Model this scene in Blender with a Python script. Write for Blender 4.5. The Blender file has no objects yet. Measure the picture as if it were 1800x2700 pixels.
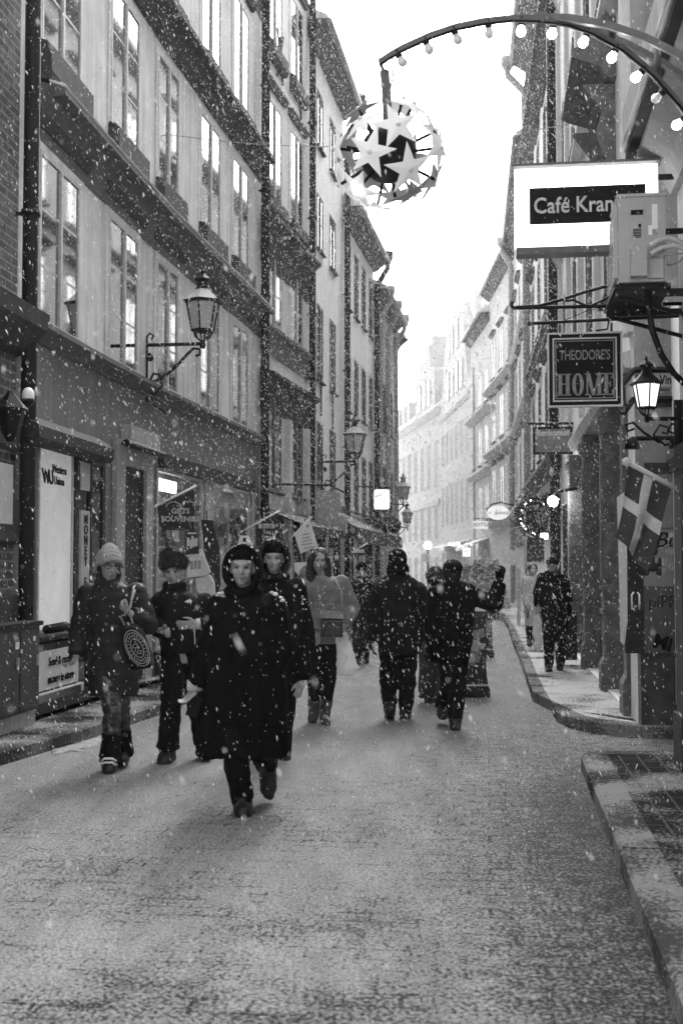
import bpy, math, random
import numpy as np
from mathutils import Vector, Matrix, noise as mnoise
R = math.radians
S = bpy.context.scene
COL = S.collection
random.seed(7)
FPX, CX, CY, CAMZ = 3136.0, 900.0, 1350.0, 1.54
PITCH = math.atan(150 / FPX)
cP, sP = math.cos(PITCH), math.sin(PITCH)

# ------------------------------------------------------------ measuring rays
def ray(px, py):
    x, y = (px - CX) / FPX, (CY - py) / FPX
    return Vector((x, cP - sP * y, sP + cP * y))
def P(px, py, Y):
    d = ray(px, py)
    t = Y / d.y
    return Vector((d.x * t, Y, CAMZ + d.z * t))
def G(px, py, z=0.0):
    d = ray(px, py)
    t = (z - CAMZ) / d.z
    return Vector((d.x * t, d.y * t, z))

# ------------------------------------------------------------ materials
MATS = {}
def mk(name, c, rough=.8, var=.18, scale=5, bump=.0, bscale=60, metal=0, spec=.4, streak=0, coat=0, emit=0, sub=0):
    if name in MATS:
        return MATS[name]
    m = bpy.data.materials.new(name)
    m.use_nodes = True
    nt = m.node_tree
    N, L = nt.nodes, nt.links
    b = N['Principled BSDF']
    b.inputs['Roughness'].default_value = rough
    b.inputs['Metallic'].default_value = metal
    b.inputs['Specular IOR Level'].default_value = spec
    b.inputs['Coat Weight'].default_value = coat
    b.inputs['Coat Roughness'].default_value = .05
    b.inputs['Base Color'].default_value = (c, c, c, 1)
    if emit:
        b.inputs['Emission Color'].default_value = (1, 1, 1, 1)
        b.inputs['Emission Strength'].default_value = emit
    tc = N.new('ShaderNodeTexCoord')
    if var:
        n = N.new('ShaderNodeTexNoise')
        n.inputs['Scale'].default_value = scale
        n.inputs['Detail'].default_value = 8
        n.inputs['Roughness'].default_value = .65
        L.new(tc.outputs['Object'], n.inputs['Vector'])
        mr = N.new('ShaderNodeMapRange')
        mr.inputs[1].default_value, mr.inputs[2].default_value = .3, .7
        mr.inputs[3].default_value, mr.inputs[4].default_value = c * (1 - var), c * (1 + var)
        L.new(n.outputs['Fac'], mr.inputs[0])
        last = mr.outputs[0]
        if streak:
            mp = N.new('ShaderNodeMapping')
            mp.inputs['Scale'].default_value = (3.5, 3.5, .25)
            L.new(tc.outputs['Object'], mp.inputs[0])
            n2 = N.new('ShaderNodeTexNoise')
            n2.inputs['Scale'].default_value = 2.2
            n2.inputs['Detail'].default_value = 6
            L.new(mp.outputs[0], n2.inputs['Vector'])
            r2 = N.new('ShaderNodeMapRange')
            r2.inputs[1].default_value, r2.inputs[2].default_value = .4, .72
            r2.inputs[3].default_value, r2.inputs[4].default_value = 1, 1 - streak
            L.new(n2.outputs['Fac'], r2.inputs[0])
            mu = N.new('ShaderNodeMath'); mu.operation = 'MULTIPLY'
            L.new(last, mu.inputs[0]); L.new(r2.outputs[0], mu.inputs[1])
            last = mu.outputs[0]
        L.new(last, b.inputs['Base Color'])
    if bump:
        n3 = N.new('ShaderNodeTexNoise')
        n3.inputs['Scale'].default_value = bscale
        n3.inputs['Detail'].default_value = 5
        L.new(tc.outputs['Object'], n3.inputs['Vector'])
        bp = N.new('ShaderNodeBump')
        bp.inputs['Strength'].default_value = bump
        bp.inputs['Distance'].default_value = .02
        L.new(n3.outputs['Fac'], bp.inputs['Height'])
        L.new(bp.outputs[0], b.inputs['Normal'])
    MATS[name] = m
    return m

def thin(m, f=.4, c=.85):   # let light through thin cloth, paper or plastic
    N, L = m.node_tree.nodes, m.node_tree.links
    t = N.new('ShaderNodeBsdfTranslucent'); t.inputs[0].default_value = (c, c, c, 1); x = N.new('ShaderNodeMixShader'); x.inputs[0].default_value = f
    L.new(N['Principled BSDF'].outputs[0], x.inputs[1]); L.new(t.outputs[0], x.inputs[2]); L.new(x.outputs[0], N['Material Output'].inputs[0])
    return m
def brickmat(name, c, mortar, bw, bh, msz=.012, rough=.85, var=.35, bump=.6, vec='XZ'):
    m = mk(name, c, rough, 0)
    nt = m.node_tree; N, L = nt.nodes, nt.links
    b = N['Principled BSDF']
    tc = N.new('ShaderNodeTexCoord')
    sx = N.new('ShaderNodeSeparateXYZ'); L.new(tc.outputs['Object'], sx.inputs[0])
    cb = N.new('ShaderNodeCombineXYZ')
    if vec == 'YZ':
        L.new(sx.outputs[1], cb.inputs[0]); L.new(sx.outputs[2], cb.inputs[1])
    elif vec == 'XY':
        L.new(sx.outputs[0], cb.inputs[0]); L.new(sx.outputs[1], cb.inputs[1])
    else:
        L.new(sx.outputs[0], cb.inputs[0]); L.new(sx.outputs[2], cb.inputs[1])
    br = N.new('ShaderNodeTexBrick')
    br.inputs['Scale'].default_value = 1
    br.inputs['Brick Width'].default_value = bw
    br.inputs['Row Height'].default_value = bh
    br.inputs['Mortar Size'].default_value = msz
    br.inputs['Mortar Smooth'].default_value = .4
    lo, hi = c * (1 - var), c * (1 + var)
    br.inputs['Color1'].default_value = (lo, lo, lo, 1)
    br.inputs['Color2'].default_value = (hi, hi, hi, 1)
    br.inputs['Mortar'].default_value = (mortar, mortar, mortar, 1)
    L.new(cb.outputs[0], br.inputs['Vector'])
    n = N.new('ShaderNodeTexNoise'); n.inputs['Scale'].default_value = 9; n.inputs['Detail'].default_value = 8
    L.new(tc.outputs['Object'], n.inputs['Vector'])
    mr = N.new('ShaderNodeMapRange')
    mr.inputs[1].default_value, mr.inputs[2].default_value, mr.inputs[3].default_value, mr.inputs[4].default_value = .3, .7, .65, 1.3
    L.new(n.outputs['Fac'], mr.inputs[0])
    mu = N.new('ShaderNodeVectorMath'); mu.operation = 'SCALE'
    L.new(br.outputs['Color'], mu.inputs[0]); L.new(mr.outputs[0], mu.inputs['Scale'])
    L.new(mu.outputs[0], b.inputs['Base Color'])
    bp = N.new('ShaderNodeBump'); bp.inputs['Strength'].default_value = bump; bp.inputs['Distance'].default_value = .01
    bp.invert = True
    L.new(br.outputs['Fac'], bp.inputs['Height']); L.new(bp.outputs[0], b.inputs['Normal'])
    return m

# ------------------------------------------------------------ mesh builder
class MB:
    def __init__(s):
        s.v, s.f = [], []
    def add(s, vs, fs):
        o = len(s.v)
        s.v += [tuple(v) for v in vs]
        s.f += [tuple(i + o for i in f) for f in fs]
    def quad(s, a, b, c, d):
        s.add([a, b, c, d], [(0, 1, 2, 3)])
    def hexa(s, p):   # 8 points: bottom ring 0-3, top ring 4-7
        s.add(p, [(0, 3, 2, 1), (4, 5, 6, 7), (0, 1, 5, 4), (1, 2, 6, 5), (2, 3, 7, 6), (3, 0, 4, 7)])
    def box(s, c, d, M=None):
        c = Vector(c); hx, hy, hz = d[0] / 2, d[1] / 2, d[2] / 2
        ps = [Vector((x, y, z)) for z in (-hz, hz) for x, y in ((-hx, -hy), (hx, -hy), (hx, hy), (-hx, hy))]
        s.hexa([c + (M @ p if M else p) for p in ps])
    def bar(s, a, b, w, h=None, up=Vector((0, 0, 1))):
        a, b = Vector(a), Vector(b); h = h or w
        t = (b - a).normalized()
        if abs(t.dot(up)) > .95: up = Vector((0, 1, 0))
        x = t.cross(up).normalized() * (w / 2); y = x.cross(t).normalized() * (h / 2)
        s.hexa([a - x - y, a + x - y, a + x + y, a - x + y, b - x - y, b + x - y, b + x + y, b - x + y])
    def tube(s, pts, r, n=8, cap=True):
        pts = [Vector(p) for p in pts]
        rs = r if isinstance(r, (list, tuple)) else [r] * len(pts)
        o = len(s.v); prev = None
        for i, p in enumerate(pts):
            t = (pts[min(i + 1, len(pts) - 1)] - pts[max(i - 1, 0)]).normalized()
            if prev is None:
                a = Vector((0, 0, 1)) if abs(t.z) < .9 else Vector((1, 0, 0))
                prev = t.cross(a).normalized()
            x = (prev - t * prev.dot(t)).normalized(); prev = x
            y = t.cross(x)
            for k in range(n):
                an = 2 * math.pi * k / n
                s.v.append(tuple(p + (x * math.cos(an) + y * math.sin(an)) * rs[i]))
        for i in range(len(pts) - 1):
            for k in range(n):
                a, b = o + i * n + k, o + i * n + (k + 1) % n
                s.f.append((a, b, b + n, a + n))
        if cap:
            s.f.append(tuple(o + k for k in range(n))[::-1])
            s.f.append(tuple(o + (len(pts) - 1) * n + k for k in range(n)))
    def loft(s, secs, n=16):   # (center, rx, ry) horizontal ellipses
        o = len(s.v)
        for c, rx, ry in secs:
            for k in range(n):
                a = 2 * math.pi * k / n
                s.v.append((c[0] + rx * math.cos(a), c[1] + ry * math.sin(a), c[2]))
        for i in range(len(secs) - 1):
            for k in range(n):
                a, b = o + i * n + k, o + i * n + (k + 1) % n
                s.f.append((a, b, b + n, a + n))
        s.f.append(tuple(o + k for k in range(n))[::-1])
        s.f.append(tuple(o + (len(secs) - 1) * n + k for k in range(n)))
    def lathe(s, prof, c, n=12, M=None):
        c = Vector(c); o = len(s.v)
        for r, z in prof:
            for k in range(n):
                a = 2 * math.pi * (k + .5) / n
                p = Vector((r * math.cos(a), r * math.sin(a), z))
                s.v.append(tuple(c + (M @ p if M else p)))
        for i in range(len(prof) - 1):
            for k in range(n):
                a, b = o + i * n + k, o + i * n + (k + 1) % n
                s.f.append((a, b, b + n, a + n))
        s.f.append(tuple(o + k for k in range(n))[::-1])
        s.f.append(tuple(o + (len(prof) - 1) * n + k for k in range(n)))
    def ball(s, c, r, nu=12, nv=8, M=None):
        if not isinstance(r, (list, tuple, Vector)): r = (r, r, r)
        c = Vector(c); o = len(s.v)
        pts = []
        for i in range(1, nv):
            ph = math.pi * i / nv
            for k in range(nu):
                a = 2 * math.pi * k / nu
                pts.append(Vector((r[0] * math.sin(ph) * math.cos(a), r[1] * math.sin(ph) * math.sin(a), -r[2] * math.cos(ph))))
        pts += [Vector((0, 0, -r[2])), Vector((0, 0, r[2]))]
        s.v += [tuple(c + (M @ p if M else p)) for p in pts]
        for i in range(nv - 2):
            for k in range(nu):
                a, b = o + i * nu + k, o + i * nu + (k + 1) % nu
                s.f.append((a, b, b + nu, a + nu))
        lo, hi = o + (nv - 1) * nu, o + (nv - 1) * nu + 1
        for k in range(nu):
            s.f.append((lo, o + (k + 1) % nu, o + k))
            s.f.append((hi, o + (nv - 2) * nu + k, o + (nv - 2) * nu + (k + 1) % nu))
    def prism(s, poly, O, U, V, W):   # poly in (U,V), extruded by vector W
        O, U, V, W = Vector(O), Vector(U), Vector(V), Vector(W)
        n = len(poly)
        a = [O + U * p[0] + V * p[1] for p in poly]
        s.add(a + [p + W for p in a], [tuple(range(n))[::-1], tuple(range(n, 2 * n))] + [(i, (i + 1) % n, n + (i + 1) % n, n + i) for i in range(n)])
    def spikes(s, pts, nrm, ln, w):   # fur: thin three-sided cones
        for p, nn in zip(pts, nrm):
            nn = (nn + Vector((random.gauss(0, .35), random.gauss(0, .35), random.gauss(-.15, .35)))).normalized()
            a = nn.orthogonal().normalized(); b = nn.cross(a)
            l = ln * random.uniform(.6, 1.3)
            s.add([p + a * w, p - a * w * .5 + b * w * .87, p - a * w * .5 - b * w * .87, p + nn * l], [(0, 1, 3), (1, 2, 3), (2, 0, 3)])

def tag(o, label=None, cat=None, group=None, kind=None):
    if label: o['label'] = label
    if cat: o['category'] = cat
    if group: o['group'] = group
    if kind: o['kind'] = kind
    return o
ORG = {}
def thing(name, loc, label, cat, group=None, rz=0):
    o = bpy.data.objects.new(name, None)
    COL.objects.link(o)
    o.location = loc; o.rotation_euler = (0, 0, rz); o.empty_display_size = .2
    ORG[o.name] = Vector(loc)
    return tag(o, label, cat, group)
def obj(name, mb, mat, parent=None, smooth=False, local=False, label=None):
    me = bpy.data.meshes.new(name)
    off = Vector((0, 0, 0))
    if parent is not None and not local:
        off = ORG.get(parent.name, off)
    vs = [(v[0] - off[0], v[1] - off[1], v[2] - off[2]) for v in mb.v]
    me.from_pydata(vs, [], mb.f)
    me.materials.append(mat)
    if smooth:
        me.polygons.foreach_set('use_smooth', [True] * len(me.polygons))
    me.update()
    o = bpy.data.objects.new(name, me)
    COL.objects.link(o)
    if parent is not None:
        o.parent = parent
        ORG[o.name] = off
    if label: o['label'] = label
    return o
def top(name, mb, mat, label, cat, group=None, smooth=False):   # a thing that is one mesh, origin at its base
    c = np.array(mb.v); lo, hi = c.min(0), c.max(0)
    loc = Vector(((lo[0] + hi[0]) / 2, (lo[1] + hi[1]) / 2, lo[2]))
    me = MB(); me.f = mb.f; me.v = [(v[0] - loc.x, v[1] - loc.y, v[2] - loc.z) for v in mb.v]
    o = obj(name, me, mat, None, smooth)
    o.location = loc
    return tag(o, label, cat, group)
def kids(o): return [c for c in bpy.data.objects if c.parent == o]
def copy_tree(o, parent=None):
    c = o.copy(); COL.objects.link(c); c.parent = parent
    for ch in kids(o): copy_tree(ch, c)
    return c

# lettering: flat letters with a little thickness, laid on a plane O + U (right) + V (up)
def text(name, s, O, U, V, h, mat, parent, bold=0.0, align='CENTER', sx=1.0, shear=0, thick=.004, spacing=1.0):
    cu = bpy.data.curves.new(name, 'FONT')
    cu.body = s; cu.size = h; cu.align_x = align; cu.align_y = 'CENTER'
    cu.offset = bold * h; cu.extrude = thick; cu.shear = shear; cu.space_character = spacing
    cu.resolution_u = 3
    t = bpy.data.objects.new(name, cu); COL.objects.link(t)
    dg = bpy.context.evaluated_depsgraph_get(); dg.update()
    me = bpy.data.meshes.new_from_object(t.evaluated_get(dg))
    bpy.data.objects.remove(t); bpy.data.curves.remove(cu)
    U, V = Vector(U).normalized(), Vector(V).normalized(); W = U.cross(V)
    mb = MB()
    mb.v = [tuple(Vector(O) + U * (v.co.x * sx) + V * v.co.y + W * v.co.z) for v in me.vertices]
    mb.f = [tuple(p.vertices) for p in me.polygons]
    bpy.data.meshes.remove(me)
    return obj(name, mb, mat, parent)

# ------------------------------------------------------------ facades
class Fac:
    def __init__(s, pts, side):   # plan points near -> far; side +1: street lies to the right
        s.p = [Vector((p[0], p[1])) for p in pts]; s.side = side
        s.cum = [0]
        for a, b in zip(s.p, s.p[1:]): s.cum.append(s.cum[-1] + (b - a).length)
        s.L = s.cum[-1]
    def seg(s, u):
        for i in range(len(s.p) - 2):
            if u < s.cum[i + 1]: return i
        return len(s.p) - 2
    def tn(s, i):
        t = (s.p[i + 1] - s.p[i]).normalized()
        return t, (Vector((t.y, -t.x)) if s.side > 0 else Vector((-t.y, t.x)))
    def at(s, u, d, z):
        i = s.seg(u); t, n = s.tn(i)
        q = s.p[i] + t * (u - s.cum[i]) + n * d
        return Vector((q.x, q.y, z))
    def axes(s, u):
        t, n = s.tn(s.seg(u))
        return Vector((t.x, t.y, 0)), Vector((n.x, n.y, 0))
    def hit(s, px, py, d=0):
        r = ray(px, py); best = None
        for i in range(len(s.p) - 1):
            t, n = s.tn(i); a = s.p[i] + n * d
            det = r.x * -t.y + t.x * r.y
            if abs(det) < 1e-9: continue
            k = (a.x * -t.y + t.x * a.y) / det          # along the ray
            q = Vector((r.x * k, r.y * k)) - a
            u = q.dot(t) + s.cum[i]
            lo = s.cum[i] if i else -5; hi = s.cum[i + 1] if i < len(s.p) - 2 else s.L + 30
            if k > 0 and lo - .02 <= u <= hi + .02:
                return u, CAMZ + r.z * k
        raise ValueError('no hit %s %s' % (px, py))
    def breaks(s, u0, u1):
        return [u0] + [c for c in s.cum[1:-1] if u0 + 1e-3 < c < u1 - 1e-3] + [u1]
def fbox(mb, fac, u0, u1, d0, d1, z0, z1):
    bs = fac.breaks(u0, u1)
    for a, b in zip(bs, bs[1:]):
        e = 1e-5
        mb.hexa([fac.at(a, d0, z0), fac.at(b - e, d0, z0), fac.at(b - e, d1, z0), fac.at(a, d1, z0),
                 fac.at(a, d0, z1), fac.at(b - e, d0, z1), fac.at(b - e, d1, z1), fac.at(a, d1, z1)])
def fprof(mb, fac, prof, u0, u1):
    bs = fac.breaks(u0, u1); n = len(prof)
    for a, b in zip(bs, bs[1:]):
        A = [fac.at(a, d, z) for d, z in prof]; B = [fac.at(b - 1e-5, d, z) for d, z in prof]
        mb.add(A + B, [tuple(range(n)), tuple(range(n, 2 * n))[::-1]] + [(i, (i + 1) % n, n + (i + 1) % n, n + i) for i in range(n)])
def wallmesh(fac, ops, z0, z1, depth=5, rev=.2, bdir=None):
    mb = MB()
    us = sorted(set([round(x, 4) for o in ops for x in o[:2]] + [0, round(fac.L, 4)] + [round(c, 4) for c in fac.cum]))
    zs = sorted(set([round(x, 4) for o in ops for x in o[2:4]] + [z0, z1]))
    for a, b in zip(us, us[1:]):
        if b - a < 1e-3: continue
        m = (a + b) / 2
        for c, d in zip(zs, zs[1:]):
            if d - c < 1e-3: continue
            k = (c + d) / 2
            if any(o[0] < m < o[1] and o[2] < k < o[3] for o in ops): continue
            e = 1e-5
            mb.quad(fac.at(a, 0, c), fac.at(b - e, 0, c), fac.at(b - e, 0, d), fac.at(a, 0, d))
    for u0, u1, a, b in [o[:4] for o in ops]:
        q = lambda u, d, z: fac.at(u, d, z)
        mb.quad(q(u0, 0, a), q(u0, 0, b), q(u0, -rev, b), q(u0, -rev, a))
        mb.quad(q(u1, 0, a), q(u1, -rev, a), q(u1, -rev, b), q(u1, 0, b))
        mb.quad(q(u0, 0, b), q(u1, 0, b), q(u1, -rev, b), q(u0, -rev, b))
        mb.quad(q(u0, 0, a), q(u0, -rev, a), q(u1, -rev, a), q(u1, 0, a))
    A, B = fac.at(0, 0, z0), fac.at(fac.L, 0, z0)
    A2, B2 = fac.at(0, -depth, z0), fac.at(fac.L, -depth, z0)
    if bdir: A2, B2 = A + Vector(bdir), B + Vector(bdir)
    h = Vector((0, 0, z1 - z0))
    mb.quad(A, A + h, A2 + h, A2); mb.quad(B, B2, B2 + h, B + h); mb.quad(A2, A2 + h, B2 + h, B2)
    mb.quad(A + h, B + h, B2 + h, A2 + h)
    return mb
# ------------------------------------------------------------ camera, sky, light
cam = bpy.data.cameras.new('camera'); co = bpy.data.objects.new('camera', cam); COL.objects.link(co)
co.location = (0, 0, CAMZ); co.rotation_euler = (math.pi / 2 + PITCH, 0, 0)
cam.sensor_fit = 'VERTICAL'; cam.sensor_height = 36; cam.lens = FPX / 2700 * 36
cam.clip_end = 2000; cam.clip_start = .05
cam.dof.use_dof = True; cam.dof.focus_distance = 10.5; cam.dof.aperture_fstop = 3.2
S.camera = co
w = bpy.data.worlds.new('World'); S.world = w; w.use_nodes = True
nt = w.node_tree
sky = nt.nodes.new('ShaderNodeTexSky'); sky.sky_type = 'NISHITA'; sky.sun_disc = False
SUN_E, SUN_R = R(42), R(8)
sky.sun_elevation = SUN_E; sky.sun_rotation = SUN_R; sky.dust_density = 6; sky.air_density = 1.5
bw = nt.nodes.new('ShaderNodeRGBToBW')
nt.links.new(sky.outputs[0], bw.inputs[0]); nt.links.new(bw.outputs[0], nt.nodes['Background'].inputs[0])
nt.nodes['Background'].inputs[1].default_value = .15
sl = bpy.data.lights.new('sun', 'SUN'); sl.energy = .6; sl.angle = R(120)
so = bpy.data.objects.new('sun', sl); COL.objects.link(so)
so.rotation_euler = (R(90) - SUN_E, 0, R(180) - SUN_R)
so.location = (0, 0, 40)
S.view_settings.view_transform = 'Standard'; S.view_settings.look = 'None'
S.view_settings.exposure = EXPO = 2.2
S.view_settings.gamma = 1
S.cycles.use_denoising = True; S.cycles.max_bounces = 6; S.cycles.volume_bounces = 1

# ------------------------------------------------------------ the street's plan
def V2(v): return Vector((v.x, v.y))
def nxt(p, vp, endpx):
    dx = (vp - 900) / FPX; r = (endpx - 900) / FPX
    k = (r * p.y - p.x) / (dx - r)
    return Vector((p.x + dx * k, p.y + k))
ZC1 = 6.4
lips = [V2(G(x, y, ZC1)) for x, y in ((120, 152), (281, 344), (469, 556), (690, 778))]
wl = []
for i, p in enumerate(lips):
    a, b = lips[max(i - 1, 0)], lips[min(i + 1, 3)]
    t = (b - a).normalized(); wl.append(p + Vector((-t.y, t.x)) * .3)
def clip(p, q, px):   # where the wall line p-q meets a screen column at eye level
    t = q - p; r = (px - 900) / FPX
    return p + t * ((r * p.y - p.x) / (t.x - r * t.y))
l1a = clip(wl[0], wl[1], 38); l1b = clip(wl[2], wl[3], 684)
L1 = Fac([l1a, wl[1], wl[2], l1b], 1)
t0 = (wl[1] - wl[0]).normalized()
L0 = Fac([l1a - t0 * 6, l1a], 1)
l2b = nxt(l1b, 1571, 812); L2 = Fac([l1b, l2b], 1)
l3b = nxt(l2b, 1405, 905); L3 = Fac([l2b, l3b], 1)
l4b = nxt(l3b, 1450, 985); L4 = Fac([l3b, l4b], 1)
l5b = nxt(l4b, 1420, 1038); L5 = Fac([l4b, l5b], 1)
L6 = Fac([l5b, l5b + Vector((-1.2, 16)), l5b + Vector((-6, 34))], 1)
rc = V2(G(1671, 1908, .12)); print('corner', rc)
RC = Vector((2.72, 11.0))
r1b = RC + Vector((.128, 1)) * 11.9; R1 = Fac([RC, r1b], -1)
r2b = nxt(r1b, 1225, 1403); R2 = Fac([r1b, r2b], -1)
r3b = r2b + Vector((.105, 1)) * 11; R3 = Fac([r2b, r3b], -1)
r4b = r3b + Vector((.0, 7.4)); R4 = Fac([r3b, r4b], -1)
r5b = nxt(r4b, 840, 1243); R5 = Fac([r4b, r5b], -1)
r6b = nxt(r5b, 756, 1160); R6 = Fac([r5b, r6b], -1)
r7b = nxt(r6b, 496, 1030); R7 = Fac([r6b, r7b], -1)
for n_ in ('L1', 'L2', 'L3', 'L4', 'L5', 'R1', 'R2', 'R3', 'R4', 'R5', 'R6', 'R7'):
    print(n_, [tuple(round(c, 2) for c in p) for p in globals()[n_].p], round(globals()[n_].L, 2))
R0far, R0near = Vector((2.5, 8.75)), Vector((1.0, -3))
R0 = Fac([R0near, R0far], -1)

# ------------------------------------------------------------ materials of the setting
M_plA = mk('plaster grey', .56, .85, .16, 2.5, .25, 40, streak=.32)
M_plB = mk('plaster pale', .6, .85, .12, 2.5, .2, 40, streak=.2)
M_plC = mk('plaster light', .68, .85, .1, 2, .15, 40, streak=.15)
M_plW = mk('white plaster', .74, .85, .1, 2, .15, 40, streak=.15)
M_far = mk('far pale plaster', .42, .85, .08, 2, .1, 40)
M_corn3 = mk('far cornice', .5, .8, .2, 8)
M_plG = mk('ground floor plaster shaded', .155, .85, .2, 2.5, .25, 40, streak=.3)  # upper wall's plaster darkened; shade below the string course is in the colour
M_plD = mk('plaster mid', .3, .85, .15, 2.5, .2, 40, streak=.25)
M_dark = mk('dark painted wood', .03, .7, .35, 12, .2, 30, spec=.15)
M_stone = mk('dark stone', .05, .8, .4, 6, .5, 25, spec=.2)
M_corn = mk('sheet metal and cornice shade', .06, .75, .3, 8, .1, 20, streak=.3, spec=.1)  # true dark for sills and aprons; on cornices it carries soffit shade
M_corn2 = mk('cornice plaster shaded', .1, .8, .25, 8, .1, 20, streak=.3)  # shade under the ledges is put into this dark tone
M_frame = mk('window paint grey', .42, .6, .2, 14)
M_frame2 = mk('window paint dark', .09, .6, .3, 14)
M_pipe = mk('black drainpipe', .008, .6, .3, 20, spec=.2)
M_pipe2 = mk('grey drainpipe', .25, .5, .3, 20)
M_roof = mk('snowy roof', .55, .9, .3, 3, .4, 12)
M_soff = mk('dark eave boards', .07, .8, .4, 15, .3, 20)
M_iron = mk('black iron', .008, .55, .3, 25, .15, 60, spec=.2)
M_snow = mk('snow', .62, .9, .06, 20, .4, 45)
M_white = mk('white enamel', .75, .35, .05, 10)
M_black = mk('black paint', .006, .6, .3, 12, spec=.12)
M_cloth = thin(mk('pale cloth', .6, .9, .12, 9, .1, 80), .35)
M_glass = mk('window glass', .36, .04, .15, 1.5, .018, 1.6, metal=1)
M_glassd = mk('shop glass', .09, .04, .4, 1.5, .03, 2.2, metal=.8)
M_lampg = mk('lantern glass', .45, .25, .1, 6, spec=.6)
M_brick = brickmat('old brick', .07, .16, .27, .085, .014, vec='YZ')

# ------------------------------------------------------------ ground
def roadmat():
    m = mk('slush road', .3, .6, 0, spec=.02)
    nt = m.node_tree; N, L = nt.nodes, nt.links; b = N['Principled BSDF']
    tc = N.new('ShaderNodeTexCoord')
    def noise(sc, det=6, mp=None, rough=.6):
        n = N.new('ShaderNodeTexNoise'); n.inputs['Scale'].default_value = sc; n.inputs['Detail'].default_value = det; n.inputs['Roughness'].default_value = rough
        if mp:
            k = N.new('ShaderNodeMapping'); k.inputs['Scale'].default_value = mp; k.inputs['Rotation'].default_value = (0, 0, R(7))
            L.new(tc.outputs['Object'], k.inputs[0]); L.new(k.outputs[0], n.inputs['Vector'])
        else: L.new(tc.outputs['Object'], n.inputs['Vector'])
        return n.outputs['Fac']
    def rng(v, a, b_, c, d):
        r = N.new('ShaderNodeMapRange'); L.new(v, r.inputs[0])
        for i, x in enumerate((a, b_, c, d)): r.inputs[i + 1].default_value = x
        return r.outputs[0]
    def math_(op, a, b_):
        k = N.new('ShaderNodeMath'); k.operation = op
        for i, x in enumerate((a, b_)):
            if isinstance(x, (int, float)): k.inputs[i].default_value = x
            else: L.new(x, k.inputs[i])
        return k.outputs[0]
    sep = N.new('ShaderNodeSeparateXYZ'); L.new(tc.outputs['Object'], sep.inputs[0])
    # how far towards the right-hand kerb, where feet and drips have melted the snow thin
    lane = math_('SUBTRACT', sep.outputs[0], math_('MULTIPLY', sep.outputs[1], .10))
    thin = math_('MULTIPLY', rng(lane, -.75, .75, 0, 1), rng(sep.outputs[1], 7, 15, 1, .12))
    patch = rng(noise(.9, 5), .38, .64, .12, .85)
    near = rng(sep.outputs[1], 4.2, 9.5, .75, 0)
    wear = math_('MAXIMUM', thin, math_('MULTIPLY', patch, math_('ADD', near, .25)))
    # setts under the slush: dark dashes along the joints where the snow is thin
    mp = N.new('ShaderNodeMapping'); mp.inputs['Rotation'].default_value = (0, 0, R(7)); L.new(tc.outputs['Object'], mp.inputs[0])
    br = N.new('ShaderNodeTexBrick'); br.inputs['Scale'].default_value = 1; br.inputs['Brick Width'].default_value = .21; br.inputs['Row Height'].default_value = .125
    br.inputs['Mortar Size'].default_value = .011; br.inputs['Mortar Smooth'].default_value = .6
    L.new(mp.outputs[0], br.inputs['Vector'])
    joint = math_('MULTIPLY', br.outputs['Fac'], rng(noise(3.2, 4), .46, .6, .15, 1))
    # melted pits: more and larger where the slush is worn
    T = math_('SUBTRACT', rng(wear, 0, 1, .64, .472), math_('MULTIPLY', joint, .068))
    sp = math_('ADD', math_('MULTIPLY', noise(50, 4, None, .75), .8), math_('MULTIPLY', noise(9, 4, None, .6), .2))
    a = rng(math_('SUBTRACT', sp, T), -.03, .045, 1, 0)
    fine = math_('MULTIPLY', math_('MULTIPLY', rng(noise(150, 3, None, .8), .35, .65, .4, 1.6), rng(noise(60, 3, None, .8), .35, .65, .55, 1.45)), rng(noise(2.2, 5, (1.6, .35, 1)), .3, .7, .78, 1.2))
    col = math_('MULTIPLY', rng(a, 0, 1, .012, .22), fine)
    L.new(col, b.inputs['Base Color'])
    L.new(rng(a, 0, .7, .42, .9), b.inputs['Roughness'])
    bp = N.new('ShaderNodeBump'); bp.inputs['Strength'].default_value = .8; bp.inputs['Distance'].default_value = .015
    L.new(math_('ADD', a, math_('MULTIPLY', sp, .6)), bp.inputs['Height']); L.new(bp.outputs[0], b.inputs['Normal'])
    return m
M_road = roadmat()
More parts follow.
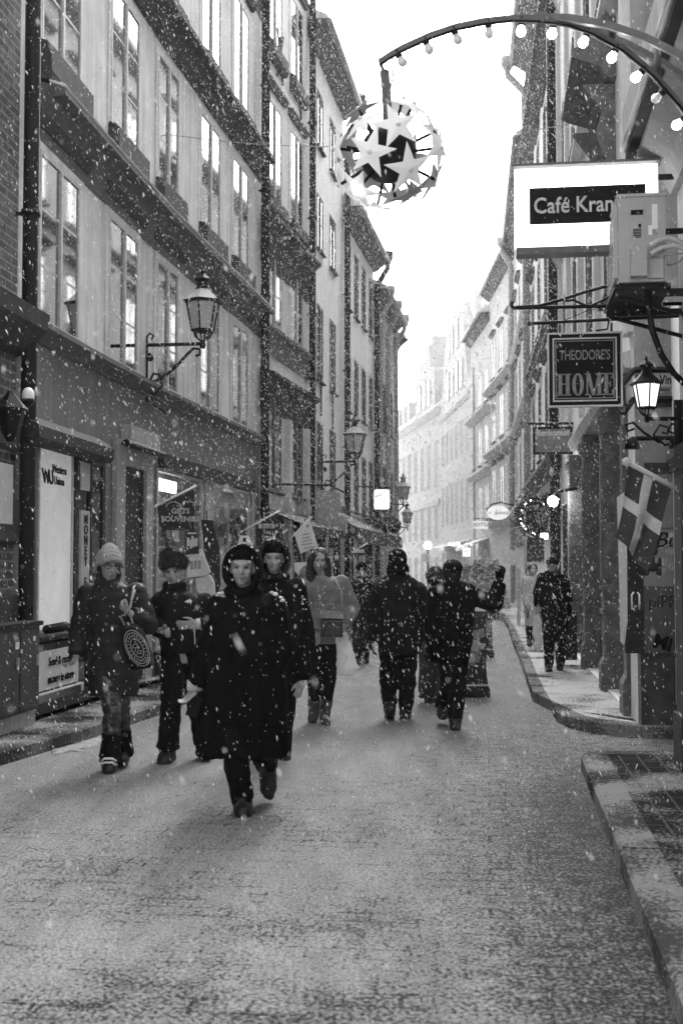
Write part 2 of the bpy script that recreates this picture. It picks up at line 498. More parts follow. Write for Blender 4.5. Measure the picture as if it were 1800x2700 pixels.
def pavemat(name, snowc, wet, thr, brick=None, joint=.7):
    m = mk(name, .3, .6, 0, spec=.0)
    nt = m.node_tree; N, L = nt.nodes, nt.links; b = N['Principled BSDF']
    tc = N.new('ShaderNodeTexCoord')
    n1 = N.new('ShaderNodeTexNoise'); n1.inputs['Scale'].default_value = 1.6; n1.inputs['Detail'].default_value = 6
    n2 = N.new('ShaderNodeTexNoise'); n2.inputs['Scale'].default_value = 45; n2.inputs['Detail'].default_value = 5; n2.inputs['Roughness'].default_value = .75
    for n in (n1, n2): L.new(tc.outputs['Object'], n.inputs['Vector'])
    ad = N.new('ShaderNodeMath'); ad.operation = 'ADD'; L.new(n1.outputs['Fac'], ad.inputs[0]); L.new(n2.outputs['Fac'], ad.inputs[1])
    r = N.new('ShaderNodeMapRange'); r.inputs[1].default_value, r.inputs[2].default_value = thr - .05, thr + .08
    L.new(ad.outputs[0], r.inputs[0]); a = r.outputs[0]
    mix = N.new('ShaderNodeMix'); mix.data_type = 'RGBA'
    mix.inputs[6].default_value = (wet,) * 3 + (1,); mix.inputs[7].default_value = (snowc,) * 3 + (1,)
    L.new(a, mix.inputs[0]); last = mix.outputs[2]
    rr = N.new('ShaderNodeMapRange'); rr.inputs[3].default_value, rr.inputs[4].default_value = .5, .9
    L.new(a, rr.inputs[0]); L.new(rr.outputs[0], b.inputs['Roughness'])
    h = ad.outputs[0]
    if brick:
        mp = N.new('ShaderNodeMapping'); mp.inputs['Rotation'].default_value = (0, 0, R(brick[2])); L.new(tc.outputs['Object'], mp.inputs[0])
        br = N.new('ShaderNodeTexBrick'); br.inputs['Scale'].default_value = 1; br.inputs['Brick Width'].default_value = brick[0]; br.inputs['Row Height'].default_value = brick[1]
        br.inputs['Mortar Size'].default_value = .008; br.inputs['Mortar Smooth'].default_value = .3
        L.new(mp.outputs[0], br.inputs['Vector'])
        m2 = N.new('ShaderNodeMix'); m2.data_type = 'RGBA'; m2.inputs[7].default_value = (joint,) * 3 + (1,)
        k = N.new('ShaderNodeMath'); k.operation = 'MULTIPLY'; k.inputs[1].default_value = .55; L.new(br.outputs['Fac'], k.inputs[0])
        L.new(k.outputs[0], m2.inputs[0]); L.new(last, m2.inputs[6]); last = m2.outputs[2]
        s2 = N.new('ShaderNodeMath'); s2.operation = 'SUBTRACT'; L.new(h, s2.inputs[0]); L.new(br.outputs['Fac'], s2.inputs[1]); h = s2.outputs[0]
    L.new(last, b.inputs['Base Color'])
    bp = N.new('ShaderNodeBump'); bp.inputs['Strength'].default_value = .5; bp.inputs['Distance'].default_value = .008
    L.new(h, bp.inputs['Height']); L.new(bp.outputs[0], b.inputs['Normal'])
    return m
M_pvS = pavemat('snowy pavement', .45, .06, .9)
M_pvL = pavemat('trodden pavement', .26, .025, 1.03)
M_pvN = pavemat('wet paver pavement', .2, .022, 1.05, (.28, .14, 97), .11)
M_kerb = pavemat('granite kerb', .21, .05, .985)

def struct(name, mb, m):
    return tag(obj(name, mb, m), kind='structure')
mb = MB(); mb.quad((-900, -300, -.03), (900, -300, -.03), (900, 1500, -.03), (-900, 1500, -.03))
struct('ground', mb, M_snow)
mb = MB(); mb.quad((-9, -4, 0), (12, -4, 0), (12, 100, 0), (-9, 100, 0))
struct('road', mb, M_road)

def pave(name, edge, back, m, kw=.2, kerbname='kerb', h=.12):
    # edge: kerb line; back: line under the walls; both near -> far
    n = len(edge); e = [Vector((p[0], p[1])) for p in edge]; bk = [Vector((p[0], p[1])) for p in back]
    inn = []
    for i, p in enumerate(e):
        t = (e[min(i + 1, n - 1)] - e[max(i - 1, 0)]).normalized(); q = Vector((t.y, -t.x))
        if (bk[min(i, len(bk) - 1)] - p).dot(q) < 0: q = -q
        inn.append(p + q * kw)
    mb = MB(); poly = inn + bk[::-1]
    mb.prism([(p.x, p.y) for p in poly], (0, 0, -.01), (1, 0, 0), (0, 1, 0), (0, 0, h + .006))
    struct(name, mb, m)
    mb = MB()
    for i in range(n - 1):
        a, b, c, d = e[i], e[i + 1], inn[i + 1], inn[i]
        L_ = (b - a).length; k = max(1, round(L_ / 1.1))
        for j in range(k):
            f0, f1 = j / k + .004 / L_, (j + 1) / k - .004 / L_
            q = [a.lerp(b, f0), a.lerp(b, f1), d.lerp(c, f1), d.lerp(c, f0)]
            dz = random.uniform(-.004, .004); z = h + dz; ch = .018
            o = [(p.x, p.y, -.01) for p in q]
            mid = [(p.x, p.y, z - ch) for p in q]
            tp = [q[0].lerp(q[3], ch / kw), q[1].lerp(q[2], ch / kw), q[2], q[3]]
            tp = [(p.x, p.y, z) for p in tp]
            mb.hexa(o + mid); mb.hexa(mid + tp)
    struct(kerbname, mb, M_kerb)

# right, far: along the houses from the alley corner
ke = [V2(G(1800, 1952)), V2(G(1690, 1946)), V2(G(1560, 1934)), V2(G(1500, 1920)), V2(G(1466, 1903)), V2(G(1440, 1850)), V2(G(1403, 1762)), V2(G(1372, 1700)),
      V2(G(1356, 1660)), Vector((5.0, 36)), Vector((5.75, 44)), Vector((5.8, 52)), Vector((5.6, 60)), Vector((4.9, 72)), Vector((2.9, 88))]
ke = [Vector((6, ke[0].y - .05))] + ke
bk = [Vector((6, 11.02)), RC + Vector((.1, .05)), r1b + Vector((.1, 0)), r2b + Vector((.1, 0)), r3b + Vector((.1, 0)), r4b + Vector((.1, 0)), r5b + Vector((.1, 0)), r6b + Vector((.1, 0)), r7b + Vector((.1, 0))]
pave('pavement', ke, bk, M_pvS, .16)
# right, near
e0, e1 = V2(G(1787, 2700)), V2(G(1531, 2030))
dr = (e1 - e0).normalized()
c2 = e1 + Vector((.06, .12)); c3 = e1 + Vector((.3, .2))
ke = [e0 - dr * 5, e0, e1, c2, c3, Vector((6, c3.y + .05))]
pave('pavement', ke, [R0near + Vector((.1, 0)), R0far + Vector((.1, -.4)), Vector((6, 8.5))], M_pvN, .2)
# left
lk = [V2(G(0, 2020)), V2(G(250, 1944)), V2(G(420, 1886))]
d0 = (lk[1] - lk[0]).normalized()
def outp(f, u, d): q = f.at(u, d, 0); return Vector((q.x, q.y))
lk = [lk[0] - d0 * 9] + lk + [outp(L1, L1.L - 1.5, .95), outp(L2, L2.L, .9), outp(L3, L3.L, .85), outp(L4, L4.L, .85), outp(L5, L5.L, .85), outp(L6, 16, .85), outp(L6, L6.L, .85)]
lb = [outp(L0, -2, -.1), outp(L1, 0, -.1), outp(L1, L1.cum[1], -.1), outp(L1, L1.cum[2], -.1), outp(L1, L1.L, -.1), outp(L2, L2.L, -.1), outp(L3, L3.L, -.1), outp(L4, L4.L, -.1), outp(L5, L5.L, -.1), outp(L6, L6.L, -.1)]
pave('pavement', lk, lb, M_pvL, .16)
# ------------------------------------------------------------ people
def grow(mb, vox, sm=3):   # one continuous skin over overlapping volumes
    me = bpy.data.meshes.new('grow'); me.from_pydata(mb.v, [], mb.f)
    o = bpy.data.objects.new('grow', me); COL.objects.link(o)
    m = o.modifiers.new('r', 'REMESH'); m.mode = 'VOXEL'; m.voxel_size = vox; m.use_smooth_shade = True
    if sm:
        k = o.modifiers.new('s', 'SMOOTH'); k.factor = .5; k.iterations = sm
    dg = bpy.context.evaluated_depsgraph_get(); dg.update()
    r = bpy.data.meshes.new_from_object(o.evaluated_get(dg))
    bpy.data.objects.remove(o); bpy.data.meshes.remove(me)
    return r
def skin(name, mb, mat, parent, vox, sm=3, fold=0, fs=(9, 9, 3.5), quilt=None, post=None, seed=0):
    r = grow(mb, vox, sm); r.name = name
    n = len(r.vertices); co = np.empty(n * 3); nr = np.empty(n * 3)
    r.vertices.foreach_get('co', co); r.vertices.foreach_get('normal', nr)
    co = co.reshape(-1, 3); nr = nr.reshape(-1, 3); org = ORG[parent.name]
    if fold or quilt:
        base = co.copy()
        for i in range(n):
            p = base[i]; d = 0
            if fold:
                q = Vector((p[0] * fs[0], p[1] * fs[1], p[2] * fs[2] + seed))
                d += fold * (mnoise.noise(q) + .5 * mnoise.noise(q * 2.3) - .25 * abs(mnoise.noise(q * 4.1)))
            if quilt: d += quilt[1] * (abs(math.sin(p[2] * math.pi / quilt[0])) ** .6 - .7)
            co[i] += nr[i] * d
    if post: post(co, nr)
    co -= np.array(org)
    r.vertices.foreach_set('co', co.reshape(-1)); r.update()
    r.materials.clear(); r.materials.append(mat)
    o = bpy.data.objects.new(name, r); COL.objects.link(o); o.parent = parent; ORG[o.name] = org
    return o
M_skin = mk('skin', .28, .5, .12, 14, .05, 60, spec=.5)
M_coat = mk('black coat cloth', .004, .9, .4, 14, .35, 90, spec=.1)
M_puff = mk('black quilted shell', .007, .7, .3, 10, .3, 30)
M_fleece = mk('charcoal fleece', .008, .9, .4, 20, .4, 120, spec=.2)
M_jean = mk('dark trousers', .005, .85, .4, 12, .3, 70, spec=.12)
M_leather = mk('shiny leather', .02, .28, .3, 8, .6, 22, spec=.7)
M_boot = mk('black boot leather', .01, .5, .4, 18, .2, 50)
M_jacket = mk('grey parka cloth', .17, .8, .2, 8, .35, 60)
M_knit = mk('pale knit wool', .3, .95, .15, 30, .8, 90, spec=.1)
M_fur = mk('dark fur', .022, .7, .5, 30, spec=.5)
M_hair = mk('dark hair', .012, .5, .5, 40, .5, 120)
M_lip = mk('lips', .14, .5, .1, 10)
M_eye = mk('eyes', .03, .2, 0)
M_brow = mk('eyebrow hair', .05, .8, .3, 40)
M_glove = mk('grey glove', .1, .85, .3, 20)
M_lightcoat = mk('light coat cloth', .35, .85, .2, 9, .3, 60)

def hand(mb, w, d, side, curl=.5, k=1.0, up=None):
    # w: wrist, d: direction of the hand, side: direction to the thumb, curl bends the fingers towards the palm
    d = d.normalized(); side = (side - d * side.dot(d)).normalized(); pn = d.cross(side) if up is None else up
    pn = (pn - d * pn.dot(d)).normalized()
    pc = w + d * .05 * k
    M = Matrix((side, pn, d)).transposed()
    mb.ball(pc, (.041 * k, .016 * k, .052 * k), 12, 8, M)
    mb.tube([w - d * .03 * k, w + d * .02 * k], [.027 * k, .027 * k], 10)
    for i, (off, ln, sp) in enumerate(((.028, .078, .10), (.010, .088, .03), (-.009, .082, -.04), (-.027, .064, -.12))):
        p = w + d * .088 * k + side * off * k; dd = (d + side * sp).normalized(); a = 0; pts = [p - dd * .02 * k, p]
        for j, fr in enumerate((.45, .32, .23)):
            a += curl * (.8, 1.0, .8)[j]
            v = dd * math.cos(a) + pn * math.sin(a)
            p = p + v * ln * fr * k; pts.append(p)
        mb.tube(pts, [.0098 * k, .0098 * k, .009 * k, .008 * k, .0068 * k], 8)
        mb.ball(pts[-1], .0068 * k, 8, 6)
    p = w + d * .03 * k + side * .03 * k
    t1 = (d * .75 + side * .75 + pn * .25 * curl).normalized(); t2 = (d + side * .15 + pn * .7 * curl).normalized()
    pts = [p - t1 * .015 * k, p + t1 * .035 * k, p + t1 * .035 * k + t2 * .03 * k, p + t1 * .035 * k + t2 * .05 * k]
    mb.tube(pts, [.014 * k, .012 * k, .0105 * k, .008 * k], 8); mb.ball(pts[-1], .008 * k, 8, 6)

def foot(mb, ank, toe, k=1.0, sole=True):   # boot: shaft at the ankle, heel behind, toe cap
    ank, toe = Vector(ank), Vector(toe)
    d = toe - ank; dn = d.normalized()
    fw = Vector((dn.x, dn.y, 0)).normalized() if abs(dn.z) < .9 else dn
    heel = ank - fw * .045 * k + Vector((0, 0, -.055 * k)) if dn.z > -.75 else ank + Vector((0, .02, .0)) - dn * .04
    mid = heel.lerp(toe, .5) + Vector((0, 0, .012 * k))
    mb.tube([heel - (toe - heel).normalized() * .02, heel, mid, heel.lerp(toe, .8), toe], [.03 * k, .042 * k, .047 * k, .046 * k, .03 * k], 10)
    mb.ball(toe - (toe - heel).normalized() * .02, .034 * k, 10, 8); mb.ball(heel, .043 * k, 10, 8)
    mb.tube([ank + Vector((0, 0, .03)), heel.lerp(toe, .25) + Vector((0, 0, .01))], [.05 * k, .05 * k], 10)

def rot_head(f, yaw, tilt=0):   # head frame: columns right, forward, up
    fw = Vector((math.sin(R(yaw)), f * math.cos(R(yaw)), 0))
    up = Vector((math.sin(R(tilt)), 0, math.cos(R(tilt))))
    fw = (fw - up * fw.dot(up)).normalized(); rt = fw.cross(up)
    return Matrix((rt, fw, up)).transposed()

def person(label, Y0, f, J, head, parts, face=True, group=None, hk=1.0, hands=(.5, .5), glove=False, vox=.0085, bodymat=None):
    X = {k: P(v[0], v[1], Y0 + (v[2] if len(v) > 2 else 0)) for k, v in J.items()}
    gx = (X['aa'].x + X['ab'].x) / 2
    root = thing('person', (gx, Y0, min(X['ta'].z, X['tb'].z, X['aa'].z) - .03), label, 'person', group)
    hc = P(head[0], head[1], Y0 + head[2]); HM = rot_head(f, head[3], head[4] if len(head) > 4 else 0); k = hk
    mb = MB()
    loc = lambda x, y, z: hc + HM @ Vector((x * k, y * k, z * k))
    mb.ball(loc(0, -.012, .03), (.076 * k, .096 * k, .088 * k), 20, 14, HM)
    mb.ball(loc(0, .018, -.032), (.060 * k, .070 * k, .078 * k), 20, 14, HM)
    mb.ball(loc(0, .048, -.082), (.030 * k, .032 * k, .026 * k), 12, 8, HM)
    if face:
        mb.tube([loc(0, .080, .012), loc(0, .098, -.016), loc(0, .106, -.034)], [.009 * k, .012 * k, .014 * k], 8)
        mb.ball(loc(0, .099, -.034), (.019 * k, .012 * k, .010 * k), 10, 6, HM)
        mb.ball(loc(0, .078, .026), (.05 * k, .016 * k, .012 * k), 12, 6, HM)
        for s in (-1, 1): mb.ball(loc(s * .038, .062, -.022), (.022 * k, .022 * k, .02 * k), 10, 6, HM)
        mb.ball(loc(0, .086, -.058), (.025 * k, .011 * k, .012 * k), 10, 6, HM)
    for s in (-1, 1): mb.ball(loc(s * .077, -.005, -.005), (.012 * k, .022 * k, .034 * k), 10, 8, HM)
    nk = (X['sa'] + X['sb']) / 2 + Vector((0, 0, .03))
    mb.tube([nk - Vector((0, 0, .08)), nk, loc(0, -.015, -.05)], [.065, .055, .05], 12)
    hp = (X['ha'] + X['hb']) / 2; sh = (X['sa'] + X['sb']) / 2; sw = (X['sa'] - X['sb']).length / 2 * .8
    mb.loft([(hp - Vector((0, 0, .1)), .13, .09), (hp, .14, .095), (hp.lerp(sh, .4), .115, .08), (hp.lerp(sh, .75), .14, .09), (sh - Vector((0, 0, .03)), sw, .075), (sh + Vector((0, 0, .02)), .08, .06)], 16)
    for s in 'ab':
        mb.tube([X['s' + s], X['s' + s].lerp(X['e' + s], .5), X['e' + s], X['w' + s]], [.05, .045, .037, .026], 10); mb.ball(X['s' + s], .052); mb.ball(X['e' + s], .038)
        mb.tube([X['h' + s], X['k' + s], X['k' + s].lerp(X['a' + s], .35), X['a' + s]], [.075, .053, .05, .036], 10); mb.ball(X['h' + s], .08); mb.ball(X['k' + s], .054)
        mb.tube([X['a' + s], X['a' + s].lerp(X['t' + s], .8)], [.036, .028], 8)
        dr = parts.get('hand_' + s) or ((X['w' + s] - X['e' + s]), Vector((0, f, 0)))
        hand(mb, X['w' + s], Vector(dr[0]), Vector(dr[1]), hands['ab'.index(s)], 1.0)
    eyes = [loc(s * .031, .077, .006) for s in (-1, 1)]
    def post(co, nr):
        if not face: return
        for e in eyes:
            d = np.linalg.norm(co - np.array(e), axis=1); w_ = np.clip(1 - d / (.024 * k), 0, 1)
            co -= (np.array(HM @ Vector((0, 1, 0))) * .011 * k) * w_[:, None]
    body = skin('body', mb, bodymat or (M_glove if glove else M_skin), root, vox, 2, post=post)
    if face:
        for s, e in zip((-1, 1), eyes):
            mb = MB(); mb.ball(e - HM @ Vector((0, .008 * k, 0)), (.012 * k, .008 * k, .0065 * k), 10, 6, HM); obj('eye', mb, M_eye, body, True)
            mb = MB(); mb.tube([loc(s * .014, .087, .024), loc(s * .03, .084, .028), loc(s * .048, .070, .022)], [.003 * k, .0036 * k, .002 * k], 6); obj('eyebrow', mb, M_brow, body, True)
        mb = MB(); mb.ball(loc(0, .094, -.0575), (.021 * k, .006 * k, .0042 * k), 12, 6, HM); mb.ball(loc(0, .093, -.066), (.017 * k, .006 * k, .005 * k), 12, 6, HM); obj('mouth', mb, M_lip, body, True)
    return root, X, loc, HM

def torso(mb, Y0, secs, n=22):   # coat trunk from silhouettes: (py, left px, right px, depth/width, dy)
    out = []
    for s in secs:
        a, b = P(s[1], s[0], Y0), P(s[2], s[0], Y0); c = (a + b) / 2; rx = (b - a).length / 2
        out.append((c + Vector((0, s[4] if len(s) > 4 else 0, 0)), rx, max(.07, rx * (s[3] if len(s) > 3 else .7))))
    mb.loft(out[::-1], n)
def sleeve(mb, X, s, r=(.08, .068, .055), cuff=0.0):
    a, e, w_ = X['s' + s], X['e' + s], X['w' + s]
    w2 = w_ + (w_ - e).normalized() * cuff
    mb.ball(a, r[0] * 1.02); mb.ball(e, r[1] * 1.03)
    mb.tube([a, a.lerp(e, .5), e], [r[0], (r[0] + r[1]) / 2, r[1]], 12); mb.tube([e, e.lerp(w2, .6), w2], [r[1], (r[1] + r[2]) / 2, r[2]], 12)
def trouser(mb, X, s, r=(.1, .085, .075, .07), drop=.0):
    mb.tube([X['h' + s], X['h' + s].lerp(X['k' + s], .5), X['k' + s], X['k' + s].lerp(X['a' + s], .5), X['a' + s] - Vector((0, 0, drop))], [r[0], (r[0] + r[1]) / 2, r[1], r[2], r[3]], 14)
    mb.ball(X['h' + s], r[0]); mb.ball(X['k' + s], r[1])
def boots(root, X, k=1.0, shaft=.16, mat=None, vox=.012):
    for s in 'ab':
        mb = MB(); foot(mb, X['a' + s], X['t' + s], k * 1.12)
        if shaft: mb.tube([X['a' + s] - Vector((0, 0, .02)), X['a' + s] + (X['k' + s] - X['a' + s]).normalized() * shaft], [.058 * k, .064 * k], 12)
        skin('boot', mb, mat or M_boot, root, vox, 2, .006, (20, 20, 20))
def fursurf(n, c, r, M=None, cond=None):
    pts, nn = [], []
    while len(pts) < n:
        v = Vector((random.gauss(0, 1), random.gauss(0, 1), random.gauss(0, 1))).normalized()
        p = Vector((v.x * r[0], v.y * r[1], v.z * r[2])); q = Vector((v.x / r[0], v.y / r[1], v.z / r[2])).normalized()
        if cond and not cond(v): continue
        pts.append(c + (M @ p if M else p)); nn.append(M @ q if M else q)
    return pts, nn
def ring(c, HM, rx, rz, y, a0, a1, n=26):
    return [c + HM @ Vector((rx * math.cos(a), y, rz * math.sin(a))) for a in [R(a0 + (a1 - a0) * i / n) for i in range(n + 1)]]
# light dusting of snow lying along a line of cloth
def snowline(root, pts, r=.012, n=16):
    mb = MB(); rnd = random.Random(len(pts) * 7 + n)
    for i in range(n):
        f = rnd.random() * (len(pts) - 1); a = pts[int(f)].lerp(pts[min(int(f) + 1, len(pts) - 1)], f % 1)
        s = r * rnd.uniform(.5, 1.2)
        mb.ball(a + Vector((rnd.gauss(0, .008), rnd.gauss(0, .012), rnd.gauss(0, .003))), (s * 1.3, s * 1.3, s * .7), 7, 5)
    return obj('snow_dusting', mb, M_snow, root, True)

# ---- the woman in front: long black hooded coat, stepping towards us
Y0 = G(640, 2140).y
J = dict(sa=(578, 1600), sb=(722, 1600), ea=(545, 1715, -.02), eb=(758, 1715), wa=(515, 1806, -.08), wb=(716, 1765, -.03),
         ha=(612, 1810), hb=(672, 1810), ka=(618, 1975, -.12), kb=(684, 1965, .1), aa=(640, 2112, -.02), ab=(706, 2020, .36), ta=(642, 2146, -.19), tb=(708, 2100, .24))
root, X, loc, HM = person('woman in a long black hooded coat striding towards us in front of the others', Y0, -1, J, (640, 1499, -.02, -2), dict(hand_a=((-.05, -.02, -.1), (.6, -.8, 0)), hand_b=((-.7, .2, -.5), (0, -.3, 1))), hk=1.0, hands=(.55, .9))
mb = MB()
torso(mb, Y0, [(1556, 618, 676, .9), (1575, 588, 706, .62), (1600, 560, 742, .55), (1660, 550, 750, .6), (1740, 540, 756, .62), (1840, 528, 758, .62), (1930, 514, 760, .62), (1994, 516, 758, .62)])
sleeve(mb, X, 'a', (.085, .08, .07)); sleeve(mb, X, 'b', (.085, .085, .07))
skin('coat', mb, M_coat, root, .015, 3, .034, (9, 9, 1.8), seed=3)
mb = MB(); mb.ball(loc(0, -.03, .015), (.128, .115, .148), 20, 14, HM); mb.tube(ring(loc(0, 0, 0), HM, .112, .135, .045, -62, 242), .022, 10)
mb.tube([loc(-.06, .02, -.14), loc(0, .03, -.16), loc(.06, .02, -.14)], .045, 10); mb.ball(loc(0, -.03, -.15), (.13, .1, .07), 16, 10)
def carve(co, nr):
    c0 = np.array(loc(0, .06, -.01)); ax_ = np.array(HM)
    q = (co - c0) @ ax_
    w_ = np.clip(1 - ((q[:, 0] / .088) ** 2 + (q[:, 2] / .112) ** 2), 0, 1) * (q[:, 1] > -.09)
    co -= ax_[:, 1] * (w_ ** .5 * .13)[:, None]
skin('hood', mb, M_coat, root, .011, 2, .008, (12, 12, 6), post=carve)
mb = MB(); mb.ball(loc(0, -.012, .078), (.084, .099, .066), 16, 10, HM); obj('cap', mb, M_coat, root, True)
mb = MB(); trouser(mb, X, 'a', (.1, .085, .078, .074)); trouser(mb, X, 'b', (.1, .085, .078, .074)); skin('trousers', mb, M_jean, root, .014, 2, .012, (10, 10, 9))
boots(root, X, 1.12, .17)
mb = MB(); mb.tube([X['wa'] + Vector((0, 0, .03)), X['wa'] - Vector((.004, .004, .035))], [.052, .05], 14); obj('cuff', mb, M_cloth, root, True)
snowline(root, [P(712, 1560, Y0 - .03), P(735, 1572, Y0 - .02), P(752, 1592, Y0 - .0)], .012, 18)
snowline(root, [P(562, 1578, Y0), P(580, 1566, Y0 - .02), P(596, 1562, Y0 - .02)], .009, 12)
snowline(root, ring(loc(0, 0, 0), HM, .112, .152, .03, 40, 140, 8), .009, 22)
mb = MB(); c = X['wa'] + Vector((-.0, -.05, -.13)); mb.box(c, (.07, .014, .13), Matrix.Rotation(R(20), 3, 'Y'))
top('phone', mb, M_black, "dark slim phone held in the front woman's lowered hand", 'phone')

# ---- knitted turban and glasses, dark quilted coat, tote bag
Y0 = G(300, 2030).y + .05
J = dict(sa=(232, 1565), sb=(360, 1562), ea=(207, 1668, .04), eb=(392, 1648, -.04), wa=(203, 1728, -.08), wb=(345, 1618, -.22),
         ha=(278, 1740), hb=(320, 1740), ka=(298, 1880, -.12), kb=(318, 1872, .06), aa=(290, 2000, -.1), ab=(325, 1985, .14), ta=(285, 2034, -.24), tb=(322, 2003, -.02))
root, X, loc, HM = person('woman in a pale knitted turban and glasses with a quilted coat', Y0, -1, J, (289, 1494, -.02, 24, 4), dict(hand_a=((-.35, -.55, -.75), (.5, -.5, .2)), hand_b=((-.7, .0, .5), (-.2, -.5, .6))), hk=1.0, hands=(.7, 1.1))
mb = MB()
torso(mb, Y0, [(1530, 266, 312, .9), (1548, 242, 346, .66), (1570, 224, 366, .6), (1650, 232, 362, .68), (1740, 236, 362, .7), (1832, 229, 368, .7)])
sleeve(mb, X, 'a', (.085, .078, .066)); sleeve(mb, X, 'b', (.085, .08, .066))
mb.tube([loc(-.07, 0, -.12), loc(0, .05, -.125), loc(.07, 0, -.12), loc(0, -.07, -.11), loc(-.07, 0, -.12)], .045, 10)
skin('coat', mb, M_puff, root, .014, 3, .010, (9, 9, 6), quilt=(.085, .007))
mb = MB(); mb.ball(loc(0, -.02, .06), (.1, .11, .105), 20, 12, HM); mb.ball(loc(0, -.03, .1), (.075, .08, .085), 16, 10, HM)
for i in range(4):
    a = -.5 + i * .25
    q_ = (1 - (.24 * i) ** 2) ** .5; mb.tube([loc(-.1 * q_, .02 - .02 * i, .01 + .034 * i), loc(-.06 * q_, .085 * q_ - .012 * i, .045 + .028 * i), loc(.0, .108 * q_ - .012 * i, .06 + .028 * i), loc(.06 * q_, .085 * q_ - .012 * i, .045 + .028 * i), loc(.1 * q_, .02 - .02 * i, .01 + .034 * i)], .019, 8)
mb.ball(loc(0, .098, .06), (.022, .02, .03), 10, 8, HM)
skin('turban', mb, M_knit, root, .009, 1, .005, (40, 40, 40))
mb = MB()
for s in (-1, 1): mb.tube([loc(s * .033 + .024 * math.cos(a), .097, .004 + .02 * math.sin(a)) for a in [i * math.pi / 6 for i in range(13)]], .0026, 6); mb.tube([loc(s * .056, .095, .006), loc(s * .08, .02, .008)], .0026, 6)
mb.tube([loc(-.01, .1, .006), loc(.01, .1, .006)], .0026, 6); obj('glasses', mb, M_black, root)
mb = MB()
for s in (-1, 1): mb.loft([(loc(s * .07, -.02, -.14), .03, .04), (loc(s * .075, -.01, -.06), .028, .04), (loc(s * .07, -.01, .02), .02, .03)][::1], 10)
skin('hair', mb, M_hair, root, .01, 1, .006, (30, 30, 10))
mb = MB(); trouser(mb, X, 'a', (.095, .08, .068, .06)); trouser(mb, X, 'b', (.095, .08, .068, .06)); skin('trousers', mb, M_leather, root, .012, 1, .016, (7, 7, 22))
mb = MB()
for s in 'ab': mb.tube([X['a' + s] + (X['k' + s] - X['a' + s]).normalized() * .21, X['a' + s] + (X['k' + s] - X['a' + s]).normalized() * .08, X['a' + s] - Vector((0, 0, .02))], [.07, .082, .09], 14)
skin('leg_warmer', mb, M_coat, root, .013, 1, .012, (9, 9, 20))
boots(root, X, 1.05, 0)
mb = MB()
for k_, z in enumerate((.02, .05)):
    a, t = X['aa'], X['ta']; c = a.lerp(t, .62) + Vector((0, 0, z - .0)); mb.tube([c + Vector((-.055, .01, -.012)), c + Vector((-.03, -.02, .012)), c + Vector((.03, -.02, .012)), c + Vector((.055, .01, -.012))], .009, 8)
obj('shoe_stripe', mb, M_white, root, True)
t = thing('tote_bag', P(360, 1770, Y0 - .28), 'black tote bag with a round white emblem on the turbaned woman\'s arm', 'bag')
def yb(px, py, dy=-.27): return P(px, py, Y0 + dy)
mb = MB(); o_ = [(318, 1648), (352, 1640), (378, 1662), (402, 1730), (398, 1760), (345, 1768), (330, 1750)]
mid = [yb(x, y) for x, y in o_]; cen = sum(mid, Vector()) / len(mid)
n = len(mid)
fr = [cen + (p - cen) * .82 + Vector((0, -.055, 0)) for p in mid]; bkk = [p + Vector((0, .05, 0)) for p in mid]
mb.add(fr + mid + bkk, [tuple(range(n))] + [(i, (i + 1) % n, n + (i + 1) % n, n + i) for i in range(n)] + [(n + i, n + (i + 1) % n, 2 * n + (i + 1) % n, 2 * n + i) for i in range(n)] + [tuple(range(2 * n, 3 * n))[::-1]])
skin('pouch', mb, M_fleece, t, .011, 3, .01, (9, 9, 9))
mb = MB(); mb.tube([yb(333, 1655), yb(318, 1625), yb(328, 1622, -.3), yb(345, 1600, -.28), yb(352, 1552, -.16), yb(356, 1544, -.06)], .008, 8); mb.tube([yb(352, 1648), yb(340, 1610, -.25), yb(356, 1554, -.16)], .008, 8)
obj('strap', mb, M_knit, t, True)
mb = MB(); cc = yb(362, 1709, -.355)
ea, eb = Vector((.05, 0, -.085)), Vector((.062, -.0, .05))
for r_ in (1.0, .86, .52): mb.tube([cc + Vector((0, -.012 * 0, 0)) + ea * math.cos(q_) * 1.45 * r_ + eb * math.sin(q_) * r_ for q_ in [i * math.pi / 14 for i in range(29)]], .0035, 6)
rnd = random.Random(4)
for i in range(22):
    q_ = i / 22 * 2 * math.pi; mb.bar(cc + ea * math.cos(q_) * 1.45 * .62 + eb * math.sin(q_) * .62, cc + ea * math.cos(q_ + .05) * 1.45 * .76 + eb * math.sin(q_ + .05) * .76, .006)
mb.tube([cc + ea * (-.55 + .1 * i) + eb * (.22 * math.sin(i * 2.3) + .1) for i in range(12)], .004, 6); mb.tube([cc + ea * (-.4 + .1 * i) + eb * (.14 * math.cos(i * 1.9) - .22) for i in range(9)], .0035, 6)
obj('emblem', mb, mk('faded print', .3, .9, .3, 30), t)

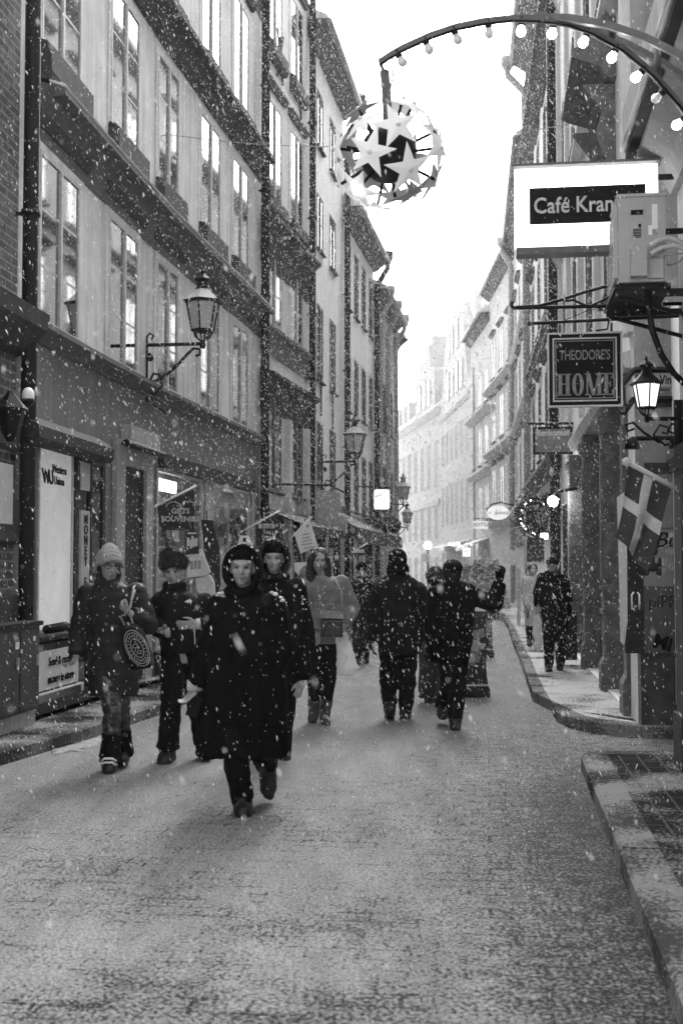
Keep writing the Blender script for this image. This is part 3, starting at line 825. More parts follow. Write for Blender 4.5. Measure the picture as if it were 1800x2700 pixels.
# ---- fur hat and dark fleece
Y0 = G(435, 2008).y + .04
J = dict(sa=(424, 1585), sb=(535, 1588), ea=(410, 1650, .02), eb=(548, 1672, .02), wa=(424, 1662, -.2), wb=(520, 1645, -.22),
         ha=(455, 1715), hb=(505, 1715), ka=(452, 1855, -.12), kb=(520, 1850, .05), aa=(442, 1972, -.02), ab=(540, 1958, .1), ta=(428, 2012, -.18), tb=(545, 1990, -.08))
root, X, loc, HM = person('woman in a dark fur hat and charcoal fleece with hands raised to her waist', Y0, -1, J, (459, 1510, -.02, -6, -4), dict(hand_a=((.8, -.5, -.1), (0, -.3, .9)), hand_b=((-1, -.2, -.12), (0, -.3, .9))), hk=.97, hands=(1.1, .35))
mb = MB()
torso(mb, Y0, [(1553, 438, 488, .9), (1568, 428, 520, .7), (1590, 410, 548, .62), (1640, 416, 545, .68), (1690, 420, 545, .68), (1722, 424, 540, .68)])
sleeve(mb, X, 'a', (.085, .078, .062)); sleeve(mb, X, 'b', (.085, .08, .062))
mb.tube([loc(-.075, 0, -.11), loc(0, .065, -.115), loc(.075, 0, -.11), loc(0, -.07, -.10), loc(-.075, 0, -.11)], .04, 10)
skin('fleece_jacket', mb, M_fleece, root, .014, 3, .013, (9, 9, 6), seed=9)
mb = MB(); e = P(497, 1585, Y0 - .155); mb.prism([(-.03, -.008), (.025, -.012), (.03, .002), (.012, .014), (-.008, .01)], e, (1, 0, 0), (0, -.1, 1), (0, -.012, 0)); obj('logo', mb, M_white, root)
mb = MB(); mb.ball(loc(0, -.01, .085), (.108, .112, .066), 18, 12, HM); mb.ball(loc(.05, -.02, .15), (.05, .045, .05), 12, 8, HM)
core = skin('fur_hat', mb, M_fur, root, .012, 2)
pts, nn = fursurf(2200, loc(0, -.01, .085), (.108, .112, .066), HM); p2, n2 = fursurf(700, loc(.05, -.02, .15), (.05, .045, .05), HM)
mb = MB(); mb.spikes(pts + p2, nn + n2, .03, .0035); obj('fur', mb, M_fur, core)
mb = MB(); trouser(mb, X, 'a', (.1, .088, .082, .098)); trouser(mb, X, 'b', (.1, .088, .082, .098)); skin('trousers', mb, M_jean, root, .014, 2, .014, (9, 9, 9))
boots(root, X, 1.25, .1)
mb = MB(); mb.tube([X['wb'] + Vector((.025, 0, 0)), X['wb'] + Vector((-.01, -.005, -.003))], [.045, .042], 12); obj('cuff', mb, M_cloth, root, True)
mb = MB(); a = X['wb'] + Vector((-.02, -.02, -.03)); mb.tube([a, a + Vector((.005, 0, -.1)), a + Vector((.012, 0, -.2)), a + Vector((.006, 0, -.26))], .004, 6); obj('cord', mb, M_cloth, root)

# ---- fur-trimmed hood behind the front woman
Y0 = G(745, 2000).y + .05
J = dict(sa=(668, 1560), sb=(785, 1552), ea=(650, 1680), eb=(802, 1672, .02), wa=(655, 1760, -.1), wb=(794, 1795, -.04),
         ha=(700, 1770), hb=(745, 1770), ka=(700, 1880, -.05), kb=(745, 1880, .02), aa=(700, 1965), ab=(748, 1968), ta=(690, 2000, -.16), tb=(752, 2002, -.15))
root, X, loc, HM = person('smiling woman in a fur-trimmed dark hood half hidden behind the front woman', Y0, -1, J, (723, 1474, -.02, -3), dict(hand_b=((-.2, -.1, -.9), (-.8, -.5, 0))), hk=1.0, hands=(.5, .4))
mb = MB(); torso(mb, Y0, [(1525, 702, 750, .9), (1540, 676, 778, .68), (1565, 662, 800, .6), (1650, 668, 796, .66), (1780, 668, 785, .68), (1900, 660, 775, .68), (1988, 655, 770, .68)])
sleeve(mb, X, 'a', (.085, .078, .066)); sleeve(mb, X, 'b', (.09, .084, .07))
skin('coat', mb, M_coat, root, .016, 3, .018, (8, 8, 3), seed=5)
mb = MB(); mb.ball(loc(0, -.035, .03), (.118, .11, .135), 18, 12, HM); mb.tube(ring(loc(0, 0, 0), HM, .11, .135, .04, -60, 240), .02, 8); mb.ball(loc(0, -.03, -.15), (.13, .1, .07), 16, 10)
skin('hood', mb, M_coat, root, .012, 2, .008, (12, 12, 6), post=carve)
mb = MB(); mb.ball(loc(0, -.01, .075), (.084, .1, .066), 16, 10, HM); obj('cap', mb, M_coat, root, True)
rg = ring(loc(0, 0, 0), HM, .118, .145, .045, -70, 250, 40)
pts, nn = [], []
for p in rg:
    for i in range(40):
        v = Vector((random.gauss(0, 1), random.gauss(0, 1), random.gauss(0, 1))).normalized(); pts.append(p + v * .014); nn.append((v + (p - loc(0, 0, 0)).normalized() * 1.2 + Vector((0, -.5, 0))).normalized())
mb = MB(); mb.spikes(pts, nn, .035, .003); obj('fur_trim', mb, M_fur, root)
mb = MB(); trouser(mb, X, 'a'); trouser(mb, X, 'b'); skin('trousers', mb, M_jean, root, .016, 2)
boots(root, X, 1.05, .1)
snowline(root, ring(loc(0, 0, 0), HM, .118, .165, .03, 30, 150, 10), .012, 46)
snowline(root, [P(775, 1545, Y0 - .04), P(795, 1560, Y0 - .06), P(803, 1610, Y0 - .05)], .010, 24)

# ---- long dark hair, pale grey parka, crossbody bag
Y0 = G(850, 1908).y + .06
J = dict(sa=(812, 1542), sb=(902, 1540), ea=(803, 1620), eb=(928, 1602, .03), wa=(826, 1668, -.14), wb=(908, 1650, -.1),
         ha=(835, 1690), hb=(868, 1690), ka=(828, 1785, -.05), kb=(868, 1790, -.02), aa=(827, 1872, .1), ab=(856, 1880, -.04), ta=(822, 1900, -.02), tb=(860, 1912, -.16))
root, X, loc, HM = person('woman with long dark hair in a grey parka carrying a white plastic bag', Y0, -1, J, (841, 1479, -.01, 8, 2), dict(hand_b=((.0, -.1, -1), (-.5, -.8, 0)), hand_a=((.5, -.3, -.7), (.5, -.6, .3))), hk=1.0, hands=(.6, 1.2))
mb = MB(); torso(mb, Y0, [(1516, 832, 866, .9), (1528, 818, 898, .7), (1548, 802, 914, .6), (1610, 806, 912, .68), (1670, 800, 912, .7), (1698, 804, 908, .7)])
sleeve(mb, X, 'a', (.085, .078, .06)); sleeve(mb, X, 'b', (.09, .088, .062)); mb.ball(loc(.06, -.09, -.12), (.13, .07, .09), 14, 8)
skin('parka', mb, M_jacket, root, .015, 3, .016, (9, 9, 7), seed=2)
mb = MB(); torso(mb, Y0, [(1690, 806, 905, .66), (1716, 806, 904, .66)]); skin('skirt', mb, M_fleece, root, .016, 1)
mb = MB(); mb.ball(loc(0, -.025, .03), (.098, .105, .105), 16, 12, HM)
for s in (-1, 1): mb.loft([(loc(s * .075, -.0, -.25), .03, .04), (loc(s * .085, .01, -.18), .046, .055), (loc(s * .09, .0, -.06), .038, .06), (loc(s * .08, .0, .04), .03, .05)], 12)
mb.ball(loc(0, -.05, -.12), (.1, .06, .12), 14, 10)
def carve2(co, nr):
    c0 = np.array(loc(0, .06, -.035)); ax_ = np.array(HM); q = (co - c0) @ ax_
    w_ = np.clip(1 - ((q[:, 0] / .058) ** 2 + (q[:, 2] / .082) ** 2), 0, 1); co -= ax_[:, 1] * (w_ ** .5 * .12)[:, None]
skin('hair', mb, M_hair, root, .011, 2, .009, (25, 25, 6), post=carve2)
mb = MB(); trouser(mb, X, 'a', (.09, .072, .062, .055)); trouser(mb, X, 'b', (.09, .072, .062, .055)); skin('leggings', mb, M_jean, root, .013, 2)
boots(root, X, 1.0, .14, mk('worn suede', .07, .9, .3, 20, .3, 60))
snowline(root, ring(loc(0, 0, 0), HM, .095, .135, .0, 30, 150, 10), .009, 24)
t = thing('plastic_bag', P(912, 1785, Y0 - .12), 'crumpled white plastic carrier bag hanging from the woman in the grey parka', 'bag')
mb = MB(); torso(mb, Y0 - .12, [(1668, 894, 912, .6), (1690, 884, 920, .5), (1730, 886, 936, .5), (1760, 888, 944, .5), (1782, 892, 930, .5)], 16)
skin('sack', mb, thin(mk('carrier bag plastic', .85, .4, .06, 10), .5), t, .012, 1, .03, (9, 9, 7))
mb = MB(); mb.tube([P(897, 1675, Y0 - .12), P(904, 1650, Y0 - .13), P(911, 1675, Y0 - .12)], .008, 6); obj('handle', mb, M_white, t, True)
t = thing('crossbody_bag', P(875, 1682, Y0 - .24), 'dark crossbody bag with a pale flap worn over the grey parka', 'bag')
mb = MB(); a, c = P(847, 1680, Y0 - .24), P(904, 1632, Y0 - .24); mb.box((a + c) / 2, (c.x - a.x, .07, c.z - a.z)); skin('pouch', mb, M_leather, t, .01, 2, .008, (12, 12, 12))
mb = MB(); a, c = P(843, 1630, Y0 - .25), P(905, 1612, Y0 - .25); mb.box((a + c) / 2, (c.x - a.x, .085, c.z - a.z), Matrix.Rotation(R(4), 3, 'Y')); obj('flap', mb, M_knit, t)
mb = MB(); mb.tube([P(856, 1610, Y0 - .24), P(860, 1594, Y0 - .24), P(878, 1592, Y0 - .24), P(884, 1606, Y0 - .24)], .008, 6); mb.tube([P(902, 1612, Y0 - .22), P(900, 1560, Y0 - .18), P(884, 1530, Y0 - .1)], .01, 6); obj('strap', mb, M_knit, t, True)

# ---- walking away: broad man in a dark cap with ear flaps
Y0 = G(1062, 1896).y
J = dict(sa=(1000, 1556), sb=(1102, 1556), ea=(984, 1630, .03), eb=(1118, 1630, .02), wa=(982, 1690, -.03), wb=(1116, 1690, .03),
         ha=(1030, 1700), hb=(1070, 1700), ka=(1024, 1790, .05), kb=(1074, 1790, .05), aa=(1027, 1856, -.1), ab=(1068, 1872, .06), ta=(1026, 1888, .08), tb=(1070, 1893, .24))
root, X, loc, HM = person('broad man seen from behind in a dark winter coat and flapped cap', Y0, 1, J, (1048, 1488, .0, 0), {}, face=False, hk=1.0, glove=True, vox=.012)
mb = MB(); torso(mb, Y0, [(1510, 1026, 1070, .9), (1525, 1004, 1094, .68), (1550, 984, 1118, .6), (1620, 984, 1120, .66), (1700, 996, 1108, .7), (1726, 998, 1104, .7)])
sleeve(mb, X, 'a', (.09, .085, .07)); sleeve(mb, X, 'b', (.09, .085, .07))
skin('coat', mb, M_fleece, root, .016, 3, .016, (8, 8, 5), seed=1)
mb = MB(); mb.ball(loc(0, -.01, .055), (.1, .112, .115), 16, 12)
for s in (-1, 1): mb.ball(loc(s * .085, -.0, -.055), (.035, .06, .065), 12, 8)
mb.ball(loc(0, -.075, -.04), (.085, .04, .08), 12, 8)
skin('cap', mb, M_coat, root, .012, 2, .006, (14, 14, 14))
mb = MB(); trouser(mb, X, 'a', (.115, .098, .085, .075)); trouser(mb, X, 'b', (.115, .098, .085, .075)); skin('trousers', mb, M_jean, root, .015, 2, .018, (9, 9, 8))
boots(root, X, 1.15, .08)
snowline(root, [P(990, 1545, Y0 - .05), P(1010, 1532, Y0 - .08), P(1025, 1525, Y0 - .09)], .008, 12)

# ---- walking away: cap, one arm raised
Y0 = G(1200, 1922).y
J = dict(sa=(1150, 1566), sb=(1232, 1564), ea=(1136, 1640, .02), eb=(1300, 1594, .06), wa=(1142, 1700, .02), wb=(1316, 1535, .08),
         ha=(1176, 1700), hb=(1212, 1700), ka=(1184, 1800, .08), kb=(1204, 1802, .02), aa=(1166, 1865, .3), ab=(1200, 1896, -.05), ta=(1164, 1885, .42), tb=(1198, 1924, .12))
root, X, loc, HM = person('person in a dark cap seen from behind raising one arm to point', Y0, 1, J, (1193, 1512, .0, 8), dict(hand_b=((.25, 0, 1), (-.8, .3, 0))), face=False, glove=True, hands=(.5, .25), vox=.011, bodymat=M_coat)
mb = MB(); torso(mb, Y0, [(1532, 1170, 1220, .9), (1545, 1152, 1236, .7), (1568, 1136, 1250, .62), (1630, 1132, 1250, .66), (1700, 1128, 1244, .7), (1738, 1130, 1236, .7)])
sleeve(mb, X, 'a', (.088, .08, .07)); sleeve(mb, X, 'b', (.09, .085, .065))
mb.ball(loc(0, -.02, -.11), (.125, .1, .045), 14, 8)
skin('coat', mb, M_coat, root, .016, 3, .016, (9, 9, 6), seed=6)
mb = MB(); mb.ball(loc(0, -.005, .055), (.1, .11, .085), 16, 12); mb.ball(loc(0, .08, .03), (.08, .06, .012), 12, 6); mb.ball(loc(0, -.06, -.03), (.085, .05, .085), 12, 8)
skin('cap', mb, M_fleece, root, .012, 2)
mb = MB(); trouser(mb, X, 'a', (.1, .085, .08, .075)); trouser(mb, X, 'b', (.105, .09, .082, .075)); skin('trousers', mb, M_jean, root, .015, 2, .014, (9, 9, 8))
boots(root, X, 1.1, .08)

# ---- shorter walker with wide trousers, half hidden
Y0 = G(1130, 1855).y + .1
J = dict(sa=(1112, 1585), sb=(1182, 1585), ea=(1102, 1645), eb=(1190, 1645), wa=(1108, 1700), wb=(1186, 1700),
         ha=(1128, 1708), hb=(1160, 1708), ka=(1128, 1790), kb=(1160, 1786, .05), aa=(1130, 1838), ab=(1164, 1848, -.05), ta=(1126, 1858, .12), tb=(1163, 1866, .1))
root, X, loc, HM = person('shorter walker in wide baggy trousers hidden between the two walking away', Y0, 1, J, (1148, 1530, .0, 0), {}, face=False, glove=True, vox=.013, bodymat=M_coat)
mb = MB(); torso(mb, Y0, [(1562, 1128, 1168, .9), (1578, 1112, 1184, .7), (1620, 1106, 1190, .68), (1700, 1106, 1186, .7), (1745, 1104, 1184, .7)])
sleeve(mb, X, 'a', (.085, .08, .07)); sleeve(mb, X, 'b', (.085, .08, .07)); skin('jacket', mb, M_fleece, root, .017, 3, .012)
mb = MB(); mb.ball(loc(0, -.01, .05), (.1, .11, .1), 14, 10); pts, nn = fursurf(900, loc(0, -.01, .05), (.1, .11, .1)); mb.spikes(pts, nn, .03, .004); obj('fur_hat', mb, M_fur, root)
mb = MB(); mb.tube([loc(-.1, 0, -.11), loc(0, -.085, -.115), loc(.1, 0, -.11), loc(0, .085, -.11), loc(-.1, 0, -.11)], .035, 8); obj('scarf', mb, M_knit, root, True)
mb = MB(); trouser(mb, X, 'a', (.11, .115, .118, .11)); trouser(mb, X, 'b', (.11, .115, .115, .1)); skin('trousers', mb, mk('grey baggy trousers', .035, .85, .3, 10), root, .016, 2, .022, (16, 16, 3))
boots(root, X, 1.1, 0)

# ---- on the right-hand pavement: man walking towards us with a bag
Y0 = G(1446, 1766, .13).y + .05
J = dict(sa=(1428, 1526), sb=(1484, 1532), ea=(1418, 1565), eb=(1494, 1580, .02), wa=(1418, 1598, -.1), wb=(1490, 1625, -.05),
         ha=(1445, 1640), hb=(1472, 1640), ka=(1446, 1700, -.1), kb=(1476, 1700, .05), aa=(1446, 1752, -.08), ab=(1476, 1748, .1), ta=(1443, 1767, -.24), tb=(1474, 1759, -.04))
root, X, loc, HM = person('man in a dark cap and coat walking towards us on the right pavement', Y0, -1, J, (1455, 1492, -.01, -10), dict(hand_a=((0, -.1, -1), (.6, -.6, 0))), hk=.95, hands=(1.2, .5), vox=.012)
mb = MB(); torso(mb, Y0, [(1508, 1446, 1470, .9), (1516, 1432, 1482, .7), (1532, 1420, 1494, .62), (1580, 1420, 1498, .68), (1640, 1426, 1500, .7), (1668, 1428, 1498, .7)])
sleeve(mb, X, 'a', (.085, .08, .065)); sleeve(mb, X, 'b', (.09, .085, .065)); skin('coat', mb, M_coat, root, .017, 3, .014, seed=8)
mb = MB(); mb.ball(loc(0, -.01, .06), (.09, .105, .07), 14, 10, HM); mb.ball(loc(0, .08, .06), (.07, .035, .01), 12, 6, HM); skin('cap', mb, M_coat, root, .012, 1)
mb = MB(); mb.tube([loc(-.08, 0, -.11), loc(0, .06, -.11), loc(.08, 0, -.11), loc(0, -.07, -.1), loc(-.08, 0, -.11)], .04, 8); obj('scarf', mb, M_fleece, root, True)
mb = MB(); trouser(mb, X, 'a', (.095, .08, .075, .07)); trouser(mb, X, 'b', (.095, .08, .075, .07)); skin('trousers', mb, M_jean, root, .016, 2, .012)
boots(root, X, 1.05, .06)
t = thing('plastic_bag', P(1418, 1714, Y0 - .12), 'thin translucent carrier bag hanging from the man on the right pavement', 'bag')
mb = MB(); torso(mb, Y0 - .12, [(1618, 1413, 1424, .6), (1640, 1404, 1428, .5), (1680, 1406, 1428, .5), (1705, 1408, 1430, .5), (1714, 1412, 1426, .5)], 14); skin('sack', mb, thin(mk('thin plastic', .55, .3, .2, 10), .5), t, .014, 1, .03, (10, 10, 7))
mb = MB(); mb.tube([P(1415, 1622, Y0 - .12), P(1418, 1602, Y0 - .12), P(1422, 1622, Y0 - .12)], .008, 6); obj('handle', mb, M_white, t, True)

# ---- behind him, pale coat
Y0 = 21.5
J = dict(sa=(1386, 1530), sb=(1422, 1530), ea=(1382, 1568), eb=(1426, 1568), wa=(1388, 1600, -.1), wb=(1424, 1600),
         ha=(1396, 1608), hb=(1412, 1608), ka=(1396, 1660), kb=(1412, 1660), aa=(1396, 1690), ab=(1412, 1690), ta=(1394, 1699, -.14), tb=(1412, 1699, -.14))
root, X, loc, HM = person('person in a pale coat partly hidden behind the man on the right pavement', Y0, -1, J, (1404, 1503, -.01, 0), {}, hk=1.0, vox=.014)
mb = MB(); torso(mb, Y0, [(1516, 1398, 1411, .9), (1530, 1382, 1427, .62), (1580, 1383, 1424, .7), (1650, 1382, 1424, .7)]); sleeve(mb, X, 'a'); sleeve(mb, X, 'b'); skin('coat', mb, M_lightcoat, root, .02, 2, .015)
mb = MB(); mb.ball(loc(0, -.02, .03), (.09, .1, .1), 12, 8); obj('hair', mb, M_hair, root, True)
mb = MB(); trouser(mb, X, 'a', (.09, .08, .07, .06)); trouser(mb, X, 'b', (.09, .08, .07, .06)); skin('trousers', mb, M_jean, root, .018, 2)
boots(root, X, 1.0, .05, None, .016)
# ---- dark figure by the left-hand shops
Y0 = G(950, 1750).y
J = dict(sa=(933, 1540), sb=(972, 1540), ea=(928, 1595), eb=(977, 1595), wa=(932, 1640), wb=(976, 1640), ha=(944, 1640), hb=(962, 1640), ka=(944, 1695), kb=(962, 1695, .1), aa=(944, 1738), ab=(964, 1734, .1), ta=(942, 1750, -.14), tb=(966, 1744, -.03))
root, X, loc, HM = person('figure in a long dark coat further off beside the left shops', Y0, -1, J, (953, 1503, 0, 0), {}, hk=1.0, vox=.014)
mb = MB(); torso(mb, Y0, [(1520, 945, 961, .9), (1540, 930, 976, .6), (1600, 928, 978, .7), (1716, 926, 980, .7)]); sleeve(mb, X, 'a'); sleeve(mb, X, 'b'); skin('coat', mb, M_fleece, root, .02, 2, .015)
mb = MB(); mb.ball(loc(0, -.02, .03), (.1, .11, .11), 12, 8); obj('cap', mb, M_coat, root, True)
mb = MB(); trouser(mb, X, 'a', (.09, .08, .07, .06)); trouser(mb, X, 'b', (.09, .08, .07, .06)); skin('trousers', mb, M_jean, root, .018, 2)
boots(root, X, 1.0, .05, None, .016)
# ------------------------------------------------------------ building kit
M_carv = mk('sooty carved stone', .13, .8, .5, 7, .5, 25)
def win(b, fac, u0, u1, z0, z1, rev=.2, bars=2, mull=1, fm=None, gm=None, surr=0, sm=None, hood=0, apron=0, sill=1, hm=None, name='window', fw=.042, deep=0):
    fm = fm or M_frame; gm = gm or M_glass
    mb = MB(); d0, d1 = (-.025, .02) if not deep else (-.1, -.055)
    fbox(mb, fac, u0, u0 + fw, d0, d1, z0, z1); fbox(mb, fac, u1 - fw, u1, d0, d1, z0, z1)
    fbox(mb, fac, u0 + fw, u1 - fw, d0, d1, z0, z0 + fw); fbox(mb, fac, u0 + fw, u1 - fw, d0, d1, z1 - fw, z1)
    for i in range(mull):
        c = u0 + (u1 - u0) * (i + 1) / (mull + 1)
        fbox(mb, fac, c - .026, c + .026, d0, d1 + .012, z0 + fw, z1 - fw)
    for i in range(bars):
        c = z0 + (z1 - z0) * (i + 1) / (bars + 1)
        fbox(mb, fac, u0 + fw, u1 - fw, d0 + .01, d1 - .015, c - .014, c + .014)
    o = obj(name, mb, fm, b)
    mb = MB(); fbox(mb, fac, u0 + fw * .6, u1 - fw * .6, d0 + .012, d0 + .028, z0 + fw * .6, z1 - fw * .6)
    obj('pane', mb, gm, o)
    if sill:
        mb = MB(); fprof(mb, fac, [(-.02, z0 - .06), (.09, z0 - .06), (.09, z0 - .03), (-.02, z0 + .0)], u0 - .05, u1 + .05)
        obj('sill', mb, hm or M_corn, o)
    if surr:
        mb = MB(); s = surr
        fbox(mb, fac, u0 - s, u0 - .002, -.02, .014, z0 - .02, z1 + s); fbox(mb, fac, u1 + .002, u1 + s, -.02, .014, z0 - .02, z1 + s)
        fbox(mb, fac, u0 - .001, u1 + .001, -.02, .014, z1 + .002, z1 + s)
        obj('surround', mb, sm or M_plB, o)
    if hood:
        zz = z1 + surr + .08
        mb = MB(); fprof(mb, fac, [(-.02, zz), (.05, zz), (.09, zz + .06), (hood, zz + .09), (hood, zz + .13), (-.02, zz + .17)], u0 - .2, u1 + .2)
        obj('hood', mb, hm or M_corn2, o)
    if apron:
        mb = MB(); fprof(mb, fac, [(-.02, z0 - apron - .08), (.1, z0 - apron - .08), (.14, z0 - apron), (.14, z0 - .08), (-.02, z0 - .074)], u0 - .06, u1 + .06)
        obj('apron', mb, M_corn, o)
    return o
def band(b, fac, prof, m, name='cornice', u0=0, u1=None, parent=None):
    mb = MB(); fprof(mb, fac, prof, u0, fac.L if u1 is None else u1)
    return obj(name, mb, m, b)
def cove(z, o, h):   # a plaster cove sweeping out to a lip
    return [(-.02, z - h), (.015, z - h), (.03, z - h * .72), (o * .22, z - h * .42), (o * .5, z - h * .2), (o * .85, z - .1), (o, z - .085), (o, z - .02), (o * .6, z + .01), (-.02, z + .06)]
def pipe(b, fac, u, z0, z1, d=.12, r=.06, m=None, elbow=None, hopper=False):
    pts = [fac.at(u, d + .06, z0), fac.at(u, d, z0 + .15)]
    k = max(2, int((z1 - z0) / 2))
    pts += [fac.at(u, d, z0 + .3 + (z1 - z0 - .5) * i / k) for i in range(k + 1)]
    if elbow: pts += [fac.at(u, d + .05, z1 - .1), fac.at(u, elbow, z1 + .35), fac.at(u, elbow, z1 + .55)]
    mb = MB(); mb.tube(pts, r, 10)
    for i in range(k + 1):
        z = z0 + .4 + (z1 - z0 - .8) * i / k
        mb.tube([fac.at(u, d, z - .03), fac.at(u, d, z + .03)], r * 1.22, 10)
        mb.bar(fac.at(u, -.01, z), fac.at(u, d, z), .03)
    if elbow: mb.tube([fac.at(u, elbow, z1 + .5), fac.at(u, elbow, z1 + .62), fac.at(u, elbow, z1 + .85)], [r, r * 1.9, r * 2.1], 8)
    return obj('drainpipe', mb, m or M_pipe, b, True)
def roofed(b, fac, H, ov=.4, rise=2.6, dep=4.5, soff=None, gut=True, ue=0):
    mb = MB()
    fprof(mb, fac, [(-.02, H - .32), (.06, H - .32), (ov * .8, H - .1), (ov, H - .06), (ov, H + .05), (-.02, H + .06)], -ue, fac.L + ue)
    obj('eave', mb, soff or M_soff, b)
    mb = MB(); fprof(mb, fac, [(ov + .03, H + .054), (ov + .03, H + .14), (-dep, H + rise + .08), (-dep - .02, H + rise), (-dep * .5, H + .3)], -ue, fac.L + ue)
    r = obj('roof', mb, M_roof, b)
    if gut:
        mb = MB(); mb.tube([fac.at(-ue, ov + .06, H + .0), fac.at(fac.L + ue, ov + .06, H - .03)], .07, 8)
        obj('gutter', mb, M_pipe2, b, True)
    return r
def house(label, fac, z1, ops, m, name='house', depth=5, cat='building', rev=.2, z0=-.02, bdir=None):
    b = thing(name, fac.at(fac.L / 2, 0, 0), label, cat)
    obj('wall', wallmesh(fac, ops, z0, z1, depth, rev, bdir), m, b)
    return b
def grid(fac, n, w, rows, u0=0, u1=None):
    u1 = fac.L if u1 is None else u1
    return [(u0 + (u1 - u0) * (i + .5) / n - w / 2, u0 + (u1 - u0) * (i + .5) / n + w / 2, a, c) for a, c in rows for i in range(n)]

# ------------------------------------------------------------ left: stone-footed brick house at the frame's edge
b = house('dark brick house with rusticated dark stone ground floor at the left edge', L0, 13, [], M_brick, 'brick_house')
mb = MB()
for i in range(8):
    z = .0 + i * .44
    for j in range(5):
        u = L0.L - 1.2 * j - (.6 if i % 2 else 0)
        a, c = max(0, u - 1.18), min(L0.L - .02, u)
        if c - a > .1: fprof(mb, L0, [(-.02, z + .01), (.05, z + .01), (.09, z + .04), (.09, z + .40), (.05, z + .43), (-.02, z + .43)], a, c)
obj('stone_base', mb, M_stone, b)
band(b, L0, [(-.02, 3.55), (.12, 3.6), (.3, 3.8), (.33, 3.95), (-.02, 4.0)], M_stone, 'cornice')
mb = MB(); mb.quad(*[L0.at(L0.L - .62 + x, .095, z) for x, z in ((0, 1.95), (.34, 1.95), (.34, 2.5), (0, 2.5))]); fbox(mb, L0, L0.L - .62, L0.L - .28, .06, .094, 1.95, 2.5)
obj('notice_board', mb, M_cloth, b)

# ------------------------------------------------------------ left: the long grey house with shops
cols = []
for a, c in ((100, 206), (286, 362), (412, 468), (526, 578), (612, 653)):
    cols.append((L1.hit(a, 740)[0], L1.hit(c, 740)[0]))
z1a, z1b = L1.hit(288, 950)[1], L1.hit(288, 566)[1]
z2a, z2b = L1.hit(411, 462)[1], L1.hit(413, 130)[1]
z3a = L1.hit(509, 90)[1]
ZB = L1.hit(288, 1000)[1]          # bottom of the band over the shops
print('L1 rows', z1a, z1b, z2a, z2b, z3a, cols)
rows = [(z1a, z1b), (z2a, z2b), (z3a, z3a + 1.9), (z3a + 3.1, z3a + 4.8)]
ops1 = [(a, c, p, q) for p, q in rows for a, c in cols]
U = lambda px, py=1450: L1.hit(px, py)[0]
zt = L1.hit(130, 1172)[1]; zb_ = L1.hit(130, 1668)[1]
zd = L1.hit(340, 1232)[1]; zf = L1.hit(440, 1240)[1]; zg = L1.hit(480, 1700)[1]
print('shop', zt, zb_, zd, zf, zg)
SH = [(U(96), U(189), zb_, zt), (U(193), U(273), .14, zt), (U(318), U(374), .14, zd), (U(411), U(532), zg, zf), (U(556), U(655), zg, zf)]
L1b = b = house('long grey plastered house with tall casement windows and shops on the left', L1, 16, ops1, M_plA, 'plastered_house', rev=.22, z0=ZB + .02)
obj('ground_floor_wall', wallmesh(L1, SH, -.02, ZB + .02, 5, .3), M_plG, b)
for i, (p, q) in enumerate(rows):
    for a, c in cols:
        win(b, L1, a, c, p, q, .22 if i else .18, 2, 1, M_frame, M_glass, surr=.1 if i else .13, sm=M_plA, hood=.1 if i == 0 else .12, apron=.34 if i in (1, 2) else 0, hm=M_corn)
zc = ZC1
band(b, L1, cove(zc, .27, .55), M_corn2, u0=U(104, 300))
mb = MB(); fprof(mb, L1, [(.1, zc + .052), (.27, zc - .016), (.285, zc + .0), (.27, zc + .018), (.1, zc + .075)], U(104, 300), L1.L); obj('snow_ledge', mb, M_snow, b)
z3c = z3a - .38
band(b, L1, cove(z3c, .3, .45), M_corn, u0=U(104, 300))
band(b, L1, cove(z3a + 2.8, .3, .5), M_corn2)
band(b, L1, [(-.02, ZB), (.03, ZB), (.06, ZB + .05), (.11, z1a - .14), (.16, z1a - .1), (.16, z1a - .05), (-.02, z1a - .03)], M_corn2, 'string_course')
pipe(b, L1, L1.hit(78, 900, .14)[0], .2, 14, .14, .075)
pipe(b, L1, L1.L - .14, .25, 15, .13, .085)
# shop window, door and doorway
M_lit = mk('lit shop poster', .6, .6, .25, 1.2, emit=.045)
pst = win(b, L1, *SH[0], .16, 0, 0, M_frame, M_lit, sill=1, name='shop_window')
ax, nx = L1.axes(SH[0][0])
um = (SH[0][0] + SH[0][1]) / 2
q = lambda u, d, z: L1.at(u, d, z)
text('lettering', 'WU', q(SH[0][0] + .3, .008, zt - .34), ax, (0, 0, 1), .2, M_black, pst, .03, shear=-.2, spacing=.7)
text('lettering', 'Western\nUnion', q(SH[0][0] + .62, .008, zt - .3), ax, (0, 0, 1), .12, M_dark, pst, .01)
o = win(b, L1, *SH[1], .3, 1, 1, M_dark, M_glassd, sill=0, name='shop_door', fw=.09)
mb = MB(); mb.tube([q(SH[1][0] + .16, -.19, 1.0), q(SH[1][0] + .16, -.14, 1.02), q(SH[1][0] + .16, -.14, 1.25), q(SH[1][0] + .16, -.19, 1.27)], .012, 6); obj('handle', mb, M_pipe2, o, True)
o = win(b, L1, *SH[2], .45, 1, 0, M_dark, M_dark, sill=0, name='door', fw=.1)
# deep plaster reveal round the doorway
mb = MB(); u0, u1 = SH[2][0], SH[2][1]
fbox(mb, L1, u0 - .34, u0 - .003, -.02, .06, .1, zd + .3); fbox(mb, L1, u1 + .003, u1 + .3, -.02, .06, .1, zd + .3); fbox(mb, L1, u0 - .002, u1 + .002, -.02, .06, zd + .003, zd + .3)
fbox(mb, L1, u0 - .02, u1 + .36, -.02, .13, zd + .302, zd + .5)
obj('door_surround', mb, M_plD, b)
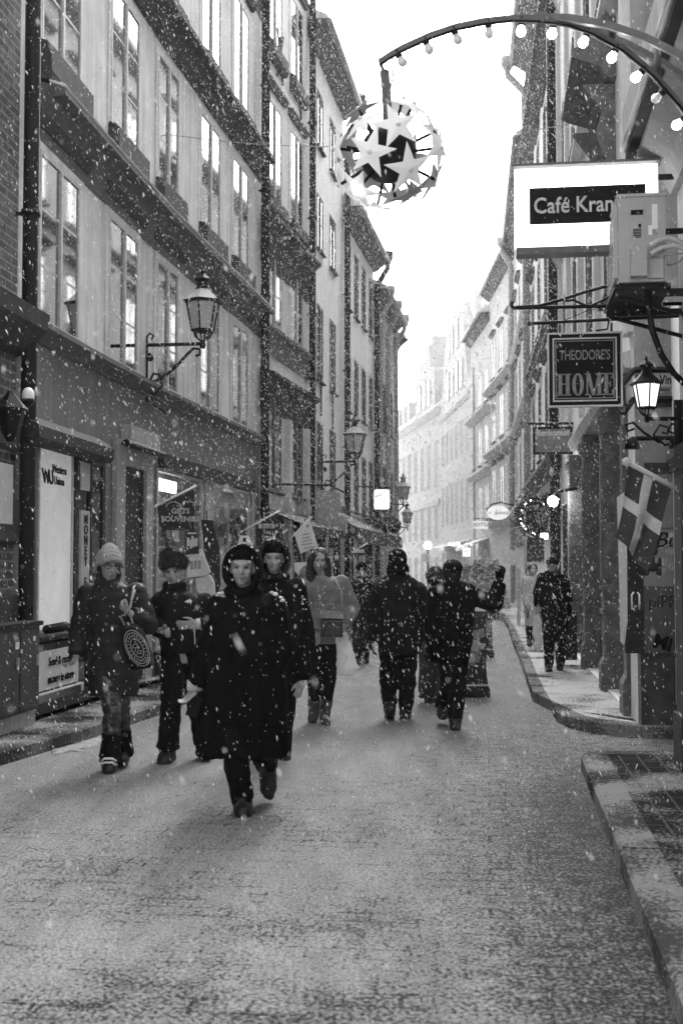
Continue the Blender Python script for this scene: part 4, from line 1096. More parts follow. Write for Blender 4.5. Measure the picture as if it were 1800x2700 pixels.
# right-hand shop: two big windows, goods inside
M_shopg = mk('clear shop glass', .8, .02, 0)
_n = M_shopg.node_tree; _a = _n.nodes.new('ShaderNodeBsdfTransparent'); _g = _n.nodes.new('ShaderNodeBsdfGlossy'); _g.inputs['Roughness'].default_value = .03; _m = _n.nodes.new('ShaderNodeMixShader'); _m.inputs[0].default_value = .22
_n.links.new(_a.outputs[0], _m.inputs[1]); _n.links.new(_g.outputs[0], _m.inputs[2]); _n.links.new(_m.outputs[0], _n.nodes['Material Output'].inputs[0])
for sh in SH[3:]:
    win(b, L1, *sh, .14, 0, 0, M_frame, M_shopg, sill=1, name='shop_window')
M_g1, M_g2, M_g3 = mk('goods pale', .75, .8, .3, 12), mk('goods grey', .4, .8, .5, 12), mk('goods dark', .05, .8, .5, 12)
for (u0, u1, za, zbb) in SH[3:]:
    for m, n, ln in ((M_g1, 26, 'postcards'), (M_g2, 34, 'shelf_goods'), (M_g3, 22, 'shelf_goods')):
        mb = MB()
        for i in range(n):
            a = random.uniform(u0 + .08, u1 - .25); z = random.uniform(za + .05, zbb - .5); dd = random.uniform(-.3, -.04)
            ww, hh = random.uniform(.05, .2), random.uniform(.06, .3)
            fbox(mb, L1, a, a + ww, dd, dd + random.uniform(.004, .03), z, z + hh)
        obj(ln, mb, m, b)
mb = MB(); fbox(mb, L1, U(415), U(658), .0, .09, zf, zf + .2); obj('fascia', mb, M_dark, b)
mb = MB(); fbox(mb, L1, U(535), U(554), .0, .04, zg, zf); obj('pilaster', mb, M_plD, b)
mb = MB(); fbox(mb, L1, U(657), U(664), .0, .05, .1, zf); obj('pilaster', mb, M_plD, b)
mb = MB(); fbox(mb, L1, U(411), U(655), -.36, -.34, zg, zf); obj('shop_back_panel', mb, M_g2, b)
mb = MB(); fbox(mb, L1, U(411) + .05, U(475), -.12, -.06, zf - .28, zf - .12); obj('tube_light', mb, mk('tube light', .8, .4, 0, emit=1.1), b)
mb = MB(); fprof(mb, L1, [(-.01, .1), (.07, .1), (.07, zg - .08), (-.01, zg - .06)], U(411), U(655)); obj('stall_riser', mb, M_dark, b)
mb = MB(); fprof(mb, L1, [(-.01, .1), (.12, .1), (.12, .3), (.06, .34), (.06, zb_ - .1), (-.01, zb_ - .08)], U(60), U(190)); obj('stall_riser', mb, M_dark, b)

# rolled awning box over the money shop, and the small one over the doorway
mb = MB(); za_ = L1.hit(95, 1158, .25)[1]
fprof(mb, L1, [(.0, za_ + .26), (.0, za_), (.22, za_ - .02), (.27, za_ + .03), (.27, za_ + .14), (.1, za_ + .26)], L1.hit(91, 1130, .22)[0], L1.hit(290, 1210, .22)[0])
top('awning_box', mb, M_dark, 'dark rolled-up awning box over the money exchange window', 'awning')
mb = MB(); zz = L1.hit(300, 1180, .2)[1]
mb.tube([L1.at(U(296), .16, zz + .12), L1.at(U(398), .16, zz + .12)], .045, 10); mb.bar(L1.at(U(305), -.01, zz + .12), L1.at(U(305), .16, zz + .12), .03); mb.bar(L1.at(U(390), -.01, zz + .12), L1.at(U(390), .16, zz + .12), .03)
top('awning_roller', mb, M_iron, 'thin black awning roller above the dark doorway between the shops', 'awning')

# ------------------------------------------------------------ left 2: narrow house, tall windows between pilasters
zA = L2.hit(692, 520, .3)[1]; zBb = L2.hit(691, 841, .12)[1]; zC = L2.hit(812, 1036, .2)[1]
print('L2 bands', zA, zBb, zC, L2.L)
w2 = [(.45, 1.5), (2.2, 3.25)]
r2 = [(zBb + .1, zBb + 2.05), (zA + .55, zA + 2.45), (zA + 3.6, zA + 5.3), (3.05, zC - .35)]
ops2 = [(a, c, p, q_) for p, q_ in r2 for a, c in w2]
b = house('pale narrow house with dark ledges and iron wall anchors', L2, 17, ops2 + [(.35, 1.7, .14, 2.6), (2.0, 3.5, .14, 2.6)], M_plB, 'narrow_house')
for p, q_ in r2:
    for a, c in w2: win(b, L2, a, c, p, q_, .18, 2, 1, M_frame if p > 5 else M_frame2, M_glass, surr=.12, sm=M_plB, hood=.12 if p > 5 else 0, apron=.3 if p > 8 else 0)
for a, c in ((.35, 1.7), (2.0, 3.5)): win(b, L2, a, c, .14, 2.6, .18, 0, 1, M_dark, M_glassd, sill=0, name='shop_window')
band(b, L2, cove(zA, .3, .9), M_corn); band(b, L2, [(-.02, zBb - .5), (.03, zBb - .5), (.06, zBb - .1), (.14, zBb - .03), (.14, zBb + .02), (-.02, zBb + .05)], M_corn2, 'string_course')
band(b, L2, cove(zC, .28, .7), M_corn)
for u in (.1, 1.85, 3.5):
    mb = MB(); fbox(mb, L2, u - .02, u + .22, -.02, .1, .1, zC - .7); fbox(mb, L2, u - .06, u + .26, .0, .14, 2.75, 2.9)
    obj('pilaster', mb, M_plA, b)
mb = MB(); fprof(mb, L2, [(.0, 2.68), (.85, 2.35), (.87, 2.2), (.85, 2.18), (.84, 2.33), (.0, 2.64)], .3, 3.6); obj('awning', mb, M_dark, b)
mb = MB()
for px, py in ((735, 150),):
    u, z = L2.hit(px, py)
    for s in (-.22, .22): mb.bar(L2.at(u - s, .03, z - .5), L2.at(u + s, .03, z + .5), .035)
u, z = L2.hit(790, 280); mb.bar(L2.at(u, .03, z - .55), L2.at(u, .03, z + .55), .035)
obj('wall_anchor', mb, M_iron, b)
pipe(b, L2, L2.L - .12, .3, 16, .12, .075)

# ------------------------------------------------------------ left 3, 4, 5
def zof(f, px, py, d=0): return f.hit(px, py, d)[1]
H3 = P(942, 284, L3.p[1].y).z
r3 = [(zof(L3, 848, 1010), zof(L3, 848, 815)), (zof(L3, 846, 668) + .0, zof(L3, 846, 525)), (zof(L3, 846, 400), zof(L3, 846, 255)), (3.3, 4.9)]
w3 = [(1.0, 1.75), (2.75, 3.55)]
b = house('whitewashed gabled house with small dark windows beyond the narrow house', L3, H3, [(a, c, p, q_) for p, q_ in r3 for a, c in w3] + [(.5, 2.1, .14, 2.5), (2.6, 4.3, .14, 2.5)], M_plC, 'white_house')
for p, q_ in r3:
    for a, c in w3: win(b, L3, a, c, p, q_, .28, 1, 1, M_frame2, M_glassd)
for a, c in ((.5, 2.1), (2.6, 4.3)): win(b, L3, a, c, .14, 2.5, .18, 0, 1, M_dark, M_glassd, sill=0, name='shop_window')
roofed(b, L3, H3, .42, ue=.1)
band(b, L3, [(-.02, 2.9), (.1, 2.95), (.14, 3.1), (-.02, 3.14)], M_corn2, 'string_course')
mb = MB()
for px, py in ((843, 1040), (874, 1080)):
    u, z = L3.hit(px, py); mb.bar(L3.at(u, .03, z - .5), L3.at(u, .03, z + .5), .035)
obj('wall_anchor', mb, M_iron, b)
pipe(b, L3, L3.L - .1, .3, H3 - .6, .12, .08, None, .45)

H4 = P(1020, 690, L4.p[1].y).z
r4 = [(zof(L4, 930, 830), zof(L4, 927, 660)), (zof(L4, 932, 1095), zof(L4, 930, 945)), (3.1, 4.7)]
g4 = grid(L4, 4, .72, r4)
b = house('pale house with four close rows of dark windows on the left side', L4, H4, g4 + [(.4, 2.4, .14, 2.5), (2.9, 5, .14, 2.5)], M_plC, 'rendered_house')
for o4 in g4: win(b, L4, *o4, .2, 2, 1, M_frame2, M_glassd, surr=.08, sm=M_plB)
for a, c in ((.4, 2.4), (2.9, 5)): win(b, L4, a, c, .14, 2.5, .18, 0, 1, M_dark, M_glassd, sill=0, name='shop_window')
roofed(b, L4, H4, .42, ue=.1)
mb = MB(); fbox(mb, L4, 3.4, L4.L - .3, -1.2, -.1, H4 + .05, H4 + 2.3); dm = obj('dormer', mb, M_plB, b)
mb = MB(); fbox(mb, L4, 3.3, L4.L - .2, -1.3, .05, H4 + 2.3, H4 + 2.5); obj('roof', mb, M_corn, dm)
pipe(b, L4, L4.L - .1, .3, H4 - .6, .12, .085, None, .45)
H5 = P(1052, 870, L5.p[1].y).z + .2
g5 = grid(L5, 3, .75, [(3.2, 4.8), (6, 7.5)])
b = house('small pale house with grey drainpipes at the far left bend', L5, H5, g5, M_far, 'corner_house')
for o4 in g5: win(b, L5, *o4, .2, 1, 1, M_frame2, M_glassd)
roofed(b, L5, H5, .4, ue=.05)
for u in (.6, 2.6, L5.L - .3): pipe(b, L5, u, .3, H5 - .6, .12, .085, M_pipe2, .42)
g6 = grid(L6, 8, .9, [(3, 4.6), (5.8, 7.4)])
b = house('grey house past the bend on the left', L6, 9.5, g6, M_plD, 'far_house')
for o4 in g6: win(b, L6, *o4, .2, 1, 1, M_frame2, M_glassd, sill=0)
roofed(b, L6, 9.5, .4)

# ------------------------------------------------------------ right: near house at the frame's edge (projecting eave, stone post)
zE = P(1651, 393, 8.75).z
b = house('near right house whose wide eave juts over the alley corner', R0, zE + 3, [], M_plD, 'corner_house', depth=4)
lipd = R0far.x - P(1651, 393, 8.75).x
print('R0 lip', zE, lipd)
mb = MB(); fprof(mb, R0, [(-.02, zE - .34), (.05, zE - .34), (.12, zE - .2), (.3, zE - .1), (.3, zE + .06), (-.02, zE + .07)], 4, R0.L + .02)
obj('cove', mb, M_plD, b)
mb = MB(); fprof(mb, R0, [(-.02, zE + .075), (lipd - .17, zE + .06), (lipd - .17, zE + .012), (lipd, zE + .0), (lipd + .012, zE + .005), (lipd + .02, zE + .3), (-.02, zE + .9)], 4, R0.L + .03)
obj('eave', mb, M_plD, b)
mb = MB(); fprof(mb, R0, [(lipd - .19, zE + .01), (lipd - .19, zE - .05), (lipd, zE - .05), (lipd, zE + .009)], 4, R0.L + .04); fprof(mb, R0, [(.28, zE + .058), (.28, zE - .05), (lipd - .192, zE - .05), (lipd - .192, zE + .055)], R0.L - .16, R0.L + .04); obj('eave_board', mb, M_dark, b)
mb = MB(); mb.tube([R0.at(4, lipd + .03, zE + .02), R0.at(R0.L + .04, lipd + .03, zE + .02)], .012, 6); obj('drip_edge', mb, M_white, b)
u0 = R0.L
mb = MB(); fbox(mb, R0, u0 - .3, u0 + .02, -.06, .05, .1, 2.25); fprof(mb, R0, [(-.05, 2.252), (.06, 2.252), (.1, 2.34), (.1, 2.4), (-.05, 2.5)], u0 - .36, u0 + .04); fbox(mb, R0, u0 - .34, u0 + .03, -.06, .075, .1, .5)
obj('stone_post', mb, M_stone, b)

# ------------------------------------------------------------ right 1: corner house on the alley
A1 = Fac([RC, Vector((7, 11.0))], -1)     # its face on the alley, towards us
A1.tn = lambda i: (Vector((1, 0)), Vector((0, -1)))
A1c = lambda px, py, d=0: (P(px, py, 11.0 - d).x - RC.x, P(px, py, 11.0 - d).z)
zL = P(1595, 1080, 14.3).z
ops = [(.55, 9.6, .14, zL)]
ww1 = [(1.6, 2.7), (4.3, 5.4), (7.0, 8.1), (9.7, 10.8)]
rr1 = [(4.6, 6.5), (8.1, 10.0)]
ops += [(a, c, p, q_) for p, q_ in rr1 for a, c in ww1] + [(10.3, 11.4, .14, 2.7)]
b = R1b = house('light plastered corner house with carved window hoods and pilastered shopfront', R1, 13, ops, M_plW, 'corner_house', rev=.35, bdir=(5, .2, 0))
for p, q_ in rr1:
    for a, c in ww1: win(b, R1, a, c, p, q_, .25, 2, 1, M_frame2, M_glass, surr=.16, sm=M_plB)
win(b, R1, 10.3, 11.4, .14, 2.7, .25, 1, 1, M_dark, M_glassd, sill=0, name='door')
for p, q_ in rr1[:2]:       # heavy carved hoods on scrolled brackets
    for a, c in ww1[:1]:
        mb = MB(); zz = q_ + .2
        fprof(mb, R1, [(-.02, zz), (.1, zz), (.16, zz + .12), (.4, zz + .2), (.46, zz + .24), (.46, zz + .32), (.3, zz + .36), (.1, zz + .75), (-.02, zz + .9)], a - .35, c + .35)
        for u in (a - .22, c + .1):
            fprof(mb, R1, [(-.02, zz - .9), (.08, zz - .85), (.2, zz - .5), (.14, zz - .3), (.34, zz - .02), (-.02, zz - .02)], u, u + .13)
        for k in range(9):
            u = random.uniform(a - .3, c + .3)
            mb.ball(R1.at(u, random.uniform(.06, .24), zz + random.uniform(.36, .62)), random.uniform(.07, .15), 8, 6)
        obj('carved_hood', mb, M_carv, b)
band(b, R1, [(-.02, 7.35), (.06, 7.35), (.16, 7.5), (.16, 7.58), (-.02, 7.62)], M_plB, 'string_course')
band(b, R1, cove(13, .5, .8), M_plB)
mb = MB()
for u in (.05, 3.4, 6.2, 8.9, 11.3): fbox(mb, R1, u, u + .3, -.02, .07, zL + .3, 12.2)
obj('wall_strip', mb, M_plB, b)
pipe(b, R1, R1.L - .05, .3, 12.9, .13, .1)
# shopfront: dark glazing set back, pilasters in front
mb = MB(); fbox(mb, R1, .56, 9.6, -.34, -.3, .14, zL); obj('shop_glazing', mb, M_dark, b)
mb = MB()
for u in (1.2, 2.4, 4.0, 5.6, 7.2, 8.8):
    fbox(mb, R1, u, u + .07, -.3, -.22, .14, zL - .02)
fbox(mb, R1, .57, 9.6, -.3, -.2, zL - .5, zL - .35); fbox(mb, R1, .57, 9.6, -.3, -.18, .13, .6)
obj('shop_frame', mb, M_dark, b)
for u in (.62, 3.0, 6.0, 9.1):
    mb = MB(); w_ = .3
    fbox(mb, R1, u, u + w_, -.2, .03, .5, zL - .001)
    fbox(mb, R1, u - .03, u + w_ + .03, -.2, .07, .11, .42); fprof(mb, R1, [(-.2, .42), (.07, .42), (.03, .5), (-.2, .5)], u - .02, u + w_ + .02)
    for z in (1.02, 1.3): fbox(mb, R1, u - .02, u + w_ + .02, -.2, .055, z, z + .045)
    for k in range(3): fbox(mb, R1, u + .05 + k * .075, u + .09 + k * .075, .031, .05, 1.4, zL - .5)
    fprof(mb, R1, [(-.2, zL - .32), (.04, zL - .32), (.09, zL - .2), (.09, zL - .12), (-.2, zL - .1)], u - .04, u + w_ + .04)
    obj('pilaster', mb, M_carv, b)
mb = MB(); fprof(mb, R1, [(-.02, zL + .0), (.05, zL), (.1, zL + .1), (.1, zL + .14), (-.02, zL + .18)], .3, 9.9); obj('lintel', mb, M_plB, b)
# alley face
mb = MB(); mb.quad((RC.x, 11.0, 0), (7.5, 11.0, 0), (7.5, 11.0, 13), (RC.x, 11.0, 13)); mb.quad((RC.x, 11.0, 0), (RC.x, 11.0, 13), (RC.x, 11.003, 13), (RC.x, 11.003, 0))
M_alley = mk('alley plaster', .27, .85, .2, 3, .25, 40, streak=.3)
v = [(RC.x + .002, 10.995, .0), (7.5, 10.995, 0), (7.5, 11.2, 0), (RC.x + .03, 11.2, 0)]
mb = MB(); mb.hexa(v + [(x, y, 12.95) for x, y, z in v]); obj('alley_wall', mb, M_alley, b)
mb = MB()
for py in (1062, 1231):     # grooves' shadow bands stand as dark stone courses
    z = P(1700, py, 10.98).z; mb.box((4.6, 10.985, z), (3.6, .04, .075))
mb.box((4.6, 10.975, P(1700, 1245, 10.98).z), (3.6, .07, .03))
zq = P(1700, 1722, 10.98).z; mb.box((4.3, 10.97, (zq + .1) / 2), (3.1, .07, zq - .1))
obj('groove_shadow_and_base', mb, M_stone, b)

# ------------------------------------------------------------ right 2 - 5
def facrow(fac, n, w, rows, **k):
    g = grid(fac, n, w, rows)
    return g
HR2 = P(1360, 166, R2.p[1].y).z
g = grid(R2, 4, 1.0, [(4.2, 6.0), (7.3, 9.1), (10.4, 12.1), (13.1, 14.4)])
b = house('tall light house with layered cornices and long eave on the right', R2, HR2, g, M_plW, 'tall_house')
for o4 in g: win(b, R2, *o4, .2, 1, 1, M_frame2, M_glass, surr=.16, sm=M_plC, hood=.2)
for z, o_ in ((3.7, .3), (6.9, .16), (10.0, .16), (12.8, .35)): band(b, R2, [(-.02, z - .2), (.05, z - .2), (o_ * .7, z - .06), (o_, z - .02), (o_, z + .05), (-.02, z + .1)], M_corn2)
roofed(b, R2, HR2, .45, gut=True); pipe(b, R2, R2.L - .05, .3, HR2 - .7, .13, .1, M_pipe2, .6)
mb = MB(); fprof(mb, R2, [(-.02, 3.0), (.1, 2.9), (.12, 2.4), (.06, 2.3), (-.02, 2.3)], .3, 9); obj('shopfront', mb, M_dark, b)
HR3 = P(1338, 654, R3.p[1].y).z + .2
g = grid(R3, 4, 1.0, [(4.0, 5.8), (6.9, 8.6), (9.6, 11.1)])
b = house('light house with tall window strips behind the bank sign', R3, HR3, g, M_far, 'light_house')
for o4 in g: win(b, R3, *o4, .2, 1, 1, M_frame, M_glass, surr=.14, sm=M_far, hood=.15)
for z, o_ in ((3.5, .3), (6.5, .2), (9.2, .2)): band(b, R3, [(-.02, z - .2), (.05, z - .2), (o_, z - .02), (o_, z + .05), (-.02, z + .1)], M_corn3)
roofed(b, R3, HR3, .35, gut=True); pipe(b, R3, R3.L - .1, .3, HR3 - .7, .13, .1, M_pipe2, .45)
mb = MB(); fprof(mb, R3, [(-.02, 3.0), (.1, 2.9), (.12, 2.4), (.06, 2.3), (-.02, 2.3)], .3, 9); obj('shopfront', mb, M_dark, b)
HR4 = P(1279, 777, R4.p[1].y).z
g = grid(R4, 3, 1.0, [(3.9, 5.7), (6.9, 8.6), (9.6, 11.2)])
b = house('grey house with steep eave right of the gabled house', R4, HR4, g, M_far, 'grey_house')
for o4 in g: win(b, R4, *o4, .2, 1, 1, M_frame, M_glass, surr=.14, sm=M_far, hood=.15)
for z, o_ in ((3.5, .35), (6.4, .35), (9.1, .35)): band(b, R4, [(-.02, z - .25), (.05, z - .25), (o_, z - .02), (o_, z + .05), (-.02, z + .1)], M_corn3)
roofed(b, R4, HR4, .4, rise=3)
HR5 = P(1261, 900, R5.p[1].y).z
g = grid(R5, 3, 1.0, [(3.6, 5.3), (6.3, 8.0), (9.0, 10.4)])
b = house('pale house with banded corner stones beside the gabled house', R5, HR5, g, M_far, 'banded_house')
for o4 in g: win(b, R5, *o4, .2, 1, 1, M_frame, M_glass, surr=.14, sm=M_far)
for z, o_ in ((5.9, .3), (8.6, .35)): band(b, R5, [(-.02, z - .25), (.05, z - .25), (o_, z - .02), (o_, z + .05), (-.02, z + .1)], M_corn3)
mb = MB()
for i in range(13): fbox(mb, R5, R5.L - 1.2, R5.L - .01, -.02, .07, .2 + i * .85, .2 + i * .85 + .8)
obj('corner_stones', mb, M_far, b)
roofed(b, R5, HR5, .4, rise=3)

# ------------------------------------------------------------ the two gabled houses that close the street
M_fwin = mk('far window pane', .06, .3, .3, 3)
H6 = 10.2
g = grid(R6, 6, .95, [(3.9, 6.2), (7.4, 9.2)], .4, R6.L - .4) + grid(R6, 6, .9, [(.3, 2.5)], .4, R6.L - .4)
b = house('tall white house with a curved gable closing the street', R6, H6, g, M_far, 'gabled_house')
for o4 in g: win(b, R6, *o4, .2, 1, 1, M_frame, M_fwin, sill=0)
for z, o_ in ((2.9, .15), (10.2, .15)): band(b, R6, [(-.02, z - .2), (.05, z - .2), (o_, z - .02), (o_, z + .05), (-.02, z + .1)], M_corn3)
mb = MB(); L_ = R6.L
gp_ = [(0, H6 + .11), (L_, H6 + .11), (L_ * .93, H6 + .9), (L_ * .86, H6 + 2.2), (L_ * .80, H6 + 3.8), (L_ * .55, H6 + 6.0), (L_ * .5, H6 + 6.1), (L_ * .45, H6 + 6.0), (L_ * .2, H6 + 3.8), (L_ * .14, H6 + 2.2), (L_ * .07, H6 + .9)]
ax, nx = R6.axes(0); mb.prism(gp_, R6.at(0, 0, 0), ax, (0, 0, 1), -nx * .6)
gb = obj('gable', mb, M_far, b)
for a, c in ((L_ * .22, H6 + .7), (L_ * .36, H6 + .7), (L_ * .5, H6 + .7), (L_ * .64, H6 + .7), (L_ * .34, H6 + 3.0), (L_ * .5, H6 + 3.0), (L_ * .62, H6 + 3.0)):
    mb = MB(); fbox(mb, R6, a, a + .8, .002, .05, c, c + 1.5); obj('window', mb, M_fwin, gb)
mb = MB(); fprof(mb, R6, [(-.6, H6 + 5.6), (-6, H6 + 5.6), (-6, H6), (-.6, H6)], L_ * .2, L_ * .8); obj('roof', mb, M_roof, b)
mb = MB(); q0 = P(1172, 900, 72); mb.box((q0.x, 72.5, 13), (1.6, 1.2, 5.5)); obj('chimney', mb, M_far, b)
mb = MB(); q0 = P(1265, 760, 66); mb.tube([(q0.x - .8, 66, 14), (q0.x - .8, 66, 19.4)], .04, 5); obj('mast', mb, M_pipe2, b)
H7 = P(1140, 1090, 71.7).z
g = grid(R7, 8, .95, [(3.3, 5.6), (6.4, 9.2)]) + grid(R7, 8, .95, [(.3, 2.3)])
b = house('white house with an arched dormer and long cornice at the street end', R7, H7, g, M_far, 'dormered_house')
for o4 in g: win(b, R7, *o4, .2, 1, 1, M_frame, M_fwin, sill=0)
for z, o_ in ((5.6, .12), (H7, .35)): band(b, R7, [(-.02, z - .3), (.05, z - .3), (o_, z - .02), (o_, z + .05), (-.02, z + .1)], M_corn3)
mb = MB(); fprof(mb, R7, [(.3, H7 + .11), (-3.2, H7 + 3.6), (-3.6, H7 + 3.6), (-5, H7 + .11)], 0, R7.L); obj('roof', mb, M_roof, b)
mb = MB(); ax, nx = R7.axes(0)
u0 = R7.hit(1150, 1060)[0]; u1 = R7.hit(1098, 1100)[0]; wd = u1 - u0
ar = [(0, 0), (wd, 0), (wd, 2.4), (wd * .8, 2.8), (wd * .78, 3.3)] + [(wd / 2 + wd * .28 * math.cos(a), 3.4 + 1.1 * math.sin(a)) for a in [math.pi * i / 8 for i in range(9)]] + [(wd * .22, 3.3), (wd * .2, 2.8), (0, 2.4)]
mb.prism(ar, R7.at(u0, .1, H7 + .12), ax, (0, 0, 1), -nx * 2.5); dm = obj('dormer', mb, M_far, b)
for k in range(3):
    mb = MB(); a = u0 + wd * (.2 + .24 * k); fbox(mb, R7, a, a + .75, .102, .14, H7 + .5, H7 + 2.1); obj('window', mb, M_fwin, dm)
mb = MB()
for k in range(3):
    a = R7.L * .62 + k * 1.9
    fbox(mb, R7, a, a + 1.1, -1.6, -.2, H7 + .12, H7 + 1.9)
obj('attic_window', mb, M_far, b)
# ------------------------------------------------------------ things in the street
M_led = mk('lit bulb', .9, .3, 0, emit=9)
M_clear = mk('clear bulb', .6, .05, 0, spec=.9)
M_steel = mk('weathered steel bar', .10, .45, .35, 14, .15, 40)
M_star = mk('star paper', .85, .7, .06, 12, emit=.025)  # faint paper glow added to whiten the stars
_n = M_star.node_tree; _t = _n.nodes.new('ShaderNodeBsdfTranslucent'); _t.inputs[0].default_value = (.9, .9, .9, 1); _m = _n.nodes.new('ShaderNodeMixShader'); _m.inputs[0].default_value = .3
_n.links.new(_n.nodes['Principled BSDF'].outputs[0], _m.inputs[1]); _n.links.new(_t.outputs[0], _m.inputs[2]); _n.links.new(_m.outputs[0], _n.nodes['Material Output'].inputs[0])
M_signw = mk('backlit sign panel', .85, .4, .04, 4, emit=.75)
M_cream = mk('sign cream', .5, .6, .15, 10)
M_grey = mk('sign grey', .22, .5, .12, 8)
M_ac = mk('air conditioner enamel', .36, .45, .08, 6)
M_banner = mk('banner cloth', .04, .85, .25, 10, spec=.1)
M_red = mk('flag dark cloth', .045, .85, .2, 10, .2, 60)
UR = Vector((.992, -.127, 0)).normalized(); ZV = Vector((0, 0, 1))
def plate(mb, O, U, w, h, t=.03):   # upright slab centred on O
    U = Vector(U); W = U.cross(ZV)
    mb.prism([(-w / 2, -h / 2), (w / 2, -h / 2), (w / 2, h / 2), (-w / 2, h / 2)], Vector(O) - W * t / 2, U, ZV, W * t)
def frame(mb, O, U, w, h, b, t=.02, off=0):
    U = Vector(U); W = U.cross(ZV); O = Vector(O) + W * off
    for cx, cz, a, c in ((0, h / 2 - b / 2, w, b), (0, -h / 2 + b / 2, w, b), (-w / 2 + b / 2, 0, b, h - 2 * b), (w / 2 - b / 2, 0, b, h - 2 * b)):
        plate(mb, O + U * cx + ZV * cz, U, a, c, t)

# ---- arch of bulbs over the street
YA = 6.6
t = thing('light_arch', P(1960, 580, YA), 'curved steel arch hung with round bulbs reaching over the street', 'light arch')
main = [(1000, 165), (1030, 145), (1060, 128), (1130, 96), (1200, 72), (1280, 56), (1350, 49), (1420, 50), (1500, 62), (1560, 84), (1640, 128), (1720, 195), (1790, 275), (1850, 365), (1900, 450), (1965, 580)]
def along(path, y0, y1, n=5):
    out = []
    for i in range(len(path) - 1):
        for k in range(n):
            f = k / n; a, c = path[i], path[i + 1]; g = (i + f) / (len(path) - 1)
            out.append(P(a[0] + (c[0] - a[0]) * f, a[1] + (c[1] - a[1]) * f, y0 + (y1 - y0) * g))
    return out + [P(path[-1][0], path[-1][1], y1)]
def strip(mb, pts, w, h):
    for a, c in zip(pts, pts[1:]): mb.bar(a, c + (c - a).normalized() * .004, w, h)
mb = MB(); strip(mb, along(main, YA, YA - .05, 3), .04, .029); obj('arch_bar', mb, M_steel, t)
mb = MB(); strip(mb, along([(1410, 46), (1500, 49), (1600, 66), (1700, 100), (1800, 150), (1960, 240)], YA + .02, YA - .4, 4), .038, .038); obj('stay_bar', mb, M_steel, t)
mb = MB(); strip(mb, along([(1480, 58), (1560, 78), (1650, 116), (1750, 168), (1960, 318)], YA + .05, YA + .2, 4), .034, .034); obj('stay_bar', mb, M_steel, t)
mb = MB(); a = P(1610, 70, YA); mb.tube([P(1612, 70, YA - .1), P(1612, 98, YA)], .02, 6); obj('spacer', mb, M_steel, t); mb = MB(); mb.tube([P(1735, 118, YA - .2), P(1728, 200, YA)], .02, 6); obj('spacer', mb, M_steel, t)
bulbs = [(1062, 166, 0), (1127, 122, 0), (1209, 112, 0), (1290, 94, 0), (1372, 95, 1), (1450, 109, 1), (1528, 131, 1), (1604, 167, 1), (1670, 209, 1), (1726, 262, 0), (1786, 327, 1)]
mp = along(main, YA, YA - .05, 12)
for px, py, lit in bulbs:
    p = P(px, py, YA - .01); q = min(mp, key=lambda v: (v - p).length); d = (p - q).normalized()
    mb = MB(); mb.tube([q - d * .005, q + d * .03, q + d * .043], [.022, .02, .015], 10); s = obj('socket', mb, M_black, t, True)
    mb = MB(); mb.ball(q + d * .072, .027, 14, 10); mb.tube([q + d * .038, q + d * .06], [.015, .022], 10); obj('bulb', mb, M_led if lit else M_clear, s, True)
mb = MB(); mb.tube([v - Vector((0, .02, .024)) for v in along(main, YA, YA - .05, 2)], .008, 6); obj('cable', mb, M_black, t, True)

# ---- ball of stars
c0 = P(1022, 408, YA)
t = thing('star_lamp', c0, 'round cluster lamp of pale paper stars hanging from the arch tip', 'star lamp')
mb = MB(); mb.tube([P(1013, 186, YA), P(1019, 250, YA), P(1022, 340, YA)], .027, 4); mb.tube([P(1003, 170, YA), P(1013, 190, YA)], .01, 6); mb.tube([P(1034, 150, YA), P(1036, 200, YA), P(1028, 235, YA)], .006, 6); obj('hanger', mb, M_steel, t)
mb = MB(); mb.ball(c0, .16, 18, 12)
co_ = obj('core', mb, M_black, t, True)
rnd = random.Random(11); N = 20
M_star2 = thin(mk('star paper darkened', .42, .7, .12, 12), .2)  # darker copy of the star paper; its dimness is painted in
for i in range(N):
    z = 1 - 2 * (i + .5) / N; ph = i * 2.39996 + .62; r = math.sqrt(1 - z * z)
    n = Vector((r * math.cos(ph), r * math.sin(ph), z)); a = n.orthogonal().normalized(); bq = n.cross(a); rot = rnd.uniform(0, 6); sz = rnd.uniform(.9, 1.1); cc = c0 + n * rnd.uniform(.25, .32); n0 = n; n = (n + Vector((rnd.gauss(0, .32), rnd.gauss(0, .32), rnd.gauss(0, .32)))).normalized()
    pts = []
    for k in range(10):
        rr = (.14 if k % 2 == 0 else .054) * sz
        an = rot + k * math.pi / 5; pts.append(cc + (a * math.cos(an) + bq * math.sin(an)) * rr - n * (.018 if k % 2 == 0 else .0))
    mb = MB(); th = n * -.005
    mb.add([cc + n * .018] + pts + [p + th for p in pts] + [cc + n * .012], [(0, 1 + k, 1 + (k + 1) % 10) for k in range(10)] + [(21, 11 + (k + 1) % 10, 11 + k) for k in range(10)] + [(1 + k, 11 + k, 11 + (k + 1) % 10, 1 + (k + 1) % 10) for k in range(10)])
    s = obj('star', mb, M_star if i % 5 not in (1, 3) else M_star2, t)
    mb = MB(); mb.tube([c0 + n0 * .13, cc + n * .01], .009, 6); obj('stem', mb, M_black, s)
    mb = MB(); mb.ball(cc + n * .016, .019 if (n.z < -.45 and n.y < .3) else .013, 10, 8); obj('bulb', mb, M_led if (n.z < -.45 and n.y < .3) else M_clear, s, True)

